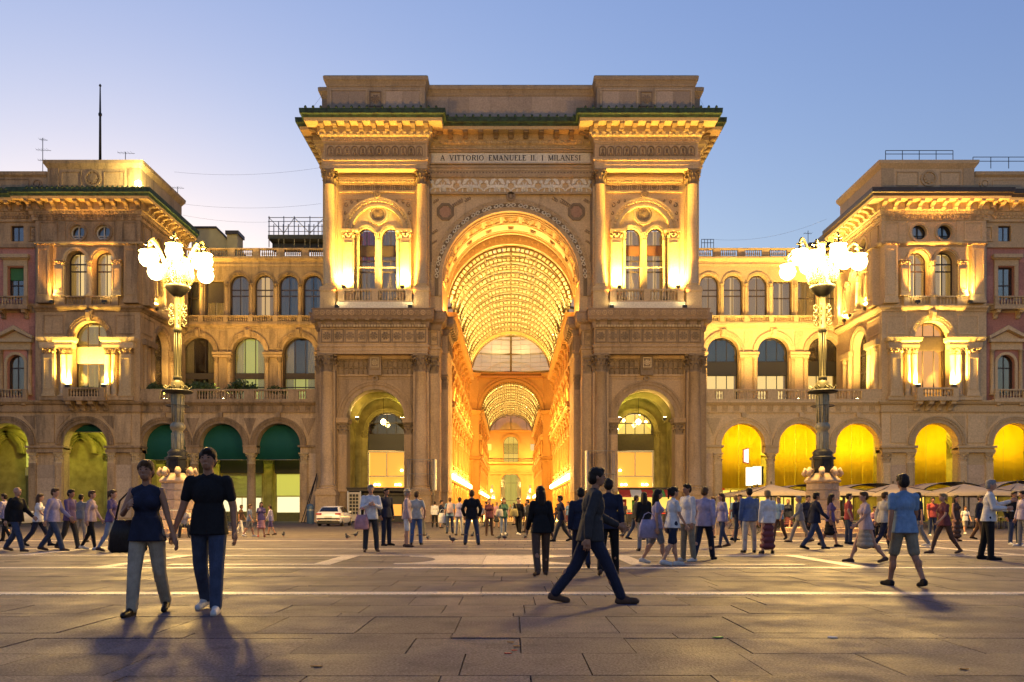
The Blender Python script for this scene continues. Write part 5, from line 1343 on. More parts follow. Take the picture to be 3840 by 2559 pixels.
    for a in (4.0, 6.4):
        MB(fs).ring(a, 27.8, .68, .92, -.14, 0, 0, 2*pi, 22).obj('oculus_frame', cv, B)
        o = MB(fs).ring(a, 27.8, .6, .68, .3, .4, 0, 2*pi, 18).box(a-.04, a+.04, .3, .38, 27.1, 28.5).box(a-.65, a+.65, .3, .38, 27.5, 27.56).obj('round_window', 'black_panel', B)
        p = MB(fs).disc(a, 27.8, .68, .42, .44, 18).obj('pane', 'pane_dark', None); p.parent = o; p.matrix_parent_inverse = o.matrix_basis.inverted()
        p = MB(fs).disc(a, 27.8, .7, .62, .66, 18).obj('room_back', 'black_panel', None); p.parent = o; p.matrix_parent_inverse = o.matrix_basis.inverted()
    for q in ((.3, 2.6, 26.95, 28.85), (8, 10.6, 26.95, 28.85), (.3, 3.2, 18.2, 19.9)): mb = MB(fs); frame_panel(mb, *q, 0, .13, .07); mb.obj('wall_panel', cv, B)
    MB(f).box(37.6, 45, YP+2.2, YP+11, 11.7, 31).box(45.4, E_, YP+2.4, YP+11, 11.7, 33).box(36.5, 45.5, YP+.95, YP+2.2, 20.2, 20.6).box(36.5, 45.5, YP+.85, YP+2.2, 26.5, 26.8).box(36.5, 45.5, YP+.7, YP+2.2, 29, 31).obj('pavilion_core', st, B)
    # pink-walled palace that carries on beyond the pavilion
    yo = YP+.5; fo = Frame((0, yo, 0), (s, 0), (0, 1))
    WX = (47.8, 55.2)
    MB(fo).wall(45.66, E_, 11.6, 26.5, 0, .7, [('rect', a, .78, 21.5, 24.6) for a in WX]+[('arch', a, .82, 12.2, 15.3) for a in WX], na=14).obj('palace_wall', 'stone_pink', B)
    for a0, a1 in ((45.7, 46.55), (49.1, 51.6)):
        ashlar(B, fo, a0, a1, 0, 11.9, 20.1, 1.4, 1.2, 'stone_pink', .02, gap=.015); ashlar(B, fo, a0, a1, 0, 21.1, 26.4, 1.4, 1.2, 'stone_pink', .02, gap=.015)
    MB(fo).wall(45.66, E_, 26.8, 29.0, 0, .5, [('rect', a-.1, .62, 27.1, 28.6) for a in WX]).obj('palace_attic_wall', st, B)
    MB(fo).box(45.66, E_, -.2, .3, 26.45, 26.8).box(45.66, E_, -.06, .4, 20.2, 20.9).box(45.66, E_, -.16, .4, 20.9, 21.05).obj('palace_string', st, B)
    for a in WX:
        window(B, fo, a, .78, 21.5, 24.6, .4, arched=False, cols=2, rows=(22.9,), curtain='curtain_cream' if left else None, gap=.5, back='black_panel', blind='roller_green' if left else None, blind_z=(23.4, 24.55))
        window(B, fo, a, .82, 12.2, 15.3, .4, cols=2, rows=(14.9,), curtain='curtain_cream', gap=.1 if left else .4, back='black_panel')
        window(B, fo, a-.1, .62, 27.1, 28.6, .3, arched=False, cols=2, curtain=None, back='black_panel')
        mb = MB(fo); mb.box(a-1.15, a-.8, -.12, 0, 21.3, 24.7); mb.box(a+.8, a+1.15, -.12, 0, 21.3, 24.7); mb.box(a-1.15, a+1.15, -.16, 0, 24.7, 25.3); mb.box(a-1.4, a+1.4, -.5, 0, 25.4, 25.75); mb.box(a-1.3, a+1.3, -.3, 0, 25.3, 25.4)
        mb.obj('window_surround', 'stone_lit', B)
        mb = MB(fo); mb.ring(a, 15.3, .84, 1.1, -.12, 0, 0, pi, 16); mb.box(a-1.1, a-.84, -.12, 0, 12.2, 15.3); mb.box(a+.84, a+1.1, -.12, 0, 12.2, 15.3); mb.box(a-1.5, a+1.5, -.2, 0, 16.6, 17.3); mb.box(a-1.75, a+1.75, -.5, 0, 17.3, 17.6)
        for q in (-1, 1): mb.prism([(a+q*1.8, 17.62), (a+q*1.8, 17.9), (a, 18.9), (a, 18.5)], -.5, 0)
        mb.prism([(a-1.5, 17.62), (a+1.5, 17.62), (a, 18.4)], -.1, 0)
        mb.obj('pediment_surround', 'stone_lit', B)
        for q in (-1, 1): column(B, fo, a+q*1.38, -.12, 12.2, 16.6, .2, .5, st, cv)
        for z, w in ((20.65, 1.6), (11.75, 1.6)):
            MB(fo).box(a-w, a+w, -.95, 0, z-.28, z).obj('balcony_slab', cv, B)
            balustrade(B, fo, a-w+.05, a+w-.05, -.8, z, .95, st, 11, .24, (a-w+.25, a+w-.25), postw=.4, r=.09)
            for q in (-1, 1): link('bracket', m_bracket(.34, .8, .8, cv), B, fo.p(a+q*1.1, 0, z-1.1), fo.rz())
        link('rosette_panel', m_coffer(1.5, 1.5, .12, cv), B, fo.p(a-2.0 if a < 50 else a-2.2, 0, 27.1), fo.rz())
    return B
BL, BR = wing(-1), wing(1)
PL, PR = pavilion(-1), pavilion(1)
# ------------------------------------------------------------------ the square: granite slabs, marble bands
def granite(name, c, rough=.42):
    m, nt, bs = _mat(name)
    big = ramp(nt, noise(nt, .35, 4), [(.3, tuple(x*.78 for x in c)), (.7, c)])
    grn = ramp(nt, noise(nt, 48, 3), [(.34, g3(.45)), (.5, g3(1)), (.66, g3(1.7))])
    col = mix(nt, big, grn, 1.0, 'MULTIPLY')
    oi = N(nt, 'ShaderNodeObjectInfo')
    col = mix(nt, col, ramp(nt, oi.outputs['Random'], [(0, (.74, .74, .78)), (.5, g3(.95)), (1, (1.18, 1.14, 1.1))]), 1.0, 'MULTIPLY')
    col = mix(nt, col, (.03, .028, .03), ramp(nt, noise(nt, 2.2, 6, rough=.75), [(.54, g3(0)), (.72, g3(.6))]))
    nt.links.new(col, bs.inputs['Base Color'])
    rg = ramp(nt, noise(nt, 1.1, 5), [(.3, g3(rough-.12)), (.7, g3(rough+.16))])
    nt.links.new(rg, bs.inputs['Roughness'])
    bs.inputs['Specular IOR Level'].default_value = .2
    bump(nt, bs, noise(nt, 42, 3), .75, .012)
    return m
granite('granite', (.082, .071, .094), .66); granite('granite_far', (.115, .098, .098), .74); granite('marble_band', (.55, .49, .42), .45)  # far granite lighter and warmer: lamplight on the ground put into its colour
plain('joint_dark', (.04, .035, .036), .9)
# the far paving keeps its joints in the material
def far_joints():
    m = MATS['granite_far']; nt = m.node_tree; bs = nt.nodes['Principled BSDF']
    g = N(nt, 'ShaderNodeNewGeometry'); br = N(nt, 'ShaderNodeTexBrick')
    br.inputs['Scale'].default_value = 1.0; br.inputs['Brick Width'].default_value = 1.35; br.inputs['Row Height'].default_value = .95; br.inputs['Mortar Size'].default_value = .016
    br.inputs['Color1'].default_value = (1.05, 1.05, 1.05, 1); br.inputs['Color2'].default_value = (.82, .82, .84, 1); br.inputs['Mortar'].default_value = (.2, .2, .2, 1)
    nt.links.new(g.outputs['Position'], br.inputs['Vector'])
    old = bs.inputs['Base Color'].links[0].from_socket
    nt.links.new(mix(nt, old, br.outputs['Color'], 1.0, 'MULTIPLY'), bs.inputs['Base Color'])
far_joints()
GROUND = MB().box(-400, 400, -60, 600, -1.0, -.03).obj('ground', 'joint_dark', None, kind='structure')
SQ = MB().box(-400, 400, 34.0, 600, -.03, 0).box(-400, 400, -60, 3.2, -.03, 0).obj('paving', 'granite_far', None, kind='structure')
rows = [3.2, 4.1, 5.0, 5.8, 6.69, 7.5, 7.8, 9.0, 9.3, 10.1, 11.04, 11.34]
b_ = 11.72
while b_ < 16.3: rows.append(round(b_, 2)); b_ += .92
rows += [16.42]
ROWS = list(zip(rows[:-1], rows[1:]))
ROWS = [r for r in ROWS if not (r[0] == 11.34)]
b_ = 16.8
while b_ < 21.0: ROWS.append((b_, b_+.88)); b_ += .88
b_ = 21.62
while b_ < 33.9: ROWS.append((b_, min(34.0, b_+1.03))); b_ += 1.03
BANDS = (-12.5, -8.2, 7.05, 13.0)                   # marble bands that run away from the viewer
slabs = []
for y0, y1 in ROWS:
    h = y1-y0
    xs = [-30.0]; x = -30.0+RND.uniform(0, .9)
    while x < 30: xs.append(x); x += RND.choice((.62, .93, .93, 1.25, 1.55)) if h > .5 else RND.uniform(1.6, 2.6)
    xs += [30.0]
    for x0, x1 in zip(xs[:-1], xs[1:]): slabs.append((x0, x1, y0, y1))
def vis(sl): 
    xm = max(0, min(abs(sl[0]), abs(sl[1])) if sl[0]*sl[1] > 0 else 0)
    return xm < .625*sl[3]+.4 and sl[3] > 5.3
near = [s_ for s_ in slabs if vis(s_)]
near.sort(key=lambda s_: s_[2]); big = set(near[:300])
g_me = m_unit('granite')
rest = MB()
for sl in slabs:
    x0, x1, y0, y1 = sl; g = .0055; dz = RND.uniform(-.004, .003)
    if sl in big:
        o = link('paving_slab', g_me, GROUND, ((x0+x1)/2, (y0+y1)/2, -.06+dz), 0, (x1-x0-2*g, y1-y0-2*g, .06))
        o.rotation_euler = (RND.uniform(-.002, .002), RND.uniform(-.002, .002), RND.uniform(-.004, .004))
    else: rest.box(x0+g, x1-g, y0+g, y1-g, -.06, dz)
rest.obj('paving_slabs', 'granite', GROUND, kind='stuff')
side_fill = MB().box(-400, -30, 3.2, 34, -.03, 0).box(30, 400, 3.2, 34, -.03, 0).obj('paving', 'granite_far', None, kind='structure')
# marble bands: long strips of short lengths
def band(x0, x1, y0, y1, z=.004, ln=2.3, along='x'):
    a0, a1 = (x0, x1) if along == 'x' else (y0, y1)
    a = a0
    while a < a1-.01:
        e = min(a1, a+ln*RND.uniform(.8, 1.2))
        if a1-e < .4: e = a1
        p = (a+.004, e-.004, y0, y1) if along == 'x' else (x0, x1, a+.004, e-.004)
        link('marble_strip', m_unit('marble_band'), GROUND, ((p[0]+p[1])/2, (p[2]+p[3])/2, -.05), 0, (p[1]-p[0], p[3]-p[2], .05+z))
        a = e
band(-14, 14, 11.36, 11.70); band(-17, 17, 16.44, 16.78); band(-20, 20, 21.05, 21.42); band(-24, 24, 24.4, 24.75, .005); band(-28, 28, 31, 31.35, .005)
for x in BANDS: band(x-.17, x+.17, 21.42 if abs(x) > 10 else 16.78, 21.05 if abs(x) < 10 else 31, .006, along='y')
for x in (-4.0, 2.72): band(x-.2, x+.2, 17.45, 20.95, .006, along='y')
band(-7.2, -4.2, 17.45, 17.8, .006); band(-7.2, -4.2, 20.7, 20.95, .006); band(2.92, 6.2, 17.45, 17.75, .006); band(2.92, 6.2, 20.7, 20.95, .006)
def inlay():
    n = 14; L, R_ = [], []
    for i in range(n+1):
        t = -pi/2+pi*i/n; L.append((-2.5+.75*cos(t), 19.25+1.25*sin(t))); R_.append((1.45-.75*cos(t), 19.25+1.25*sin(t)))
    for k, (x0, x1) in enumerate(((-2.5, -.62), (-.62, 1.45))):
        poly = [(x0, 17.6)]+([(x1-.005, 17.6), (x1-.005, 20.9)] if k == 0 else [(x1, 17.6)]+R_+[(x1, 20.9)])+([(x0, 20.9)]+L[::-1] if k == 0 else [(x0+.005, 20.9)])
        if k: poly[0] = (x0+.005, 17.6)
        MB().prism_z(poly, -.05, .006).obj('marble_inlay', 'marble_band', GROUND)
inlay()
# ------------------------------------------------------------------ street lamps
def lamp_post(x, y, label):
    t = thing('street_lamp', label, 'street lamp', (x, y, 0), 0, 'candelabra street lamps')
    def part(name, mb, mat): return link(name, mb.mesh(name, mat), t)
    oct_ = lambda r: [(r*cos(pi/8+pi/4*i), r*sin(pi/8+pi/4*i)) for i in range(8)]
    part('step', MB().prism_z(oct_(2.3), 0, .18).prism_z(oct_(1.8), .18, .36), 'stone_slab')
    pd = MB()
    z = .36
    for r0, r1, h in ((.95, .86, .35), (.76, .76, .42), (.74, .74, .42), (.72, .72, .42), (.7, .68, .3)):
        pd.lathe([(r0-.02, z), (r0, z+.03), (r1, z+h-.03), (r1-.02, z+h)], n=16, sm=False); z += h+.012
    pd.lathe([(.68, z), (.78, z+.06), (.78, z+.14), (.6, z+.32), (.5, z+.42), (.46, z+.5)], n=16); z += .5
    part('pedestal', pd, 'stone_slab')
    for i in range(8):
        a = pi/4*i+pi/8; q = MB()
        q.tube([(.55*cos(a), .55*sin(a), z-.02), (.72*cos(a), .72*sin(a), z+.1), (.78*cos(a), .78*sin(a), z-.08), (.7*cos(a), .7*sin(a), z-.2)], [.1, .13, .12, .07], 6)
        part('scroll', q, 'stone_slab')
    base = MB().prism_z(oct_(.52), z-.05, z+.12).prism_z(oct_(.46), z+.12, z+.55).prism_z(oct_(.54), z+.55, z+.65)
    base.lathe([(.48, z+.65), (.4, z+.74), (.44, z+.86), (.36, z+.94), (.3, z+1.0)], n=12)
    b = part('cast_base', base, 'iron_dark'); z0 = z+1.0
    for i in range(8):
        a = pi/4*i; c_, s_ = cos(a), sin(a)
        o = bpy.data.objects.new('panel', cached('lbpan', lambda: MB().box(-.12, .12, -.02, .01, 0, .28).mesh('panel', 'iron_dark'))); COL.objects.link(o); o.parent = b
        o.location = (.43*s_, -.43*c_, z+.2); o.rotation_euler = (0, 0, a)
    sh = MB(); sh.lathe([(.26, z0), (.25, z0+.7), (.22, z0+.8), (.3, z0+.9), (.33, z0+1.0), (.3, z0+1.1), (.21, z0+1.2), (.22, z0+1.4), (.25, z0+1.9), (.27, z0+2.4), (.24, z0+2.45)], n=14)
    for i in range(10):
        a = 2*pi*i/10; sh.tube([(.235*cos(a), .235*sin(a), z0+1.2), (.265*cos(a), .265*sin(a), z0+2.4)], .035, 5); sh.tube([(.25*cos(a), .25*sin(a), z0), (.25*cos(a), .25*sin(a), z0+.72)], .03, 5)
    part('fluted_shaft', sh, 'iron_cream')
    pz = z0+2.45
    pl = MB().lathe([(.2, pz), (.62, pz+.06), (.66, pz+.12), (.6, pz+.16), (.2, pz+.18)], n=20)
    part('plate', pl, 'iron_dark')
    orn = MB()
    for i in range(8):
        a = pi/4*i; orn.tube([(.2*cos(a), .2*sin(a), pz+.18), (.36*cos(a), .36*sin(a), pz+.36), (.5*cos(a+.2), .5*sin(a+.2), pz+.22), (.6*cos(a+.1), .6*sin(a+.1), pz+.34)], .03, 4)
    part('plate_ornament', orn, 'pole_gilt')
    top = 10.65
    po = MB().lathe([(.27, pz+.18), (.27, pz+.5), (.17, pz+.6), (.155, 6.9), (.19, 6.95), (.19, 7.05), (.15, 7.1), (.14, 9.0), (.18, 9.05), (.18, 9.2), (.13, 9.25), (.13, top)], n=14)
    for i in range(8):
        a = pi/4*i; po.tube([(.16*cos(a), .16*sin(a), pz+.6), (.14*cos(a), .14*sin(a), 9.0)], .022, 4)
    part('pole', po, 'pole_gilt')
    rg = MB().tube([(.5*cos(2*pi*i/16), .5*sin(2*pi*i/16), 5.75) for i in range(17)], .02, 4).tube([(-.5, 0, 5.75), (.5, 0, 5.75)], .02, 4).tube([(0, -.5, 5.75), (0, .5, 5.75)], .02, 4)
    part('ladder_ring', rg, 'pole_gilt')
    sc_ = MB()
    for i in range(6):
        a = pi/3*i
        for zz in (9.45, 9.8, 10.1): sc_.tube([(cos(a)*(.2+.1*(1+cos(u))), sin(a)*(.2+.1*(1+cos(u))), zz+.12*sin(u)) for u in [k*.9 for k in range(8)]], .025, 4)
    part('pole_scrolls', sc_, 'pole_gilt')
    part('basket_cup', MB().lathe([(.17, top-.05), (.3, top+.05), (.52, top+.3), (.56, top+.4), (.5, top+.42), (.2, top+.2)], n=16), 'iron_dark')
    bk = MB(); prof = [(.5, .38), (.62, .62), (.68, .95), (.62, 1.3), (.45, 1.6), (.25, 1.78)]
    for i in range(16):
        a = 2*pi*i/16; bk.tube([(r*cos(a+(.18 if j % 2 else 0)), r*sin(a+(.18 if j % 2 else 0)), top+zz) for j, (r, zz) in enumerate(prof)], .022, 4); bk.tube([(r*cos(a-(.18 if j % 2 else 0)), r*sin(a-(.18 if j % 2 else 0)), top+zz) for j, (r, zz) in enumerate(prof)], .022, 4)
    for r, zz in prof[1:5:1]: bk.tube([(r*cos(2*pi*i/20), r*sin(2*pi*i/20), top+zz) for i in range(21)], .02, 4)
    part('basket', bk, 'pole_gilt')
    part('finial', MB().lathe([(.16, top+.3), (.12, top+1.2), (.12, top+2.2), (.17, top+2.25), (.17, top+2.35), (.05, top+2.4)], n=10), 'pole_gilt')
    gl_m = cached('globe', lambda: ico(.37, 'lamp_globe')); cap_m = cached('gcap', lambda: MB().lathe([(.36, 0), (.38, .03), (.34, .08), (.2, .13), (.08, .2), (.05, .42), (.16, .45), (.17, .48), (.04, .52)], n=14).mesh('cap', 'pole_gilt'))
    for i in range(8):
        a = 2*pi*i/8+.25; tall = i % 2 == 0
        R_, zd, za = (1.12, .69, 13.3) if tall else (1.5, .64, 12.9)
        arm = MB(); pts = []
        for k in range(11):
            u = k/10; th = pi*u
            pts.append((.5+(R_-.5)*(1-cos(th))/2, (top+.6)*(1-u)**2+za*(1-(1-u)**2)-(.0 if u < .7 else (u-.7)*1.2)))
        arm.tube([(r*cos(a), r*sin(a), zz) for r, zz in pts], .055, 6)
        ao = part('arm', arm, 'pole_gilt'); ez = pts[-1][1]
        zg = ez-zd
        g = bpy.data.objects.new('globe', gl_m); COL.objects.link(g); g.parent = ao; g.location = (R_*cos(a), R_*sin(a), zg)
        c = bpy.data.objects.new('cap', cap_m); COL.objects.link(c); c.parent = ao; c.location = (R_*cos(a), R_*sin(a), zg+.29); c.scale = (1, 1, .68)
        lo = bpy.data.objects.new('lamp', cached('globe_lamp', lambda: _pt(LAMP_W, .376, (1, .60, .15)))); COL.objects.link(lo); lo.parent = g
    return t
def ico(r, mat):
    import bmesh
    bm = bmesh.new(); bmesh.ops.create_icosphere(bm, subdivisions=2, radius=r)
    me = bpy.data.meshes.new('globe'); bm.to_mesh(me); bm.free(); me.polygons.foreach_set('use_smooth', [True]*len(me.polygons)); me.materials.append(MATS[mat]); return me
lamp_post(-14.76, 37, 'lit candelabra street lamp behind the near couple, in front of the green awnings')
lamp_post(13.8, 37, 'lit candelabra street lamp in front of the yellow curtains and cafe umbrellas')
# ------------------------------------------------------------------ floodlights on the ledges
def floods():
    for s in (-1, 1):
        sd = 'left' if s < 0 else 'right'
        f = half(s)
        for a, w in ((10.35, 'inner'), (15.95, 'outer')):
            flood(f, a, 79.72, 22.24, f'black floodlight at the {w} end of the {sd} pylon balcony of the arch', FLP, (0, .62, 1), r=.3)
        for a, w in ((9.5, 'inner'), (16.4, 'outer')):
            flood(f, a, 78.75, 20.1, f'added floodlight on the {sd} lower cornice of the arch aimed at the roof cornice, {w} one', FLC, (0, .06, 1), (1, .36, .045), .9)
        for b, w in ((83.2, 'front'), (85.4, 'middle'), (87.4, 'rear')):
            flood(f, 6.55, b, 20.12, f'added floodlight on the {sd} springing ledge of the great arch, {w} one', FLA, (-.45, 0, 1), (1, .40, .05), 2.4)
        flood(f, 15.2, 82.6, 9.97, f'floodlight inside the {sd} passage arch at its outer impost', FLQ, (-.5, -.3, 1), (1, .72, .2), 2.4)
        flood(f, 10.8, 82.9, 9.97, f'floodlight inside the {sd} passage arch at its inner impost', FLQ*.5, (.5, .5, 1), (.9, .9, .15), 2.4)
        fp = Frame((0, YP, 0), (s, 0), (0, 1)); fs = Frame((s*35.6, YP, 0), (0, 1), (s, 0))
        for a, w in ((37.85, 'inner'), (42.95, 'outer')):
            flood(fp, a, -.42, 21.55, f'floodlight below the twin window of the {sd} pavilion, {w} one', FLV*(1 if s < 0 else 1.5), (0, .3, 1))
        for a, w in ((38.7, 'inner'), (42.1, 'outer')):
            flood(fp, a, -.85, 12.73, f'floodlight on the first floor balcony of the {sd} pavilion, {w} one', FLV*(.9 if s < 0 else 1.4), (0, .35, 1))
        for a, w in ((38.6, 'inner'), (43.6, 'outer')):
            flood(fp, a, -.9, 20.7, f'added floodlight on the {sd} pavilion ledge aimed at the roof cornice, {w} one', FLC*(.55 if s < 0 else 1.5), (0, .05, 1), (1, .46, .08), 1.3)
        for a, w in ((2.6, 'front'), (7.8, 'rear')):
            flood(fs, a, -.5, 20.9, f'floodlight on the side ledge of the {sd} pavilion facing the arch, {w} one', FLV*(.9 if s < 0 else 1.6), (0, .3, 1))
        flood(fs, 5.2, -1.0, 20.8, f'floodlight on the side ledge of the {sd} pavilion aimed at the eaves', FLC*(.3 if s < 0 else 1.2), (0, .05, 1), (1, .58, .15), 1.5)
        fa = Frame((0, YA, 0), (s, 0), (0, 1))
        for a, w in ((21.2, 'nearest the arch'), (27.9, 'middle'), (33.6, 'nearest the pavilion')):
            flood(fa, a, .7, 11.62, f'added floodlight on the {sd} terrace aimed at the loggia, {w}', FLT*(.7 if s < 0 else 1.7), (0, .62, 1), (1, .62, .16), 1.7)  # extra floods added: street lamps alone leave the upper wall weak
floods()
# portico lamps behind the arcades
def portico_lamps():
    me = cached('plamp', lambda: MB().lathe([(.02, -.3), (.18, -.22), (.24, 0), (.18, .18), (.05, .26), (.03, .9)], n=10).mesh('globe', 'lamp_small'))
    for s in (-1, 1):
        for k, a in enumerate(AC+(40.85, 48.4)):
            t = thing('portico_lamp', ('hanging lamp in the %s portico, bay %s' % ('left' if s < 0 else 'right', ('beside the arch', 'in the middle of the wing', 'beside the pavilion', 'under the pavilion', 'at the far end')[k])), 'lamp', (s*a, YA+3.6, 9.2), 0, 'lamps hanging in the porticoes')
            link('globe', me, t)
            ld = _pt(PLP*(1.1 if s < 0 else 4.6), .24, (.86, .92, .12) if s < 0 else (1, .78, .10)); o = bpy.data.objects.new('lamp', ld); COL.objects.link(o); o.parent = t; o.location = (0, -.1, -.6)
portico_lamps()
# roof spotlight on the left pavilion corner
t = thing('roof_spotlight', 'blazing spotlight on the roof corner of the left pavilion', 'spotlight', (-35.3, 79.1, 32.05))
link('globe', cached('rspot', lambda: ico(.3, 'lamp_small')), t); link('stand', MB().tube([(0, 0, -.5), (0, 0, -.28)], .06, 6).box(-.25, .25, -.25, .25, -.55, -.48).mesh('stand', 'iron_dark'), t)
o = bpy.data.objects.new('lamp', _pt(900, .3, (1, .8, .3))); COL.objects.link(o); o.parent = t; o.location = (.2, 0, .4)
# ------------------------------------------------------------------ awnings, curtains, shops
plain('goods_red', (.45, .05, .03), .6); plain('goods_green', (.08, .3, .06), .6); plain('goods_pale', (.6, .5, .35), .6)
plain('car_white', (.72, .70, .66), .25, spec=.6, var=.03); plain('tyre', (.02, .02, .02), .8); plain('rim', (.4, .4, .4), .3, .8); plain('tail_red', (.35, .01, .01), .3); plain('car_glass', (.01, .012, .015), .08)
plain('bin_blue', (.04, .08, .14), .5); plain('rail_red', (.5, .05, .03), .4); plain('pigeon_grey', (.07, .07, .085), .7, var=.4); plain('paper', (.7, .68, .62), .8); plain('leaf_dry', (.25, .12, .04), .8); plain('litter_red', (.4, .02, .02), .6)
PA_L = (AC, (40.85, 48.4))
def fabric(name, f, ca, hw, z0, z1, b, mat, parent=None, fold=.05, n=12):
    mb = MB(f); vs = []
    for i in range(n+1):
        a = ca-hw+2*hw*i/n; d = fold*sin(i*2.2)
        vs += [(a, b+d, z0), (a, b+d, z1), (a, b+d+.02, z0), (a, b+d+.02, z1)]
    fs = []
    for i in range(n):
        p = 4*i; fs += [(p, p+4, p+5, p+1), (p+2, p+3, p+7, p+6), (p, p+2, p+6, p+4), (p+1, p+5, p+7, p+3)]
    mb.add(vs, fs, True); return mb.obj(name, mat, parent)
for k, a in enumerate(AC):
    f = Frame((0, YA, 0), (-1, 0), (0, 1))
    t = thing('awning', 'dark green awning filling the arcade arch, ' + ('the one nearest the great arch' if k == 0 else 'the middle one of three' if k == 1 else 'the one behind the left street lamp'), 'awning', f.p(a, 1.1, 6.0), 0, 'green awnings in the left arcade')
    t['base'] = list(f.p(a, 1.1, 6.0))
    fabric('cloth', f, a, 2.6, 6.05, 9.9, 1.12, 'awning_green', t, .03)
    MB(f).tube([(a-2.6, 1.1, 6.05), (a+2.6, 1.1, 6.05)], .04, 6).obj('hem_bar', 'scaffold_steel', t)
f = Frame((0, YP, 0), (-1, 0), (0, 1))
t = thing('awning', 'dark green awning rolled up high in the arch under the left pavilion', 'awning', f.p(40.85, 1.3, 8.6), 0, 'green awnings in the left arcade'); t['base'] = list(f.p(40.85, 1.3, 8.6))
fabric('cloth', f, 40.85, 2.2, 8.75, 9.9, 1.3, 'awning_green', t, .02); MB(f).tube([(38.6, 1.28, 8.75), (43.1, 1.28, 8.75)], .05, 6).obj('hem_bar', 'scaffold_steel', t)
for k, a in enumerate(AC+(40.85, 48.4)):
    f = Frame((0, YA, 0), (1, 0), (0, 1))
    nm = ('the arch next to the great arch', 'the middle arch of the right wing', 'the arch behind the right street lamp', 'the arch under the right pavilion', 'the arch at the right edge')[k]
    t = thing('curtain', 'tall yellow curtain hanging in ' + nm, 'curtain', f.p(a, 1.2, 3.3), 0, 'yellow curtains in the right arcade'); t['base'] = list(f.p(a, 1.2, 3.3))
    w = 4.3/4 if k < 3 else 4.0/4
    for i in range(4): fabric('cloth_panel', f, a-2.25+w*(i+.5), w*.5-.012, 3.3+.03*((i*k) % 3), 9.95, 1.2+.03*(i % 2), 'curtain_yellow', t, .01, 8)
    MB(f).tube([(a-2.3, 1.2, 9.93), (a+2.3, 1.2, 9.93)], .03, 5).obj('rail', 'scaffold_steel', t)
# shop fronts under the porticoes
def shop(s, a, label, kind):
    f = Frame((0, YA, 0), (s, 0), (0, 1)); o = f.p(a, 6.4, 0)
    t = thing('shop_front', label, 'shop front', o, 0, 'shop fronts under the %s portico' % ('left' if s < 0 else 'right')); t['base'] = list(o)
    B = lambda n, m, a0, a1, b0, b1, z0, z1: MB(f).box(a+a0, a+a1, b0, b1, z0, z1).obj(n, m, t)
    if kind == 'dark_sign':
        B('fascia', 'black_panel', -2.1, 2.1, 6.15, 6.45, 4.95, 6.5)
        B('upper_panel', 'room_lit_green', -1.95, 1.95, 6.35, 6.45, 2.65, 4.85)
        B('door', 'black_panel', -1.6, -.5, 6.3, 6.45, 0, 2.5); B('door_glass', 'room_lit_green', -1.2, -.85, 6.27, 6.3, .9, 2.3); B('plant_pot', 'white_plastic', -1.22, -.82, 6.1, 6.26, .1, .55)
        B('white_panel', 'room_lit_white', -2.0, -1.65, 6.3, 6.42, 1.2, 2.6); B('lower_panel', 'black_panel', -2.0, -1.65, 6.3, 6.42, .1, 1.15)
        B('shop_window', 'room_lit_white', -.4, 1.9, 6.36, 6.44, .9, 2.5); B('sill', 'portico_dark', -.4, 1.9, 6.2, 6.44, 0, .85)
    elif kind == 'shutter':
        B('fascia', 'black_panel', -2.2, 2.2, 6.15, 6.45, 5.0, 6.5)
        sl = cached('slat', lambda: MB().prism_a([(0, 0), (-.05, .05), (0, .12)], -2.0, 2.0).mesh('slat', 'shutter_metal'))
        for i in range(18): link('slat', sl, t, f.p(a, 6.4, 2.6+.13*i), f.rz())
        B('shop_window', 'room_lit_white', -2.0, 2.0, 6.38, 6.45, 1.0, 2.4); B('sill', 'portico_dark', -2.0, 2.0, 6.2, 6.45, 0, .95)
        mb = MB(f)
        for i in range(5): mb.box(a-2+i, a-1.95+i, 6.3, 6.4, .95, 2.45)
        mb.obj('mullions', 'frame_wood', t)
    elif kind == 'door':
        sl = cached('slat2', lambda: MB().prism_a([(0, 0), (-.05, .06), (0, .14)], -.85, .85).mesh('slat', 'shutter_metal'))
        B('transom_window', 'black_panel', -.9, .9, 6.2, 6.45, 3.75, 4.65); B('frame', 'goods_pale', -1.05, 1.05, 6.25, 6.47, 4.65, 4.85); B('post', 'goods_pale', -1.05, -.9, 6.25, 6.47, 0, 4.65); B('post', 'goods_pale', .9, 1.05, 6.25, 6.47, 0, 4.65); B('lintel', 'goods_pale', -.9, .9, 6.25, 6.47, 3.55, 3.75)
        for i in range(23): link('slat', sl, t, f.p(a, 6.42, .25+.142*i), f.rz())
    elif kind == 'green':
        B('upper_panel', 'room_lit_green', -2, 2, 6.38, 6.45, 5.6, 8.6); B('fascia', 'goods_pale', -2, 2, 6.2, 6.45, 4.7, 5.5); B('shop_window', 'portico_dark', -2, 2, 6.3, 6.45, .4, 4.6)
        B('display', 'room_lit_white', -1.2, -.6, 6.25, 6.3, 1.9, 2.5); B('counter', 'room_lit_green', -2, 2, 6.27, 6.3, 1.3, 1.5)
    else:
        B('shop_window', 'room_lit_yellow', -2.2, 2.2, 6.38, 6.45, .5, 3.2); B('fascia', 'goods_red', -2.2, -.2, 6.2, 6.4, 3.2, 3.6); B('sill', 'portico_dark', -2.2, 2.2, 6.2, 6.45, 0, .45)
        for i in range(6): B('mullion', 'frame_wood', -2.2+.86*i, -2.12+.86*i, 6.25, 6.38, .45, 3.2)
        cols = ('goods_red', 'goods_green', 'goods_pale', 'black_panel')
        for i in range(9): B('goods', cols[RND.randrange(4)], -2+.45*i, -1.72+.45*i, 6.1, 6.22, .5, .5+RND.uniform(.4, 2.0))
shop(-1, AC[0], 'shop front with a lit door and black sign band beside the great arch', 'dark_sign')
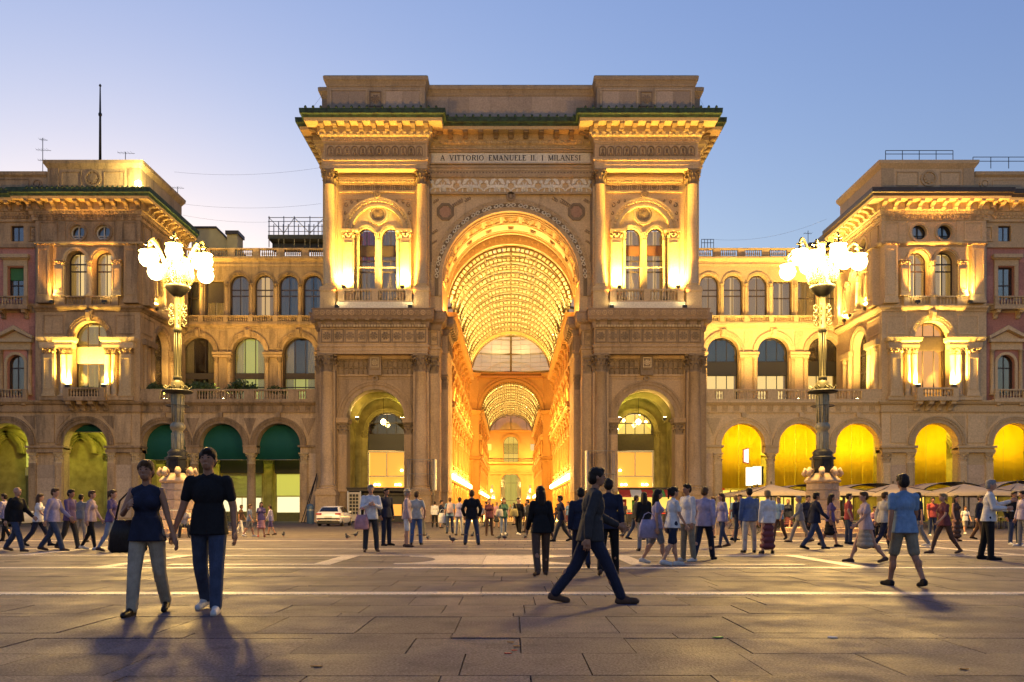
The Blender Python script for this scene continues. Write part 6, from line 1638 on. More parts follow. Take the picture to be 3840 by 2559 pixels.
shop(-1, AC[1], 'shop front with a half lowered roller shutter in the middle bay of the left wing', 'shutter')
shop(-1, AC[2], 'shop front with a closed roller shutter behind the left street lamp', 'shutter')
shop(-1, 40.85, 'narrow doorway with a ribbed metal shutter under the left pavilion', 'door')
shop(-1, 48.4, 'green-lit shop window under the arch at the left edge', 'green')
for k, a in enumerate(AC+(40.85, 48.4)):
    shop(1, a, 'bright shop window below the yellow curtain, ' + ('next to the great arch', 'in the middle of the right wing', 'behind the right street lamp', 'under the right pavilion', 'at the right edge')[k], 'bright')
# kiosk fronts in the passage arches
f = half(-1); o = f.p(12.96, 80.5, 0)
t = thing('display_board', 'white lattice display board beside the parked white car', 'display board', f.p(14.9, 79.7, 0)); t['base'] = list(f.p(14.9, 79.7, 0))
MB(f).box(14.4, 15.5, 79.65, 79.75, .1, 2.85).obj('backing', 'goods_pale', t)
for i in range(3):
    for j in range(6): MB(f).box(14.55+.3*i, 14.78+.3*i, 79.6, 79.66, .75+.33*j, 1.0+.33*j).obj('tile', 'black_panel', t)
MB(f).box(14.3, 14.4, 79.6, 79.78, 0, 2.95).box(15.5, 15.6, 79.6, 79.78, 0, 2.95).obj('posts', 'white_plastic', t, kind='stuff')
t = thing('shop_front', 'dark shop front below the left passage arch', 'shop front', f.p(12.5, 80.6, 0)); t['base'] = list(f.p(12.5, 80.6, 0))
MB(f).box(10.3, 15.7, 81.0, 81.2, 0, 2.95).obj('window', 'black_panel', t); MB(f).box(10.3, 14.2, 80.7, 80.95, 2.55, 2.95).obj('fascia', 'bronze_dark', t); MB(f).box(12.0, 12.12, 80.8, 81.0, 0, 2.5).obj('mullion', 'scaffold_steel', t); MB(f).box(10.6, 11.6, 80.9, 81.0, .6, 1.7).obj('lit_display', 'room_lit_orange', t)
f = half(1)
t = thing('shop_front', 'brightly lit kiosk with a red and white awning below the right passage arch', 'shop front', f.p(12.9, 80, 0)); t['base'] = list(f.p(12.9, 80, 0))
MB(f).box(10.3, 15.7, 81.0, 81.2, 0, 2.95).obj('window', 'room_lit_yellow', t)
for i, m in enumerate(('goods_red', 'white_plastic', 'goods_red', 'goods_green', 'goods_red')): MB(f).prism_a([(78.9, 2.35), (78.9, 2.5), (80.0, 3.15), (80.0, 3.0)], 10.3+1.08*i, 11.36+1.08*i).obj('awning_panel', m, t)
for i in range(12): MB(f).box(10.4+.44*i, 10.72+.44*i, 80.7, 80.98, .3, RND.uniform(.9, 2.2)).obj('goods', RND.choice(('goods_red', 'goods_green', 'goods_pale', 'black_panel', 'paper')), t)
MB(f).box(10.3, 15.7, 80.3, 80.7, 0, .95).obj('counter', 'bronze_dark', t)
# protective tube frames around the inner column pedestals
for s in (-1, 1):
    f = half(s); h = 5.9 if s < 0 else 6.7; o = f.p(8.5, 78.2, 3)
    t = thing('scaffold_cage', 'steel tube cage around the inner column base of the %s pylon' % ('left' if s < 0 else 'right'), 'scaffold', o); t['base'] = list(o)
    for a in (7.25, 9.6):
        for b in (77.7, 78.9): MB(f).tube([(a, b, .0), (a, b, h)], .035, 5).obj('upright', 'scaffold_steel', t)
    for z in (3.1, 4.5, h-.05):
        MB(f).tube([(7.0, 77.7, z), (9.8, 77.7, z)], .03, 5).obj('ledger', 'scaffold_steel', t); MB(f).tube([(7.25, 77.4, z), (7.25, 79, z)], .03, 5).obj('ledger', 'scaffold_steel', t); MB(f).tube([(9.6, 77.4, z), (9.6, 79, z)], .03, 5).obj('ledger', 'scaffold_steel', t)
    MB(f).box(7.0, 7.1, 77.55, 78.9, 3.0, h).obj('side_panel', 'white_plastic', t)
# lit signs in front of the right wing
t = thing('light_box', 'pair of glowing white light boxes in front of the yellow curtains', 'light box', (X(1732, 72), 72, 0)); t['base'] = [X(1732, 72), 72, 0]
MB().box(X(1716, 72), X(1730, 72), 72, 72.3, Z(1116, 72), Z(1074, 72)).obj('panel', 'screen_white', t); MB().box(X(1731, 72), X(1748, 72), 71.8, 72.2, Z(1114, 72), Z(1072, 72)).obj('panel', 'screen_white', t)
MB().box(X(1748.5, 72), X(1753, 72), 71.8, 72.3, Z(1114, 72), Z(1072, 72)).obj('side', 'iron_dark', t); MB().tube([(X(1731, 72), 72.4, 0), (X(1731, 72), 72.4, Z(1072, 72))], .06, 6).obj('pole', 'iron_dark', t)
t = thing('light_box', 'small tilted light box with a red border above the pair of white light boxes', 'light box', (X(1722, 72.6), 72.6, 5)); t['base'] = [X(1722, 72.6), 72.6, 5]
MB().prism([(X(1714, 72), Z(1060, 72)), (X(1724, 72), Z(1063, 72)), (X(1724, 72), Z(1030, 72)), (X(1714, 72), Z(1033, 72))], 72.5, 72.6).obj('panel', 'screen_white', t)
MB().prism([(X(1712, 72), Z(1062, 72)), (X(1726, 72), Z(1066, 72)), (X(1726, 72), Z(1028, 72)), (X(1712, 72), Z(1031, 72))], 72.61, 72.75).obj('frame', 'goods_red', t)
# ------------------------------------------------------------------ cafe umbrellas and canopies
def umbrella(u, v, Y, w, label):
    t = thing('cafe_umbrella', label, 'umbrella', (X(u, Y), Y, 0), RND.uniform(-.08, .08), 'beige cafe umbrellas in front of the right arcade')
    zt, ze = Z(v, Y), Z(1136, Y); h = w/2; m = MB(); n = 8; vs = [(0, 0, zt)]
    rim = []
    for i in range(4):
        a0, a1 = pi/4+i*pi/2, pi/4+(i+1)*pi/2
        p0, p1 = (h*1.414*cos(a0), h*1.414*sin(a0)), (h*1.414*cos(a1), h*1.414*sin(a1))
        for k in range(n): q = k/n; rim.append((p0[0]+(p1[0]-p0[0])*q, p0[1]+(p1[1]-p0[1])*q, ze+.06*sin(pi*q)))
    N_ = len(rim); mid = [(x*.5, y*.5, (zt+z)/2-.07) for x, y, z in rim]
    vs += mid+rim+[(x*1.0, y*1.0, z-.18) for x, y, z in rim]
    fs = [(0, 1+i, 1+(i+1) % N_) for i in range(N_)]
    for r in range(2): fs += [(1+r*N_+i, 1+(r+1)*N_+i, 1+(r+1)*N_+(i+1) % N_, 1+r*N_+(i+1) % N_) for i in range(N_)]
    m.add(vs, fs, True); link('canopy', m.mesh('canopy', 'canvas_beige'), t)
    link('pole', MB().tube([(0, 0, 0), (0, 0, zt+.12)], .04, 8).lathe([(.05, 0), (.07, .08), (.02, .16)], 0, 0, zt+.05, n=8).mesh('pole', 'frame_wood'), t)
    link('base', MB().box(-.35, .35, -.35, .35, 0, .12).mesh('base', 'iron_dark'), t)
    for i in range(4):
        a = pi/4+i*pi/2; link('rib', MB().tube([(0, 0, zt-.05), (h*1.4*cos(a), h*1.4*sin(a), ze)], .02, 4).mesh('rib', 'frame_wood'), t)
for u, v, Y, w, lb in ((1740, 1119, 57, 4.4, 'beige square umbrella nearest the arch, half behind its neighbour'), (1772, 1113, 54, 4.6, 'beige square umbrella left of the right street lamp'), (1925, 1116, 54, 4.6, 'beige square umbrella just right of the right street lamp'), (2052, 1112, 54, 4.8, 'beige square umbrella below the right pavilion arch'), (2215, 1112, 52, 5.2, 'beige square umbrella between the two pavilion curtains'), (2338, 1110, 55, 4.8, 'beige square umbrella cut off by the right edge')):
    umbrella(u, v, Y, w, lb)
def barrel(u, v, Y, w, label):
    t = thing('arched_canopy', label, 'canopy', (X(u, Y), Y, 0), 0, 'arched beige canopies behind the cafe umbrellas')
    ze, zt = Z(1136, Y), Z(v, Y); h = zt-ze; n = 12; P = [(-w/2*cos(pi*i/n), ze+h*sin(pi*i/n)) for i in range(n+1)]
    m = MB(); vs = []
    for x, z in P: vs += [(x, -1.6, z), (x, 1.6, z), (x, -1.6, z+.03), (x, 1.6, z+.03)]
    fs = []
    for i in range(n): p = 4*i; fs += [(p, p+1, p+5, p+4), (p+2, p+6, p+7, p+3), (p, p+4, p+6, p+2), (p+1, p+3, p+7, p+5)]
    m.add(vs, fs, True); link('canopy', m.mesh('canopy', 'canvas_beige'), t)
    for y in (-1.62, 1.62): link('arch_frame', MB().tube([(x, y, z) for x, z in P], .045, 5).mesh('arch_frame', 'iron_dark'), t)
    for k in (3, 6, 9): link('purlin', MB().tube([(P[k][0], -1.6, P[k][1]-.04), (P[k][0], 1.6, P[k][1]-.04)], .03, 4).mesh('purlin', 'iron_dark'), t)
    for x in (-w/2, w/2):
        for y in (-1.6, 1.6): link('post', MB().tube([(x, y, 0), (x, y, ze)], .05, 6).mesh('post', 'iron_dark'), t)
for u, v, Y, w, lb in ((1848, 1115, 62, 4.6, 'arched canopy left of the right street lamp'), (1992, 1113, 62, 4.8, 'arched canopy between the wing and the right pavilion'), (2168, 1110, 62, 4.8, 'arched canopy behind the umbrella under the pavilion'), (2325, 1107, 62, 4.6, 'arched canopy near the right edge')):
    barrel(u, v, Y, w, lb)
def table_set(x, y, rz, k):
    t = thing('cafe_table', 'small round cafe table under the beige umbrellas', 'table', (x, y, 0), rz, 'cafe tables under the umbrellas')
    link('table_top', cached('ttop', lambda: MB().lathe([(.34, .70), (.36, .72), (.34, .74)], n=16).mesh('table_top', 'scaffold_steel')), t); link('column', cached('tcol', lambda: MB().tube([(0, 0, .03), (0, 0, .71)], .03, 6).mesh('column', 'iron_dark')), t); link('foot', cached('tft', lambda: MB().lathe([(.22, 0), (.2, .03), (.03, .05)], n=12).mesh('foot', 'iron_dark')), t)
    for q in (-1, 1):
        c = thing('cafe_chair', 'slim metal cafe chair at a table under the umbrellas', 'chair', (x+q*.62*cos(rz), y+q*.62*sin(rz), 0), rz+(pi/2 if q < 0 else -pi/2), 'cafe chairs under the umbrellas')
        link('seat', cached('cs', lambda: MB().box(-.21, .21, -.21, .21, .43, .46).mesh('seat', 'scaffold_steel')), c); link('backrest', cached('cb', lambda: MB().box(-.2, .2, -.03, 0, 0, .3).mesh('backrest', 'scaffold_steel')), c, (0, -.2, .6))
        for lx in (-.19, .19):
            link('leg', cached('clf', lambda: MB().tube([(0, 0, 0), (0, 0, .43)], .014, 5).mesh('leg', 'scaffold_steel')), c, (lx, .19, 0)); link('leg', cached('clb', lambda: MB().tube([(0, -.06, 0), (0, 0, .43), (0, -.02, .9)], .014, 5).mesh('leg', 'scaffold_steel')), c, (lx, -.19, 0))
k = 0
for u, Y in ((1745, 53), (1790, 57), (1825, 52), (1940, 51), (1985, 55), (2030, 50), (2085, 55), (2180, 50), (2240, 54), (2300, 50), (2340, 56)):
    table_set(X(u, Y), Y, RND.uniform(-.5, .5), k); k += 1
# barrier with a red rail, low stone block
t = thing('barrier', 'red-topped barrier between the passersby and the cafe', 'barrier', (X(1560, 47), 47, 0)); t['base'] = [X(1560, 47), 47, 0]
MB().box(X(1440, 47), X(1722, 47), 46.96, 47.04, .93, .99).obj('rail', 'rail_red', t); MB().box(X(1440, 47), X(1722, 47), 46.98, 47.02, .4, .43).obj('lower_rail', 'iron_dark', t)
for i in range(8): MB().tube([(X(1442+40*i, 47), 47, 0), (X(1442+40*i, 47), 47, .95)], .03, 6).obj('post', 'iron_dark', t)
t = thing('stone_block', 'low grey stone block behind the man in the blue shirt', 'block', (X(1685, 38.5), 38.5, 0), 0, None, MB().box(-.9, .9, -.3, .3, 0, .05).box(-.85, .85, -.26, .26, .05, .58).box(-.9, .9, -.3, .3, .58, .66).mesh('stone_block', 'stone_slab'))
def bicycle(x, y, rz, label):
    t = thing('bicycle', label, 'bicycle', (x, y, 0), rz, 'parked bicycles')
    def wheel():
        m = MB().tube([(.33*cos(2*pi*i/20), 0, .33*sin(2*pi*i/20)) for i in range(21)], .018, 5)
        for i in range(9): m.tube([(0, 0, 0), (.32*cos(2*pi*i/9), 0, .32*sin(2*pi*i/9))], .004, 3)
        m.tube([(0, -.04, 0), (0, .04, 0)], .03, 6); return m.mesh('wheel', 'tyre')
    for wx in (-.52, .52): link('wheel', cached('bw', wheel), t, (wx, 0, .35))
    link('frame', cached('bf', lambda: MB().tube([(-.52, 0, .35), (-.1, 0, .32), (-.22, 0, .8), (-.52, 0, .35)], .016, 5).tube([(-.1, 0, .32), (.38, 0, .72), (-.2, 0, .74)], .018, 5).tube([(.52, 0, .35), (.36, 0, .9)], .018, 5).mesh('frame', 'iron_dark')), t)
    link('saddle', cached('bs', lambda: MB().lathe([(.02, 0), (.09, .02), (.02, .06)], -.24, 0, .86, n=8).mesh('saddle', 'tyre')), t); link('handlebar', cached('bh', lambda: MB().tube([(.3, -.28, .96), (.38, -.1, .98), (.38, .1, .98), (.3, .28, .96)], .014, 5).mesh('handlebar', 'scaffold_steel')), t)
bicycle(X(1706, 36.5), 36.8, .1, 'black bicycle leaning by the low stone block'); bicycle(X(508, 62), 62, .3, 'black bicycle parked in front of the lit shop left of the car'); bicycle(X(430, 64), 64, -.2, 'black bicycle parked behind the left street lamp'); bicycle(X(1760, 40), 40, .05, 'bicycle parked behind the woman with the red belt')
# ------------------------------------------------------------------ parked cars
def car(x, y, rz, label):
    t = thing('parked_car', label, 'car', (x, y, 0), rz, 'white cars parked by the left wing')
    S = [(0, .42, .52, .80), (.03, .32, .80, .84), (.1, .28, .97, .87), (.25, .26, 1.02, .885), (.7, .24, 1.0, .9), (1.6, .22, .98, .915), (2.8, .22, .95, .915), (3.3, .24, .93, .9), (4.2, .26, .8, .86), (4.5, .3, .7, .8), (4.62, .38, .56, .7)]
    m = MB(); rows = []
    for yy, zb, zs_, w in S:
        rows.append([(-w*.9, yy, zb), (-w, yy, zb+.16), (-w*1.0, yy, (zb+zs_)/2+.02), (-w*.96, yy, zs_-.04), (-w*.86, yy, zs_), (0, yy, zs_+.02), (w*.86, yy, zs_), (w*.96, yy, zs_-.04), (w, yy, (zb+zs_)/2+.02), (w, yy, zb+.16), (w*.9, yy, zb)])
    k = 11; vs = [p for r in rows for p in r]
    fs = [(i*k+j, i*k+j+1, (i+1)*k+j+1, (i+1)*k+j) for i in range(len(S)-1) for j in range(k-1)]+[tuple(range(k-1, -1, -1)), tuple(range((len(S)-1)*k, len(S)*k))]
    m.add(vs, fs, True); link('body', m.mesh('body', 'car_white'), t)
    C_ = [(.12, .99, .80, .98, .78), (.62, .98, .84, 1.38, .60), (1.4, .97, .85, 1.43, .62), (2.3, .95, .85, 1.42, .62), (3.25, .93, .82, .95, .72)]
    m = MB(); vs = []
    for yy, zl, wl, zr, wr in C_: vs += [(-wl, yy, zl-.03), (-wr, yy, zr-.04), (-wr*.85, yy, zr), (wr*.85, yy, zr), (wr, yy, zr-.04), (wl, yy, zl-.03)]
    fs = [(i*6+j, i*6+j+1, i*6+j+7, i*6+j+6) for i in range(4) for j in range(5)]
    m.add(vs, fs, True); link('cabin', m.mesh('cabin', 'car_white'), t)
    g = MB(); g.add([(-.66, .15, 1.05), (.66, .15, 1.05), (.53, .575, 1.345), (-.53, .575, 1.345), (-.66, .25, 1.0), (.66, .25, 1.0), (.53, .65, 1.3), (-.53, .65, 1.3)], [(0, 1, 2, 3), (4, 7, 6, 5), (0, 4, 5, 1), (1, 5, 6, 2), (2, 6, 7, 3), (3, 7, 4, 0)]); link('rear_window', g.mesh('rear_window', 'car_glass'), t)
    for s in (-1, 1):
        g = MB(); P0 = [(.8, .99, .845, 1.34, .665), (1.75, .985, .86, 1.37, .675), (1.8, .985, .86, 1.37, .675), (2.45, .97, .86, 1.34, .67), (2.9, .96, .845, 1.12, .775)]
        vs = [p for yy, zl, wl, zr, wr in P0 for p in ((s*wl, yy, zl), (s*wr, yy, zr))]
        g.add(vs, [(0, 2, 3, 1), (4, 6, 7, 5), (6, 8, 9, 7)]); link('side_window', g.mesh('side_window', 'car_glass'), t)
        link('tail_lamp', MB().box(*sorted((s*.48, s*.86)), -.01, .12, .82, .93).mesh('tail_lamp', 'tail_red'), t); link('mirror', MB().box(*sorted((s*.88, s*1.06)), 2.85, 2.97, .95, 1.08).mesh('mirror', 'car_white'), t)
        link('reflector', MB().box(*sorted((s*.55, s*.78)), -.012, .05, .47, .52).mesh('reflector', 'tail_red'), t)
        for wy in (.85, 3.65):
            w_ = link('wheel', cached('cwheel', lambda: _wheel()), t, (s*.8, wy, .32)); r_ = bpy.data.objects.new('rim', cached('crim', lambda: MB().tube([(-.115, 0, 0), (.115, 0, 0)], .2, 12).mesh('rim', 'rim'))); COL.objects.link(r_); r_.parent = w_
    link('bumper', MB().box(-.8, .8, -.02, .1, .2, .36).mesh('bumper', 'black_panel'), t); link('number_plate', MB().box(-.26, .26, -.025, .02, .6, .72).mesh('number_plate', 'white_plastic'), t); link('underside', MB().box(-.75, .75, .2, 4.4, .16, .3).mesh('underside', 'tyre'), t)
def _wheel():
    m = MB(); n = 18; vs = []
    for r, x in ((.2, -.1), (.3, -.1), (.325, -.08), (.325, .08), (.3, .1), (.2, .1)): vs += [(x, r*cos(2*pi*i/n), r*sin(2*pi*i/n)) for i in range(n)]
    m.add(vs, [(k*n+i, k*n+(i+1) % n, (k+1)*n+(i+1) % n, (k+1)*n+i) for k in range(5) for i in range(n)], True); return m.mesh('wheel', 'tyre')
car(X(750.5, 58), 58.5, 0, 'white estate car parked with its back to the square by the arch'); car(X(-14, 56), 56.5, .15, 'white car almost wholly cut off by the left edge')
t = thing('litter_bin', 'blue-grey cylindrical bin left of the parked white car', 'bin', (X(713, 70), 70, 0)); link('drum', MB().lathe([(.28, 0), (.3, .05), (.3, 1.45), (.26, 1.6), (.05, 1.68)], n=14).mesh('drum', 'bin_blue'), t); link('band', MB().lathe([(.31, 0), (.31, .1)], 0, 0, 1.1, n=14).mesh('band', 'scaffold_steel'), t)
t = thing('leaning_pole', 'thin dark poles leaning on the pier left of the bin', 'pole', (X(700, 76), 76, 0)); link('pole', MB().tube([(-.3, 0, 0), (.35, 3.3, 4.6)], .05, 6).mesh('pole', 'iron_dark'), t); link('pole', MB().tube([(-.1, .2, 0), (.2, 3.5, 4.2)], .05, 6).mesh('pole', 'iron_dark'), t)
# ------------------------------------------------------------------ planting on the left terrace
def foliage(n, rx, ry, rz_, leaf, seed):
    r = random.Random(seed); m = MB()
    for i in range(n):
        a, e = r.uniform(0, 2*pi), r.uniform(-1, 1); q = r.uniform(.35, 1)**.5
        cl = (r.uniform(-.4, .4), r.uniform(-.3, .3), r.uniform(-.2, .3))
        x, y, z = rx*(q*cos(a)*sqrt(1-e*e)*.8+cl[0]), ry*(q*sin(a)*sqrt(1-e*e)*.8+cl[1]), rz_*(q*e*.8+1+cl[2])
        d = Vector((r.gauss(0, 1), r.gauss(0, 1), r.gauss(.3, 1))).normalized(); u = d.orthogonal().normalized(); w = d.cross(u); L = leaf*r.uniform(.6, 1.3)
        c = Vector((x, y, z)); m.add([tuple(c-u*L*.3), tuple(c+w*L*.5), tuple(c+u*L*.3+d*L*.2), tuple(c-w*L*.5)], [(0, 1, 2, 3)])
    return m.mesh('foliage', 'leaf_green')
FO = [foliage(260, .75, .4, .5, .24, k) for k in range(3)]
stem = cached('stem', lambda: MB().tube([(0, 0, 0), (.03, 0, .3), (-.02, .02, .7)], [.05, .04, .02], 5).tube([(0, 0, .25), (.25, .05, .6)], [.03, .015], 5).tube([(0, 0, .2), (-.28, -.04, .55)], [.03, .015], 5).mesh('stem', 'frame_wood'))
trough = cached('trough', lambda: MB().prism_a([(-.2, 0), (.2, 0), (.25, .34), (-.25, .34)], -.55, .55).mesh('planter_box', 'stone_carved'))
PLs = ((332, 1.0), (352, 1.25), (372, 1.0), (392, .9), (430, 1.1), (452, 1.3), (476, 1.3), (530, .8), (552, 1.5), (578, 1.1), (632, .9), (652, .7))
for i, (u, k) in enumerate(PLs):
    Y = YA+.75; zt = 11.6
    t = thing('terrace_shrub', 'leafy green shrub in a trough behind the left terrace balustrade, ' + ('counted from the pavilion: ' + ('first', 'second', 'third', 'fourth', 'fifth', 'sixth', 'seventh', 'eighth', 'ninth', 'tenth', 'eleventh', 'twelfth')[i]), 'shrub', (X(u, Y), Y, zt), RND.uniform(-.1, .1), 'shrubs along the left terrace')
    link('planter_box', trough, t); link('stem', stem, t, (0, 0, .3)); link('foliage', FO[i % 3], t, (0, 0, .75), RND.uniform(0, 6), (k*.95, k, k))
# window box on the left pavilion balcony
t = thing('window_box', 'low planting along the balcony of the lit left pavilion window', 'plant', (-40.4, YP-.75, 11.75)); link('trough', MB().box(-1.4, 1.4, -.15, .15, 0, .75).mesh('trough', 'bronze_dark'), t); link('foliage', FO[1], t, (0, 0, .72), 0, (1.6, .6, .45))
# ------------------------------------------------------------------ roofs: masts, aerials, railings, penthouse, scaffold, wires
def pole_thing(name, label, cat, p, pieces, mat='iron_dark'):
    t = thing(name, label, cat, p)
    for nm, mb in pieces: link(nm, mb.mesh(nm, mat), t)
    return t
Y = 84; x, z = X(230, Y), Z(366, Y)
pole_thing('flag_mast', 'tall bare mast on the roof of the left pavilion', 'mast', (x, Y, z-.6), [('mast', MB().tube([(0, 0, 0), (0, 0, 5), (0, 0, 7.9)], [.14, .11, .06], 8)), ('collar', MB().lathe([(.1, 0), (.17, .1), (.17, .3), (.1, .4)], 0, 0, 4.9, n=8)), ('finial', MB().lathe([(.02, 0), (.12, .1), (.12, .2), (.02, .34)], 0, 0, 7.85, n=8))])
def aerial(u, v0, v1, Y, label, bars):
    x, z0, z1 = X(u, Y), Z(v0, Y), Z(v1, Y); h = z1-z0
    pcs = [('mast', MB().tube([(0, 0, -.6), (0, 0, h)], .035, 5))]
    for f_, w, n in bars:
        b = MB().tube([(-w, 0, h*f_), (w, .3, h*f_+.05)], .02, 4)
        for i in range(n): q = -w+2*w*(i+.5)/n; b.tube([(q, -.35, h*f_), (q, .35, h*f_)], .012, 4)
        pcs.append(('crossbar', b))
    pole_thing('roof_aerial', label, 'aerial', (x, Y, z0), pcs)
aerial(98, 385, 317, 86, 'thin television aerial left of the mast on the left roof', ((.95, .35, 4), (.6, .7, 5), (.25, .5, 4)))
aerial(288, 368, 349, 84, 'short bent aerial right of the mast on the left roof', ((.9, .8, 5),)); aerial(408, 505, 429, 92, 'television aerial behind the eaves of the left pavilion', ((.97, .6, 5), (.35, .3, 3))); aerial(1857, 560, 530, 92, 'short aerial beside the right pavilion eaves', ((.8, .5, 4),))
for s, u in ((-1, 783), (1, 1555)):
    pole_thing('lightning_rod', 'small tripod lightning rod on top of the %s attic block of the arch' % ('left' if s < 0 else 'right'), 'lightning rod', (X(u, 82), 82, 42.6), [('rod', MB().tube([(0, 0, 0), (0, 0, .75)], .04, 5)), ('stay', MB().tube([(0, 0, .5), (.9, 0, .05)], .02, 4)), ('stay', MB().tube([(0, 0, .5), (-.9, 0, .05)], .02, 4))])
def railing(u0, u1, v0, v1, Y, label):
    x0, x1, z0, z1 = X(u0, Y), X(u1, Y), Z(v1, Y), Z(v0, Y); t = thing('roof_railing', label, 'railing', ((x0+x1)/2, Y, z0), 0, 'metal railings on the right roof'); w = (x1-x0)/2; h = z1-z0
    for zz in (h, h*.5): link('rail', MB().tube([(-w, 0, zz), (w, 0, zz)], .035, 5).mesh('rail', 'iron_dark'), t)
    for i in range(5): link('post', MB().tube([(-w+w*.5*i, 0, -.3), (-w+w*.5*i, 0, h)], .035, 5).mesh('post', 'iron_dark'), t)
railing(2035, 2190, 346, 362, 81.5, 'upper metal railing on the right pavilion roof'); railing(2236, 2400, 361, 380, 82.5, 'lower metal railing at the right edge of the roof'); railing(1612, 1640, 550, 566, 93, 'small railing on the right wing roof beside the arch')
Y = 100
t = thing('rooftop_house', 'plain yellow rooftop house behind the left wing balustrade', 'building', (X(490, Y), Y, 28)); t['base'] = [X(490, Y), Y, 28]
MB().prism([(X(440, Y), 26), (X(530, Y), 26), (X(530, Y), Z(560, Y)), (X(497, Y), Z(525, Y)), (X(440, Y), Z(525, Y))], Y, Y+8).obj('wall', 'plaster_yellow', t)
MB().prism([(X(438, Y), Z(524.5, Y)), (X(498, Y), Z(524.5, Y)), (X(531, Y), Z(560, Y)), (X(531, Y), Z(556, Y)), (X(498, Y), Z(521, Y)), (X(438, Y), Z(521, Y))], Y-.2, Y+8.2).obj('roof_edge', 'bronze_dark', t)
MB().box(X(528, Y), X(552, Y), Y-1, Y+1, 27, Z(545, Y)).obj('chimney', 'plaster_yellow', t); MB().box(X(525, Y), X(555, Y), Y-1.2, Y+1.2, Z(545, Y), Z(537, Y)).obj('chimney_cap', 'bronze_dark', t)
t = thing('rooftop_house', 'grey rooftop block behind the right wing beside the pavilion eaves', 'building', (X(1905, Y), Y, 28)); t['base'] = [X(1905, Y), Y, 28]
MB().prism([(X(1855, Y), 26), (X(1960, Y), 26), (X(1960, Y), Z(520, Y)), (X(1900, Y), Z(530, Y)), (X(1872, Y), Z(560, Y))], Y, Y+8).obj('wall', 'stone_right', t); MB().box(X(1850, Y), X(1960, Y), Y-1.5, Y-.1, 27, Z(566, Y)).obj('parapet', 'bronze_dark', t)
Y = 99; t = thing('roof_scaffold', 'open steel scaffold on the roof between the left wing and the arch', 'scaffold', (X(670, Y), Y, 28)); t['base'] = [X(670, Y), Y, 28]
us = [618, 640, 652, 676, 700, 712, 731, 745]; v0, v1 = 497, 567
for u in us[::1]: MB().tube([(X(u, Y), Y, Z(568, Y)), (X(u, Y), Y, Z(v0 if u in (618, 652, 676, 712, 745) else 510, Y))], .06, 5).obj('upright', 'scaffold_steel', t); MB().tube([(X(u, Y), Y+2, Z(568, Y)), (X(u, Y), Y+2, Z(502, Y))], .06, 5).obj('upright', 'scaffold_steel', t)
for v in (500, 509, 520, 532): MB().tube([(X(616, Y), Y, Z(v, Y)), (X(747, Y), Y, Z(v, Y))], .045, 5).obj('ledger', 'scaffold_steel', t)
for a, b in ((618, 652), (676, 652), (676, 712), (745, 712)): MB().tube([(X(a, Y), Y, Z(500, Y)), (X(b, Y), Y, Z(536, Y))], .04, 5).obj('brace', 'scaffold_steel', t)
MB().box(X(616, Y), X(748, Y), Y-.1, Y+2.2, Z(549, Y), Z(540, Y)).obj('deck', 'scaffold_board', t)
MB().box(X(620, Y), X(740, Y), Y+1, Y+2, Z(568, Y), Z(553, Y)).obj('stored_boards', 'black_panel', t)
def wire(label, p, q, sag):
    m = MB().tube([tuple(Vector(p)*(1-t)+Vector(q)*t-Vector((0, 0, sag*4*t*(1-t)))) for t in [i/14 for i in range(15)]], .009, 4)
    thing('overhead_wire', label, 'wire', (0, 0, 0), 0, 'wires across the sky', m.mesh('overhead_wire', 'iron_dark'))
wire('wire from the left pavilion eaves to the scaffold, lower one', (X(418, 92), 92, Z(494, 92)), (X(620, 98), 98, Z(510, 98)), .3); wire('wire from the left pavilion to the arch, middle one', (X(400, 90), 90, Z(466, 90)), (X(738, 84), 84, Z(468, 84)), .5); wire('wire from the left pavilion to the arch, topmost one', (X(400, 90), 90, Z(395, 90)), (X(738, 84), 84, Z(385, 84)), .5)
wire('wire from the arch to the right pavilion eaves', (X(1640, 93), 93, Z(550, 93)), (X(1900, 88), 88, Z(503, 88)), .8); wire('thin stay from the left attic of the arch to its cornice', (X(745, 81), 81, Z(212, 81)), (X(718, 80), 80, Z(248, 80)), 0); wire('thin stay from the right attic of the arch to its cornice', (X(1598, 81), 81, Z(208, 81)), (X(1618, 80), 80, Z(246, 80)), 0)
# ------------------------------------------------------------------ pigeons and litter
def mkpig():
    m = MB()
    for c, r in (((0, 0, .12), (.06, .11, .065)), ((0, -.09, .19), (.032, .04, .045)), ((0, -.1, .225), (.028, .034, .026))):
        n, k = 8, 6; vs = [(c[0]+r[0]*sin(pi*j/k)*cos(2*pi*i/n), c[1]+r[1]*sin(pi*j/k)*sin(2*pi*i/n), c[2]+r[2]*cos(pi*j/k)) for j in range(k+1) for i in range(n)]
        m.add(vs, [(j*n+i, j*n+(i+1) % n, (j+1)*n+(i+1) % n, (j+1)*n+i) for j in range(k) for i in range(n)], True)
    m.add([(-.035, .07, .13), (.035, .07, .13), (.045, .2, .1), (-.045, .2, .1), (-.03, .07, .11), (.03, .07, .11), (.04, .2, .085), (-.04, .2, .085)], [(0, 1, 2, 3), (7, 6, 5, 4), (0, 3, 7, 4), (1, 5, 6, 2), (3, 2, 6, 7)])
    m.tube([(0, -.125, .225), (0, -.155, .215)], [.01, .002], 4)
    return m.mesh('pigeon', 'pigeon_grey')
pig = mkpig()
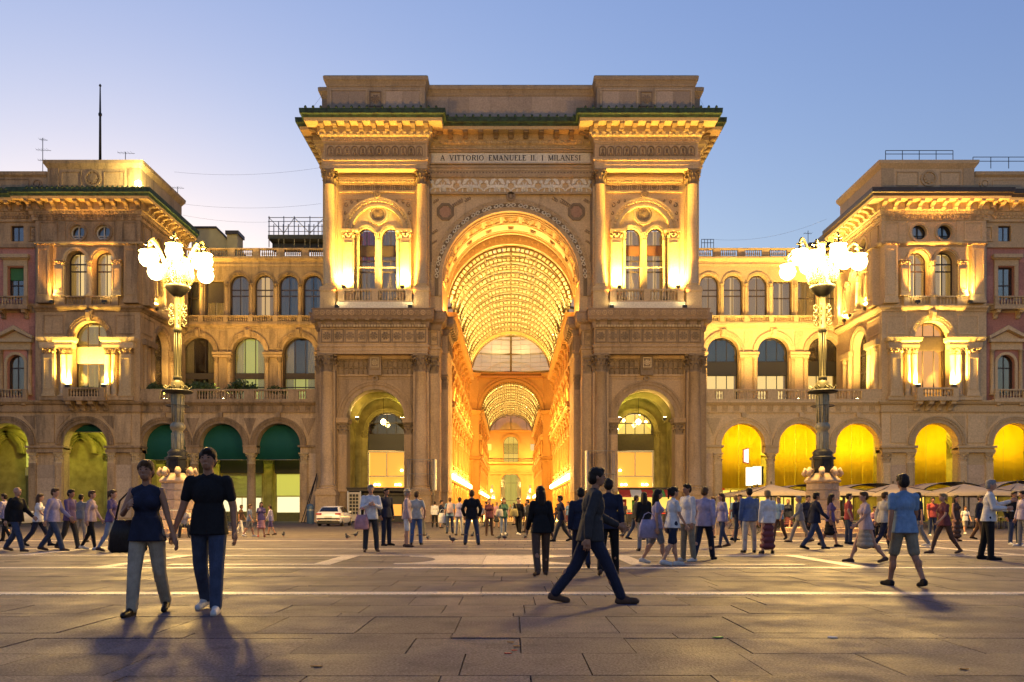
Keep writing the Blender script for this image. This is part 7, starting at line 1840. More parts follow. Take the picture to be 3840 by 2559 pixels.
for i, (u, v, lb) in enumerate(((817, 1234.6, 'between the car and the man with folded arms'), (983, 1241.6, 'right of the man in the hat'), (1040, 1247, 'just left of the man in the black jacket'), (1085, 1236, 'behind the legs of the man in the black jacket'), (1147, 1242, 'in front of the maroon top'), (1160, 1241, 'in front of the dark green top'), (1207, 1239.7, 'alone in front of the gallery entrance'), (1402, 1239.7, 'between two walkers right of the gallery'), (1430, 1236.6, 'near the red barrier'), (651, 1234, 'right of the far group of children'), (515, 1232.6, 'behind the man in the black t-shirt'), (798, 1240, 'left of the man with folded arms'))):
    Y = 2208/(v-1172); t = thing('pigeon', 'grey pigeon on the paving ' + lb, 'pigeon', (X(u, Y), Y, 0), RND.uniform(0, 6.28), 'pigeons on the square', pig); t.scale = (1.05,)*3
    link('leg', cached('pleg', lambda: MB().tube([(0, 0, .0), (0, 0, .08)], .008, 4).mesh('leg', 'tail_red')), t, (.025, 0, 0)); link('leg', CACHE['pleg'], t, (-.025, 0, 0))
def scrap(u, v, mat, lb, w):
    Y = 2208/(v-1172); r = random.Random(u); m = MB(); n = 6
    top = [(w*(.7+.5*r.random())*cos(2*pi*i/n), w*(.4+.3*r.random())*sin(2*pi*i/n), .008+.03*w*4*r.random()) for i in range(n)]
    m.add(top+[(x, y, 0.004) for x, y, z in top], [tuple(range(n)), tuple(range(2*n-1, n-1, -1))]+[(i, (i+1) % n, (i+1) % n+n, i+n) for i in range(n)])
    thing('litter_scrap', lb, 'litter', (X(u, Y), Y, 0), 0, 'scraps on the paving', m.mesh('litter_scrap', mat))
for a in ((1913, 1466, 'paper', 'crumpled white paper scrap on the right foreground paving', .05), (1167, 1503, 'litter_red', 'red scrap in the middle foreground', .03), (1182, 1496, 'litter_red', 'thin red shred beside the other red scrap', .025), (1187, 1486, 'leaf_dry', 'dry orange leaf above the red scraps', .035), (1173, 1477, 'leaf_dry', 'dry leaf nearest the walking man', .035), (727, 1533, 'leaf_dry', 'dry orange leaf left of the middle foreground', .04), (2214, 1539, 'leaf_dry', 'orange scrap in the right corner', .035), (1650, 1466, 'goods_green', 'green scrap on the right paving joint', .05), (875, 1308, 'bin_blue', 'small blue scrap beside the marble inlay', .06), (1000, 1362, 'paper', 'tiny white scrap on the marble band', .03)): scrap(*a)
# ------------------------------------------------------------------ people
def cloth(name, c, rough=.85, var=.3):
    m, nt, bs = _mat(name)
    col = ramp(nt, noise(nt, 9, 4), [(.3, tuple(x*(1-var) for x in c)), (.7, tuple(min(1, x*(1+var*.3)) for x in c))])
    nt.links.new(col, bs.inputs['Base Color']); bs.inputs['Roughness'].default_value = rough; bs.inputs['Specular IOR Level'].default_value = .2
    bump(nt, bs, noise(nt, 9 if 'hair' not in name else 40, 4, (1, 1, .45) if 'hair' not in name else (1, 1, .2)), .9, .03)
    return m
CL = dict(black=(.012, .012, .015), navy=(.015, .02, .05), charcoal=(.04, .04, .045), jeans=(.035, .055, .12), paleblue=(.16, .22, .36), white=(.62, .60, .58), cream=(.50, .44, .34), beige=(.36, .29, .2), khaki=(.22, .19, .12),
          lilac=(.32, .27, .45), purple=(.12, .07, .22), pink=(.50, .20, .24), rose=(.5, .33, .33), red=(.42, .03, .03), brown=(.10, .05, .03), blue=(.05, .12, .32), skyblue=(.12, .26, .46), grey=(.2, .2, .21), green=(.05, .16, .09), maroon=(.16, .03, .04), yellow=(.4, .32, .08))
for k_, c_ in CL.items():
    l_ = sum(c_)/3; cloth('cloth_'+k_, tuple(x*.72+l_*.28 for x in c_))
cloth('skin', (.46, .25, .16), .55, .12); cloth('skin_tan', (.34, .17, .10), .55, .12); cloth('hair_dark', (.02, .013, .01), .55); cloth('hair_brown', (.09, .045, .02), .55); cloth('hair_fair', (.28, .18, .08), .55); cloth('hair_grey', (.25, .24, .23), .6); cloth('leather_dark', (.02, .014, .012), .4); cloth('shoe_white', (.55, .53, .5), .6); cloth('straw', (.45, .36, .22), .8)

# pose: legs (thigh forward, knee bend, splay) for -x and +x side; arms (forward, out, elbow, inward twist)
POSES = {
 'stand': (((3, 2, 4), (-3, 2, 5)), ((4, 9, 14, 6), (0, 9, 10, 6)), 0),
 'wide': (((1, 0, 10), (-1, 0, 10)), ((-12, 22, 42, 30), (-12, 22, 42, 30)), 2),
 'folded': (((4, 3, 5), (-4, 2, 6)), ((18, 12, 98, 62), (20, 12, 92, 62)), -2),
 'pockets': (((5, 6, 4), (-2, 0, 6)), ((-14, 20, 36, 22), (-14, 20, 36, 22)), 0),
 'phone': (((2, 2, 4), (-2, 0, 5)), ((28, 8, 92, 24), (30, 8, 96, 24)), 4),
 'walk_a': (((25, 6, 2), (-19, 20, 2)), ((-18, 8, 14, 5), (22, 8, 26, 5)), 3),
 'walk_b': (((-19, 20, 2), (25, 6, 2)), ((22, 8, 26, 5), (-18, 8, 14, 5)), 3),
 'step_a': (((14, 4, 3), (-12, 18, 3)), ((-10, 9, 14, 5), (12, 9, 20, 5)), 2),
 'step_b': (((-12, 18, 3), (14, 4, 3)), ((12, 9, 20, 5), (-10, 9, 14, 5)), 2),
 'stride': (((28, 4, 1), (-24, 14, 1)), ((-22, 8, 18, 4), (24, 8, 40, 8)), 5),
 'sit': (((84, 84, 8), (86, 80, 10)), ((24, 10, 60, 24), (30, 10, 50, 20)), 8),
 'tray': (((3, 2, 5), (-8, 2, 7)), ((10, 10, 80, 20), (40, 10, 70, 12)), 2),
 'hold_woman': (((12, 4, 2), (-10, 20, 2)), ((20, 14, 92, 34), (2, 15, 6, -4)), 2),
 'hold_man': (((-11, 20, 3), (15, 4, 3)), ((2, 15, 6, -4), (-8, 12, 18, 6)), 1),
}
def prims_of(pose, fem, H=1.75):
    legs, arms, lean = POSES[pose]
    L = radians(lean); sw = .155 if fem else .185; hw = .095 if fem else .09
    def tor(z, y=0, x=0): return (x, y*cos(L)-sin(L)*(z-.95), .95+cos(L)*(z-.95)+y*sin(L)*0)
    J = {}
    J['pelvis'] = (0, 0, .95)
    for i, s in enumerate((-1, 1)):
        f, k, sp = (radians(v) for v in legs[i]); h = Vector((s*hw, 0, .93))
        kn = h+.43*Vector((s*sin(sp), -sin(f), -cos(f)*cos(sp))); an = kn+.41*Vector((s*sin(sp)*.6, -sin(f-k), -cos(f-k)))
        pitch = (f-k)*.5 if f < 0 else 0.0
        toe = an+Vector((s*.03, -.165*cos(pitch), -.045+.165*sin(pitch)*.9 if f < 0 else -.045)); heel = an+Vector((0, .045, -.045))
        J['hip', s], J['knee', s], J['ank', s], J['toe', s], J['heel', s] = h, kn, an, toe, heel
        uf, uo, eb, tw = (radians(v) for v in arms[i]); sh = Vector(tor(1.415, 0, s*sw))
        el = sh+.285*Vector((s*sin(uo), -sin(uf)*cos(uo), -cos(uf)*cos(uo)))
        d = Vector((s*(sin(uo)*cos(eb)-sin(tw)), -sin(uf+eb), -cos(uf+eb))).normalized(); wr = el+.25*d
        J['sh', s], J['el', s], J['wr', s], J['hd', s] = sh, el, wr, d
    low = min(min(J['toe', s].z, J['heel', s].z) for s in (-1, 1))-.03
    if pose == 'sit': low = min(J['toe', s].z for s in (-1, 1))-.03
    return J, low, tor
def person_prims(pose, fem, part, near):
    J, low, tor = prims_of(pose, fem); P = []
    c = lambda p, q, a, b: P.append(('c', p, q, a, b)); e = lambda p, r: P.append(('e', p, r))
    def torso(g, hem=.88, w=1.0):
        if hem >= .9 or part == 'body': e(tor(.98), ((.168 if fem else .16)*w+g, .118+g, .125+g))
        e(tor(1.12), ((.125 if fem else .145)*w+g, .1+g, .15+g)); e(tor(1.285, -.005), ((.145 if fem else .165)*w+g, .112+g, .155+g))
        for s in (-1, 1): c(tor(1.425, 0, s*.03), tor(1.395, 0, s*(.125 if fem else .15)), .06+g*.8, .05+g*.6)
        if fem:
            for s in (-1, 1): e(tor(1.28, -.085, s*.07), (.062+g, .06+g, .062+g))
        if hem < .9: P.append(('k', tor(hem-.02), tor(1.12), ((.188 if fem else .18)*w+g, .142+g), ((.13 if fem else .148)*w+g, .1+g)))
    if part == 'body':
        torso(0, .95)
        c(tor(1.42), tor(1.55, -.01), .058 if not fem else .05, .05 if not fem else .044)
        hd = tor(1.64, -.02); e(hd, (.075, .095, .112)); e((hd[0], hd[1]-.025, hd[2]-.06), (.055, .066, .055)); e((hd[0], hd[1]+.025, hd[2]+.02), (.078, .085, .09))
        e((hd[0], hd[1]-.098, hd[2]-.015), (.014, .02, .02)); e((hd[0], hd[1]-.09, hd[2]-.055), (.024, .012, .008))
        for s in (-1, 1): e((hd[0]+s*.077, hd[1]+.005, hd[2]-.01), (.012, .02, .03))
        for s in (-1, 1):
            c(J['hip', s], J['knee', s], .083, .055); c(J['knee', s], J['ank', s], .055, .036); e(J['knee', s]*.62+J['ank', s]*.38+Vector((0, .018, 0)), (.052, .055, .1))
            c(J['heel', s]+Vector((0, 0, .02)), J['toe', s]+Vector((0, 0, .005)), .032, .026)
            c(J['sh', s], J['el', s], .05 if not fem else .042, .04 if not fem else .034); c(J['el', s], J['wr', s], .041 if not fem else .034, .028 if not fem else .024)
            d, w = J['hd', s], J['wr', s]; side = Vector((s, 0, 0)); a = d.cross(side)
            if a.length < .2: a = Vector((0, 0, 1))
            a.normalize(); n = a.cross(d).normalized()
            c(w, w+d*.075, .027, .033); c(w+d*.04-a*.018, w+d*.085-a*.024, .02, .018); c(w+d*.04+a*.018, w+d*.085+a*.024, .02, .018)
            for k in range(4):
                o = a*(-.034+.0227*k); ln = (.062, .075, .08, .07)[k]; b0 = w+d*.085+o; b1 = b0+d*ln*.55+a*(k-1.5)*.004; b2 = b1+(d*.8+n*(.35+.1*k)*(-1)).normalized()*ln*.5
                c(b0, b1, .0105, .0095); c(b1, b2, .0095, .008)
            t0 = w+d*.03+a*.02; t1 = t0+(d*.6+a*.75).normalized()*.045; c(t0, t1, .014, .012); c(t1, t1+(d*.9+a*.3).normalized()*.035, .012, .009)
    elif part in ('tshirt', 'shirt', 'tank', 'jacket'):
        g = .03 if part == 'jacket' else .017
        torso(g, .87)
        if part != 'tank': c(tor(1.43), tor(1.475), .066, .058)
        for s in (-1, 1):
            sh, el, wr = J['sh', s], J['el', s], J['wr', s]
            if part == 'tshirt': c(sh+Vector((0, 0, -.004)), sh*.35+el*.65, .066 if not fem else .058, .057 if not fem else .049)
            elif part in ('shirt', 'jacket'): c(sh+Vector((0, 0, -.004)), el, .062+g*.4, .05+g*.3); c(el, el*.06+wr*.94, .054+g*.3, .042+g*.2)
    elif part in ('trousers', 'shorts', 'leggings'):
        g = .004 if part == 'leggings' else .014
        e(tor(.98), ((.168 if fem else .16)+g, .118+g, .1)); e((0, 0, .92), ((.165 if fem else .158)+g, .118+g, .1))
        for s in (-1, 1):
            h, k, a = J['hip', s], J['knee', s], J['ank', s]
            if part == 'shorts': c(h, h*.12+k*.88, .1, .085)
            else: c(h, k, .088+g, .062+g); c(k, k*.04+a*.96+Vector((0, .005, -.01)), .062+g, (.042 if part == 'leggings' else .056)+g*.6)
    elif part in ('skirt', 'long_skirt'):
        zh = .5 if part == 'skirt' else .22; n = 5
        for i in range(n+1):
            t = i/n; z = 1.04+(zh-1.04)*t; kx = (J['knee', -1].x+J['knee', 1].x)/2*t; ky = (J['knee', -1].y+J['knee', 1].y)/2*t*.6
            e((kx, ky, z), (.15+.07*t, .12+.09*t, .11))
    elif part == 'shoes':
        for s in (-1, 1):
            c(J['heel', s]+Vector((0, .0, .012)), J['toe', s]+Vector((0, 0, .0)), .043, .036); c(J['ank', s]+Vector((0, .0, -.01)), J['toe', s]*.5+J['heel', s]*.5+Vector((0, 0, .02)), .044, .038)
            c(J['heel', s]+Vector((0, .01, -.008)), J['toe', s]+Vector((0, -.01, -.008)), .038, .036)
    elif part in ('short_hair', 'long_hair', 'pony_hair'):
        hd = tor(1.64, -.02); e((hd[0], hd[1]+.012, hd[2]+.045), (.088, .1, .085)); e((hd[0], hd[1]+.045, hd[2]-.01), (.085, .072, .09)); e((hd[0]+.01, hd[1]-.055, hd[2]+.085), (.06, .045, .035))
        for s in (-1, 1): e((hd[0]+s*.072, hd[1]-.02, hd[2]+.03), (.018, .03, .04))
        if part == 'long_hair':
            c((hd[0], hd[1]+.06, hd[2]-.02), (hd[0], hd[1]+.075, hd[2]-.24), .078, .075)
            for s in (-1, 1): c((hd[0]+s*.07, hd[1]+.02, hd[2]), (hd[0]+s*.085, hd[1]+.02, hd[2]-.2), .028, .03)
        if part == 'pony_hair': e((hd[0], hd[1]+.12, hd[2]+.05), (.04, .05, .045)); c((hd[0], hd[1]+.13, hd[2]+.04), (hd[0], hd[1]+.14, hd[2]-.14), .035, .02)
    elif part == 'hat':
        hd = tor(1.64, -.02); e((hd[0], hd[1]+.01, hd[2]+.075), (.088, .1, .07)); e((hd[0], hd[1], hd[2]+.055), (.15, .16, .016))
    elif part == 'cap':
        hd = tor(1.64, -.02); e((hd[0], hd[1]+.01, hd[2]+.05), (.084, .1, .075)); e((hd[0], hd[1]-.11, hd[2]+.045), (.07, .07, .012))
    return P, low
def prim_mesh(P, low):
    m = MB()
    for p in P:
        if p[0] == 'c':
            A, B_ = Vector(p[1]), Vector(p[2]); r0, r1 = p[3], p[4]; d = B_-A
            if d.length < 1e-4: d = Vector((0, 0, 1e-3))
            u = d.normalized(); x = u.orthogonal().normalized(); y = u.cross(x); n = 10; rings = []
            for t in (-80, -50, -20, 0): rings.append((A+u*(r0*sin(radians(t))), r0*cos(radians(t))))
            for t in (0, 20, 50, 80): rings.append((B_+u*(r1*sin(radians(t))), r1*cos(radians(t))))
            vs = [tuple(c+x*(r*cos(2*pi*i/n))+y*(r*sin(2*pi*i/n))) for c, r in rings for i in range(n)]; k = len(rings)
        elif p[0] == 'k':
            n = 18; k = 2; q_ = lambda v: math.copysign(abs(v)**.72, v); vs = [(c[0]+r[0]*q_(cos(2*pi*i/n)), c[1]+r[1]*q_(sin(2*pi*i/n)), c[2]) for c, r in ((p[1], p[3]), (p[2], p[4])) for i in range(n)]
        else:
            c, r = p[1], p[2]; n = 14; k = 10; vs = []
            for j in range(k):
                t = pi*(j+.25)/(k-.5)
                vs += [(c[0]+r[0]*sin(t)*cos(2*pi*i/n), c[1]+r[1]*sin(t)*sin(2*pi*i/n), c[2]-r[2]*cos(t)) for i in range(n)]
        m.add(vs, [(j*n+i, j*n+(i+1) % n, (j+1)*n+(i+1) % n, (j+1)*n+i) for j in range(k-1) for i in range(n)]+[tuple(range(n-1, -1, -1)), tuple(range((k-1)*n, k*n))])
    m.v = [(x, y, z-low) for x, y, z in m.v]
    return m
NAMES = dict(tshirt='t_shirt', shirt='shirt', tank='tank_top', jacket='jacket', trousers='trousers', shorts='shorts', leggings='leggings', skirt='skirt', long_skirt='skirt', shoes='shoes', short_hair='hair', long_hair='hair', pony_hair='hair', hat='hat', cap='cap')
PEOPLE = []
def person(u, v, rz, pose, label, top, topc, bot, botc, hair='short_hair', hairc='hair_dark', fem=False, h=1.75, shoec='black', skin='skin', near=False, group='people on the square', extra=None):
    PEOPLE.append(locals())
def build_people():
    keys = {}
    for p in PEOPLE:
        for part in ('body', p['top'], p['bot'], 'shoes', p['hair'], p['extra']):
            if part: keys[(p['pose'], p['fem'], part, p['near'])] = None
    tmp = []
    for key in keys:
        pose, fem, part, near = key
        P, low = person_prims(pose, fem, part, near)
        me = prim_mesh(P, low).mesh('body' if part == 'body' else NAMES[part], 'skin')
        ob = bpy.data.objects.new('body', me); COL.objects.link(ob); ob.location = (0, -30, 0)
        r = ob.modifiers.new('remesh', 'REMESH'); r.mode = 'VOXEL'; r.voxel_size = (.0085 if near else .0125) if part == 'body' else (.011 if near else .018); r.use_smooth_shade = True
        s_ = ob.modifiers.new('smooth', 'SMOOTH'); s_.factor = .5; s_.iterations = 2 if part == 'body' else 4
        if not near:
            d_ = ob.modifiers.new('fewer', 'DECIMATE'); d_.ratio = .45
        tmp.append((key, ob, me))
    dg = bpy.context.evaluated_depsgraph_get()
    for key, ob, me in tmp:
        nm = bpy.data.meshes.new_from_object(ob.evaluated_get(dg)); nm.name = 'person' if key[2] == 'body' else NAMES[key[2]]
        if not len(nm.materials): nm.materials.append(MATS['skin'])
        nm.polygons.foreach_set('use_smooth', [True]*len(nm.polygons)); keys[key] = nm
    for key, ob, me in tmp: bpy.data.objects.remove(ob); bpy.data.meshes.remove(me)
    eye = cached('eye', lambda: MB().lathe([(.001, -.006), (.008, -.004), (.011, 0), (.008, .004), (.001, .006)], n=8).mesh('eye', 'hair_dark'))
    brow = cached('brow', lambda: MB().tube([(-.018, .004, -.003), (0, -.003, .002), (.018, .006, -.002)], .004, 4).mesh('eyebrow', 'hair_dark'))
    def setm(o, mat):
        o.material_slots[0].link = 'OBJECT'; o.material_slots[0].material = MATS[mat]
    for p in PEOPLE:
        k = p['h']/1.75
        if 'xyz' in p: pos = p['xyz']
        else: Y = 2208/(p['v']-1172); pos = (X(p['u'], Y), Y, 0)
        t = thing('person', p['label'], 'person', pos, p['rz'], p['group'], keys[(p['pose'], p['fem'], 'body', p['near'])])
        t.scale = (k, k, k); setm(t, p['skin'])
        for part, mat in ((p['top'], 'cloth_'+p['topc']), (p['bot'], 'cloth_'+p['botc']), ('shoes', p['shoec'] if p['shoec'] in MATS else 'cloth_'+p['shoec']), (p['hair'], p['hairc']), (p['extra'], 'straw' if p['extra'] == 'hat' else 'cloth_black')):
            if part:
                o = link(NAMES[part], keys[(p['pose'], p['fem'], part, p['near'])], t); setm(o, mat)
        if p['near']:
            J, low, tor = prims_of(p['pose'], p['fem']); hd = tor(1.64, -.02)
            for s in (-1, 1):
                o = link('eye', eye, t, (hd[0]+s*.031, hd[1]-.083, hd[2]+.012-low)); link('eyebrow', brow, t, (hd[0]+s*.032, hd[1]-.089, hd[2]+.034-low))
F, A_ = 0.0, pi                                     # facing the viewer / facing away
RT, LT = pi/2, -pi/2                                # walking to the right / left of the picture
G1 = 'walkers on the near left'; G2 = 'people standing before the gallery'; G3 = 'people on the right of the square'; G4 = 'crowd at the gallery mouth'
person(338, 1411, .1, 'hold_woman', 'woman in a dark sleeveless top and beige trousers holding hands with the man beside her', 'tank', 'navy', 'trousers', 'beige', 'pony_hair', 'hair_brown', True, 1.72, 'leather_dark', 'skin_tan', True, 'couple walking towards the viewer')
person(480, 1406, .05, 'hold_man', 'man in a black t-shirt and dark jeans holding hands with the woman beside him', 'tshirt', 'black', 'trousers', 'jeans', 'short_hair', 'hair_dark', False, 1.88, 'shoe_white', 'skin_tan', True, 'couple walking towards the viewer')
person(1357, 1386, RT+.1, 'stride', 'man in dark jeans and sandals striding right in front of the gallery', 'jacket', 'charcoal', 'trousers', 'navy', 'short_hair', 'hair_dark', False, 1.76, 'brown', 'skin_tan', True, G3)
person(36, 1267, RT-.2, 'walk_a', 'bald man in a black jacket and blue jeans walking at the far left', 'jacket', 'black', 'trousers', 'jeans', None, 'hair_dark', False, 1.86, 'brown', 'skin', False, G1)
person(88, 1254.5, RT+.2, 'walk_b', 'brown-haired woman in a white top and dark trousers behind the bald man', 'tshirt', 'white', 'trousers', 'navy', 'long_hair', 'hair_brown', True, 1.74, 'black', 'skin', False, G1)
person(122, 1266, RT, 'walk_a', 'man in a lilac shirt and blue jeans walking third from the left edge', 'shirt', 'lilac', 'trousers', 'jeans', 'short_hair', 'hair_brown', False, 1.84, 'brown', 'skin', False, G1)
person(160, 1262, RT-.1, 'step_b', 'man in a purple shirt and charcoal trousers between the lilac shirt and the pink blouse', 'shirt', 'purple', 'trousers', 'charcoal', 'short_hair', 'hair_dark', False, 1.78, 'brown', 'skin_tan', False, G1)
person(208, 1263.6, RT+.1, 'step_a', 'woman in a pink blouse, black leggings and white shoes', 'shirt', 'rose', 'leggings', 'black', 'short_hair', 'hair_brown', True, 1.74, 'shoe_white', 'skin', False, G1)
person(256, 1267, RT, 'step_b', 'woman in a purple top and pale blue jeans just left of the couple', 'tshirt', 'purple', 'leggings', 'paleblue', 'pony_hair', 'hair_brown', True, 1.74, 'brown', 'skin', False, G1)
person(12, 1244, LT, 'step_a', 'person in a lilac shirt and black trousers at the very left edge', 'shirt', 'lilac', 'trousers', 'black', 'short_hair', 'hair_dark', False, 1.78, 'black', 'skin', False, G1)
person(186, 1246, A_, 'stand', 'person in grey behind the walkers on the left', 'tshirt', 'grey', 'trousers', 'beige', 'short_hair', 'hair_dark', False, 1.72, 'black', 'skin', False, G1)
person(553, 1227, RT, 'step_a', 'child in a brown top and white trousers right of the couple', 'tshirt', 'brown', 'trousers', 'white', 'short_hair', 'hair_dark', False, 1.42, 'white', 'skin_tan', False, 'family right of the couple')
person(573, 1233, RT, 'step_b', 'child in a rust cap and grey shorts right of the couple', 'tshirt', 'paleblue', 'shorts', 'grey', 'short_hair', 'hair_brown', False, 1.42, 'white', 'skin', False, 'family right of the couple')
person(600, 1234, .4, 'stand', 'woman in a purple top and pink skirt in the family right of the couple', 'tshirt', 'purple', 'skirt', 'pink', 'long_hair', 'hair_dark', True, 1.5, 'red', 'skin', False, 'family right of the couple')
person(622, 1230, LT, 'step_a', 'child in lilac at the right end of the family', 'shirt', 'lilac', 'shorts', 'purple', 'short_hair', 'hair_dark', False, 1.4, 'brown', 'skin', False, 'family right of the couple')
person(852, 1268, .25, 'folded', 'grey-haired man in a white shirt with folded arms and dark jeans', 'shirt', 'white', 'trousers', 'charcoal', 'short_hair', 'hair_grey', False, 1.86, 'brown', 'skin', False, G2)
person(887, 1254, .9, 'pockets', 'man dressed all in navy beside the white shirt', 'shirt', 'navy', 'trousers', 'navy', 'short_hair', 'hair_dark', False, 1.88, 'black', 'skin_tan', False, G2)
person(935, 1257, RT, 'stand', 'man in a straw hat, pale shirt and white shorts', 'shirt', 'rose', 'shorts', 'white', 'short_hair', 'hair_grey', False, 1.8, 'brown', 'skin', False, G2, 'hat')
person(957, 1252, A_, 'pockets', 'man in a cream shirt and bright blue jeans beside the hat wearer', 'tshirt', 'cream', 'trousers', 'blue', 'short_hair', 'hair_brown', False, 1.78, 'black', 'skin', False, G2)
person(970, 1231, LT+.5, 'phone', 'woman in a pale pink blouse and olive trousers holding something up', 'shirt', 'rose', 'trousers', 'khaki', 'short_hair', 'hair_fair', True, 1.68, 'brown', 'skin', False, G2)
person(999, 1212, A_, 'stand', 'person in a white shirt and black trousers far off beside the pier', 'shirt', 'white', 'trousers', 'black', 'short_hair', 'hair_dark', False, 1.72, 'black', 'skin', False, G4)
person(1034, 1226, A_+.2, 'stand', 'man in a pale blue shirt and jeans with a pink bag on his back', 'tshirt', 'skyblue', 'trousers', 'jeans', 'short_hair', 'hair_brown', False, 1.76, 'black', 'skin', False, G2)
person(1055, 1230, A_-.4, 'phone', 'person in a lilac top and cream trousers left of the black jacket', 'tshirt', 'lilac', 'trousers', 'cream', 'short_hair', 'hair_dark', True, 1.74, 'brown', 'skin_tan', False, G2)
person(1084, 1252, A_, 'wide', 'man in a black jacket and jeans standing with legs apart, seen from behind', 'jacket', 'black', 'trousers', 'jeans', 'short_hair', 'hair_brown', False, 1.82, 'black', 'skin', True, G2)
person(1124, 1231, .3, 'stand', 'woman in a maroon top and brown trousers right of the black jacket', 'tshirt', 'maroon', 'trousers', 'brown', 'short_hair', 'hair_fair', True, 1.66, 'brown', 'skin', False, G2)
person(1141, 1213, A_, 'stand', 'woman in a bright pink top far off in the gallery mouth', 'tshirt', 'pink', 'skirt', 'charcoal', 'short_hair', 'hair_fair', True, 1.66, 'brown', 'skin', False, G4)
person(1157, 1230, .2, 'step_a', 'woman in a dark green top and light jeans with a pale bag', 'tshirt', 'green', 'leggings', 'paleblue', 'long_hair', 'hair_brown', True, 1.72, 'white', 'skin', False, G2)
person(1192, 1229, -.4, 'step_b', 'person in black with a yellow shoulder bag', 'shirt', 'black', 'trousers', 'black', 'short_hair', 'hair_dark', False, 1.74, 'white', 'skin', False, G2)
person(1214, 1224, LT, 'step_a', 'person in charcoal behind the yellow bag', 'shirt', 'charcoal', 'trousers', 'brown', 'short_hair', 'hair_dark', False, 1.72, 'black', 'skin', False, G2)
person(1243, 1322, A_+.2, 'step_a', 'woman with long dark hair, black top and brown trousers, seen from behind', 'shirt', 'black', 'trousers', 'brown', 'long_hair', 'hair_dark', True, 1.6, 'brown', 'skin_tan', True, G3)
person(1335, 1305, A_, 'step_b', 'man in a navy coat walking away behind the striding man', 'jacket', 'navy', 'trousers', 'navy', 'short_hair', 'hair_dark', False, 1.62, 'black', 'skin', True, G3)
person(1398, 1321, A_-.15, 'step_a', 'man in a dark cap and navy shirt walking away right of the striding man', 'shirt', 'navy', 'trousers', 'black', 'short_hair', 'hair_dark', False, 1.74, 'brown', 'skin_tan', True, G3, 'cap')
person(1433, 1209, F, 'step_a', 'man in a dark t-shirt in front of the lit kiosk', 'tshirt', 'charcoal', 'trousers', 'khaki', None, 'hair_dark', False, 1.76, 'black', 'skin', False, G4)
person(1480, 1266, A_, 'stand', 'woman with long black hair and grey trousers beside the lilac shopping bag', 'shirt', 'black', 'trousers', 'grey', 'long_hair', 'hair_dark', True, 1.66, 'black', 'skin', False, G3)
person(1508, 1296, RT, 'step_a', 'woman in a lilac top and grey shorts with white shoes', 'tshirt', 'lilac', 'shorts', 'grey', 'long_hair', 'hair_dark', True, 1.62, 'shoe_white', 'skin', True, G3)
person(1545, 1299, RT+.3, 'step_b', 'woman in a white top and dark shorts with white shoes', 'tshirt', 'white', 'shorts', 'navy', 'pony_hair', 'hair_dark', True, 1.66, 'shoe_white', 'skin', True, G3)
person(1580, 1290, LT+.4, 'stand', 'man in a white shirt and khaki trousers in the group near the right pylon', 'shirt', 'white', 'trousers', 'khaki', 'short_hair', 'hair_dark', False, 1.74, 'shoe_white', 'skin_tan', False, G3)
person(1618, 1287, A_-.5, 'walk_a', 'brown-haired man in a pale lilac shirt and navy trousers right of the white shirts', 'shirt', 'lilac', 'trousers', 'navy', 'short_hair', 'hair_brown', False, 1.76, 'black', 'skin', False, G3)
person(1722, 1270, A_, 'stand', 'man in a blue shirt and cream trousers, seen from behind', 'shirt', 'blue', 'trousers', 'cream', 'short_hair', 'hair_dark', False, 1.76, 'black', 'skin', False, G3)
person(1764, 1272, A_, 'stand', 'woman in a white top and dark skirt with a red waist, seen from behind', 'shirt', 'white', 'long_skirt', 'maroon', 'short_hair', 'hair_fair', True, 1.68, 'black', 'skin', False, G3)
person(1872, 1262, RT, 'walk_b', 'man in dark blue walking in front of the right street lamp', 'jacket', 'navy', 'trousers', 'jeans', 'short_hair', 'hair_dark', False, 1.74, 'black', 'skin_tan', False, G3)
person(2078, 1347, A_+.1, 'step_b', 'man in a blue polo shirt and khaki shorts at the right, nearest one', 'tshirt', 'skyblue', 'shorts', 'khaki', 'short_hair', 'hair_dark', False, 1.72, 'black', 'skin_tan', True, G3)
person(1990, 1292, LT, 'walk_a', 'woman in a rose top and beige skirt left of the blue polo shirt', 'tshirt', 'rose', 'skirt', 'beige', 'short_hair', 'hair_brown', True, 1.62, 'brown', 'skin', False, G3)
person(2143, 1232, F, 'stand', 'person in a red top and jeans in front of the umbrellas', 'tshirt', 'red', 'trousers', 'jeans', 'short_hair', 'hair_dark', False, 1.72, 'white', 'skin', False, G3)
person(2196, 1244, .5, 'stand', 'woman in a long brown dress right of the red top', 'tank', 'brown', 'long_skirt', 'brown', 'long_hair', 'hair_dark', True, 1.7, 'brown', 'skin', False, G3)
person(2218, 1227, F, 'step_a', 'child in a white top and beige shorts beside the brown dress', 'tshirt', 'white', 'shorts', 'beige', 'short_hair', 'hair_brown', False, 1.34, 'white', 'skin', False, G3)
person(2272, 1286, RT-.4, 'tray', 'man in a white shirt and black trousers carrying papers near the right edge', 'shirt', 'white', 'trousers', 'black', 'short_hair', 'hair_grey', False, 1.86, 'black', 'skin', True, G3)
person(2330, 1252, F, 'pockets', 'man in a dark jacket and jeans near the right edge', 'jacket', 'black', 'trousers', 'jeans', 'short_hair', 'hair_dark', False, 1.78, 'white', 'skin_tan', False, G3)
person(2351, 1256, LT, 'stand', 'person in a lilac shirt cut off by the right edge', 'shirt', 'lilac', 'trousers', 'grey', 'short_hair', 'hair_dark', False, 1.76, 'white', 'skin', False, G3)
person(1660, 1258, LT+.3, 'step_b', 'woman in a lilac blouse and jeans between the group and the bicycle', 'shirt', 'lilac', 'leggings', 'jeans', 'long_hair', 'hair_brown', True, 1.7, 'brown', 'skin', False, G3)
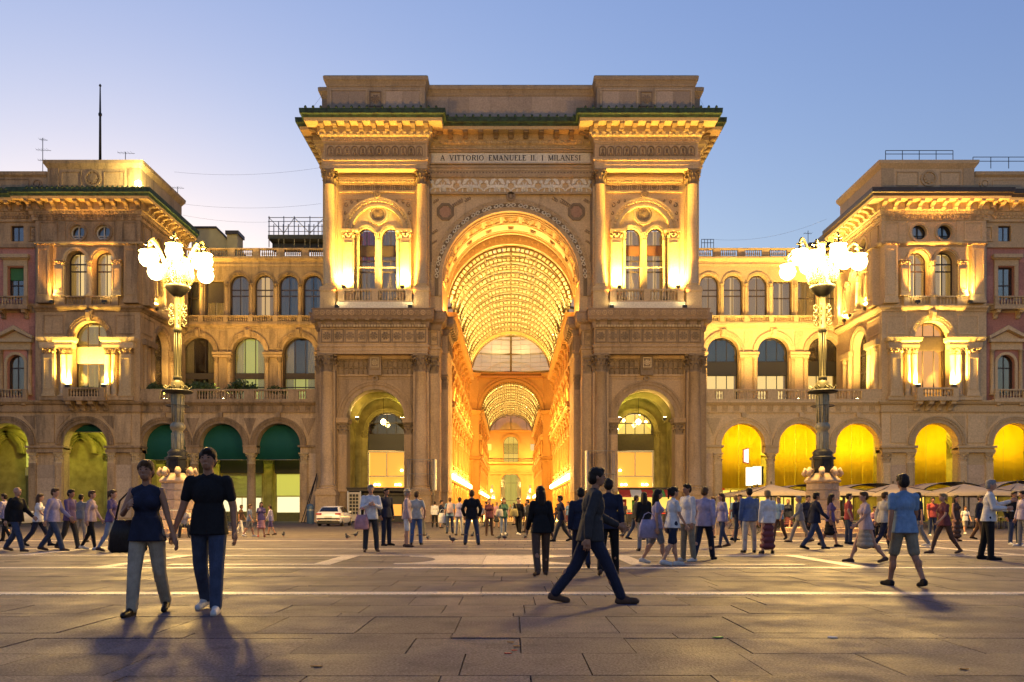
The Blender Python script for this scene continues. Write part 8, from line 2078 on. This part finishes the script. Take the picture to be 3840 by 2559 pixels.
person(1838, 1246, LT, 'walk_a', 'man in a grey shirt and beige trousers left of the dark blue walker', 'shirt', 'grey', 'trousers', 'beige', 'short_hair', 'hair_grey', False, 1.74, 'brown', 'skin', False, G3)
person(1908, 1256, RT-.2, 'step_a', 'woman in a purple top and black skirt right of the dark blue walker', 'tshirt', 'purple', 'skirt', 'black', 'long_hair', 'hair_dark', True, 1.68, 'black', 'skin_tan', False, G3)
person(2030, 1262, RT+.2, 'walk_b', 'man in a pale shirt and navy trousers behind the blue polo shirt', 'shirt', 'cream', 'trousers', 'navy', 'short_hair', 'hair_brown', False, 1.76, 'black', 'skin', False, G3)
person(2112, 1256, LT-.2, 'step_b', 'person in a navy t-shirt and grey trousers just left of the red top', 'tshirt', 'navy', 'trousers', 'grey', 'short_hair', 'hair_dark', False, 1.74, 'white', 'skin', False, G3)
person(2170, 1272, LT+.2, 'walk_a', 'woman in a terracotta top and brown trousers before the brown dress', 'tshirt', 'maroon', 'leggings', 'brown', 'pony_hair', 'hair_fair', True, 1.66, 'brown', 'skin', False, G3)
person(1460, 1240, RT, 'step_a', 'man in a dark shirt and jeans crossing before the red barrier', 'shirt', 'charcoal', 'trousers', 'jeans', 'short_hair', 'hair_dark', False, 1.74, 'black', 'skin_tan', False, G3)
person(1290, 1244, LT+.2, 'walk_b', 'man in a navy top and charcoal trousers left of the striding man', 'tshirt', 'navy', 'trousers', 'charcoal', 'short_hair', 'hair_dark', False, 1.76, 'black', 'skin_tan', False, G3)
# seated on the steps of the street lamps
def seated(x, y, z, rz, label, **k):
    PEOPLE.append(dict(dict(u=0, v=0, rz=rz, pose='sit', label=label, top='tshirt', topc='pink', bot='trousers', botc='jeans', hair='short_hair', hairc='hair_dark', fem=False, h=1.7, shoec='black', skin='skin', near=False, group='people sitting on the lamp steps', extra=None, xyz=(x, y, z)), **k))
seated(15.15, 34.95, 0, .3, 'person in a pink top sitting on the step of the right street lamp', topc='pink', botc='black')
seated(16.05, 35.55, 0, .7, 'person in a blue shirt sitting at the right end of the lamp step', topc='blue', bot='shorts', botc='grey')
seated(14.6, 34.6, 0, .1, 'person in a white shirt sitting on the right lamp step beside the pink top', topc='white', botc='navy', fem=True, hair='long_hair')
seated(-13.6, 34.85, 0, .3, 'person in a cream shirt sitting on the step of the left street lamp', topc='cream', botc='charcoal')
# small crowd deeper in the gallery mouth
r_ = random.Random(5)
CR = [('tshirt', 'white', 'white top'), ('shirt', 'black', 'black shirt'), ('tshirt', 'red', 'red top'), ('tshirt', 'cream', 'cream top'), ('shirt', 'navy', 'navy shirt'), ('tshirt', 'skyblue', 'sky blue top'), ('shirt', 'grey', 'grey shirt')]
CB = [('trousers', 'jeans', 'jeans'), ('trousers', 'black', 'black trousers'), ('shorts', 'beige', 'beige shorts'), ('trousers', 'brown', 'brown trousers'), ('skirt', 'maroon', 'maroon skirt')]
used = set()
for i, (u, v) in enumerate(((1012, 1214), (1024, 1206), (1066, 1206), (1098, 1208), (1107, 1201), (1118, 1210), (1132, 1202), (1148, 1199), (1163, 1205), (1172, 1196), (1182, 1206), (1199, 1200), (1208, 1208), (1226, 1205), (1234, 1212), (1252, 1203), (1262, 1215), (1280, 1208), (1290, 1217), (1306, 1212), (1320, 1219), (1352, 1216), (1460, 1212), (1640, 1236), (1812, 1226), (1690, 1243), (1700, 1247), (1790, 1240), (1856, 1238), (1950, 1250), (2250, 1240))):
    while True:
        a, b = CR[r_.randrange(7)], CB[r_.randrange(5)]
        if (a, b) not in used: used.add((a, b)); break
    person(u, v, r_.uniform(-3.1, 3.1), r_.choice(('stand', 'step_a', 'step_b', 'pockets', 'phone')), 'small distant %s with %s and %s near the %s' % ('figure', a[2], b[2], 'gallery mouth' if u < 1340 else 'lit kiosk' if u < 1600 else 'cafe umbrellas'), a[0], a[1], b[0], b[1], 'short_hair', r_.choice(('hair_dark', 'hair_brown', 'hair_fair')), b[0] == 'skirt', r_.uniform(1.6, 1.8), 'black', 'skin', False, G4)
build_people()
# bags
def bag(p, mat, label, w=.3, h=.28, strap=.4):
    t = thing('bag', label, 'bag', p, RND.uniform(-.4, .4), 'bags carried by people')
    m = MB(); n = 8; vs = []
    for z, k in ((0, .85), (.1, 1.0), (.6, .95), (1, .7)): vs += [(w/2*k*(abs(cos(2*pi*i/n))**.6)*(1 if cos(2*pi*i/n) > 0 else -1), .09*k*sin(2*pi*i/n), z*h) for i in range(n)]
    m.add(vs, [(k*n+i, k*n+(i+1) % n, (k+1)*n+(i+1) % n, (k+1)*n+i) for k in range(3) for i in range(n)]+[tuple(range(n-1, -1, -1)), tuple(range(3*n, 4*n))], True)
    link('pouch', m.mesh('pouch', mat), t); link('strap', MB().tube([(-w*.32, 0, h*.95), (-w*.2, 0, h+strap*.7), (0, 0, h+strap), (w*.2, 0, h+strap*.7), (w*.32, 0, h*.95)], .012, 5).mesh('strap', mat), t)
bag((X(296, 9.25), 9.22, .68), 'leather_dark', 'large dark leather bag hanging at the hip of the woman in the couple', .42, .36, .3)
bag((X(835, 23), 22.75, .62), 'cloth_pink', 'pink and white carrier bag beside the man with folded arms', .4, .4, .2)
bag((X(1035, 41), 40.7, .98), 'cloth_rose', 'salmon pink backpack on the man in the pale blue shirt', .36, .5, .05)
bag((X(1017, 41), 40.9, .5), 'cloth_white', 'bulging white carrier bag held by the man in the pale blue shirt', .42, .5, .2)
bag((X(1181, 38.7), 38.5, .85), 'cloth_yellow', 'yellow shoulder bag on the person in black', .4, .36, .3)
bag((X(1148, 38), 37.8, .85), 'cloth_cream', 'pale shoulder bag of the woman in dark green', .36, .34, .3)
bag((X(1487, 17.9), 17.7, .55), 'cloth_lilac', 'lilac shopping bag carried by the woman in the lilac top', .44, .4, .15)
t = thing('sheaf_of_papers', 'sheaf of white papers in the hands of the man in the white shirt', 'papers', (X(2302, 19.3), 19.2, 1.12), .3, None, MB().box(-.15, .15, -.11, .11, 0, .012).box(-.14, .15, -.1, .11, .012, .02).mesh('sheaf_of_papers', 'paper'))
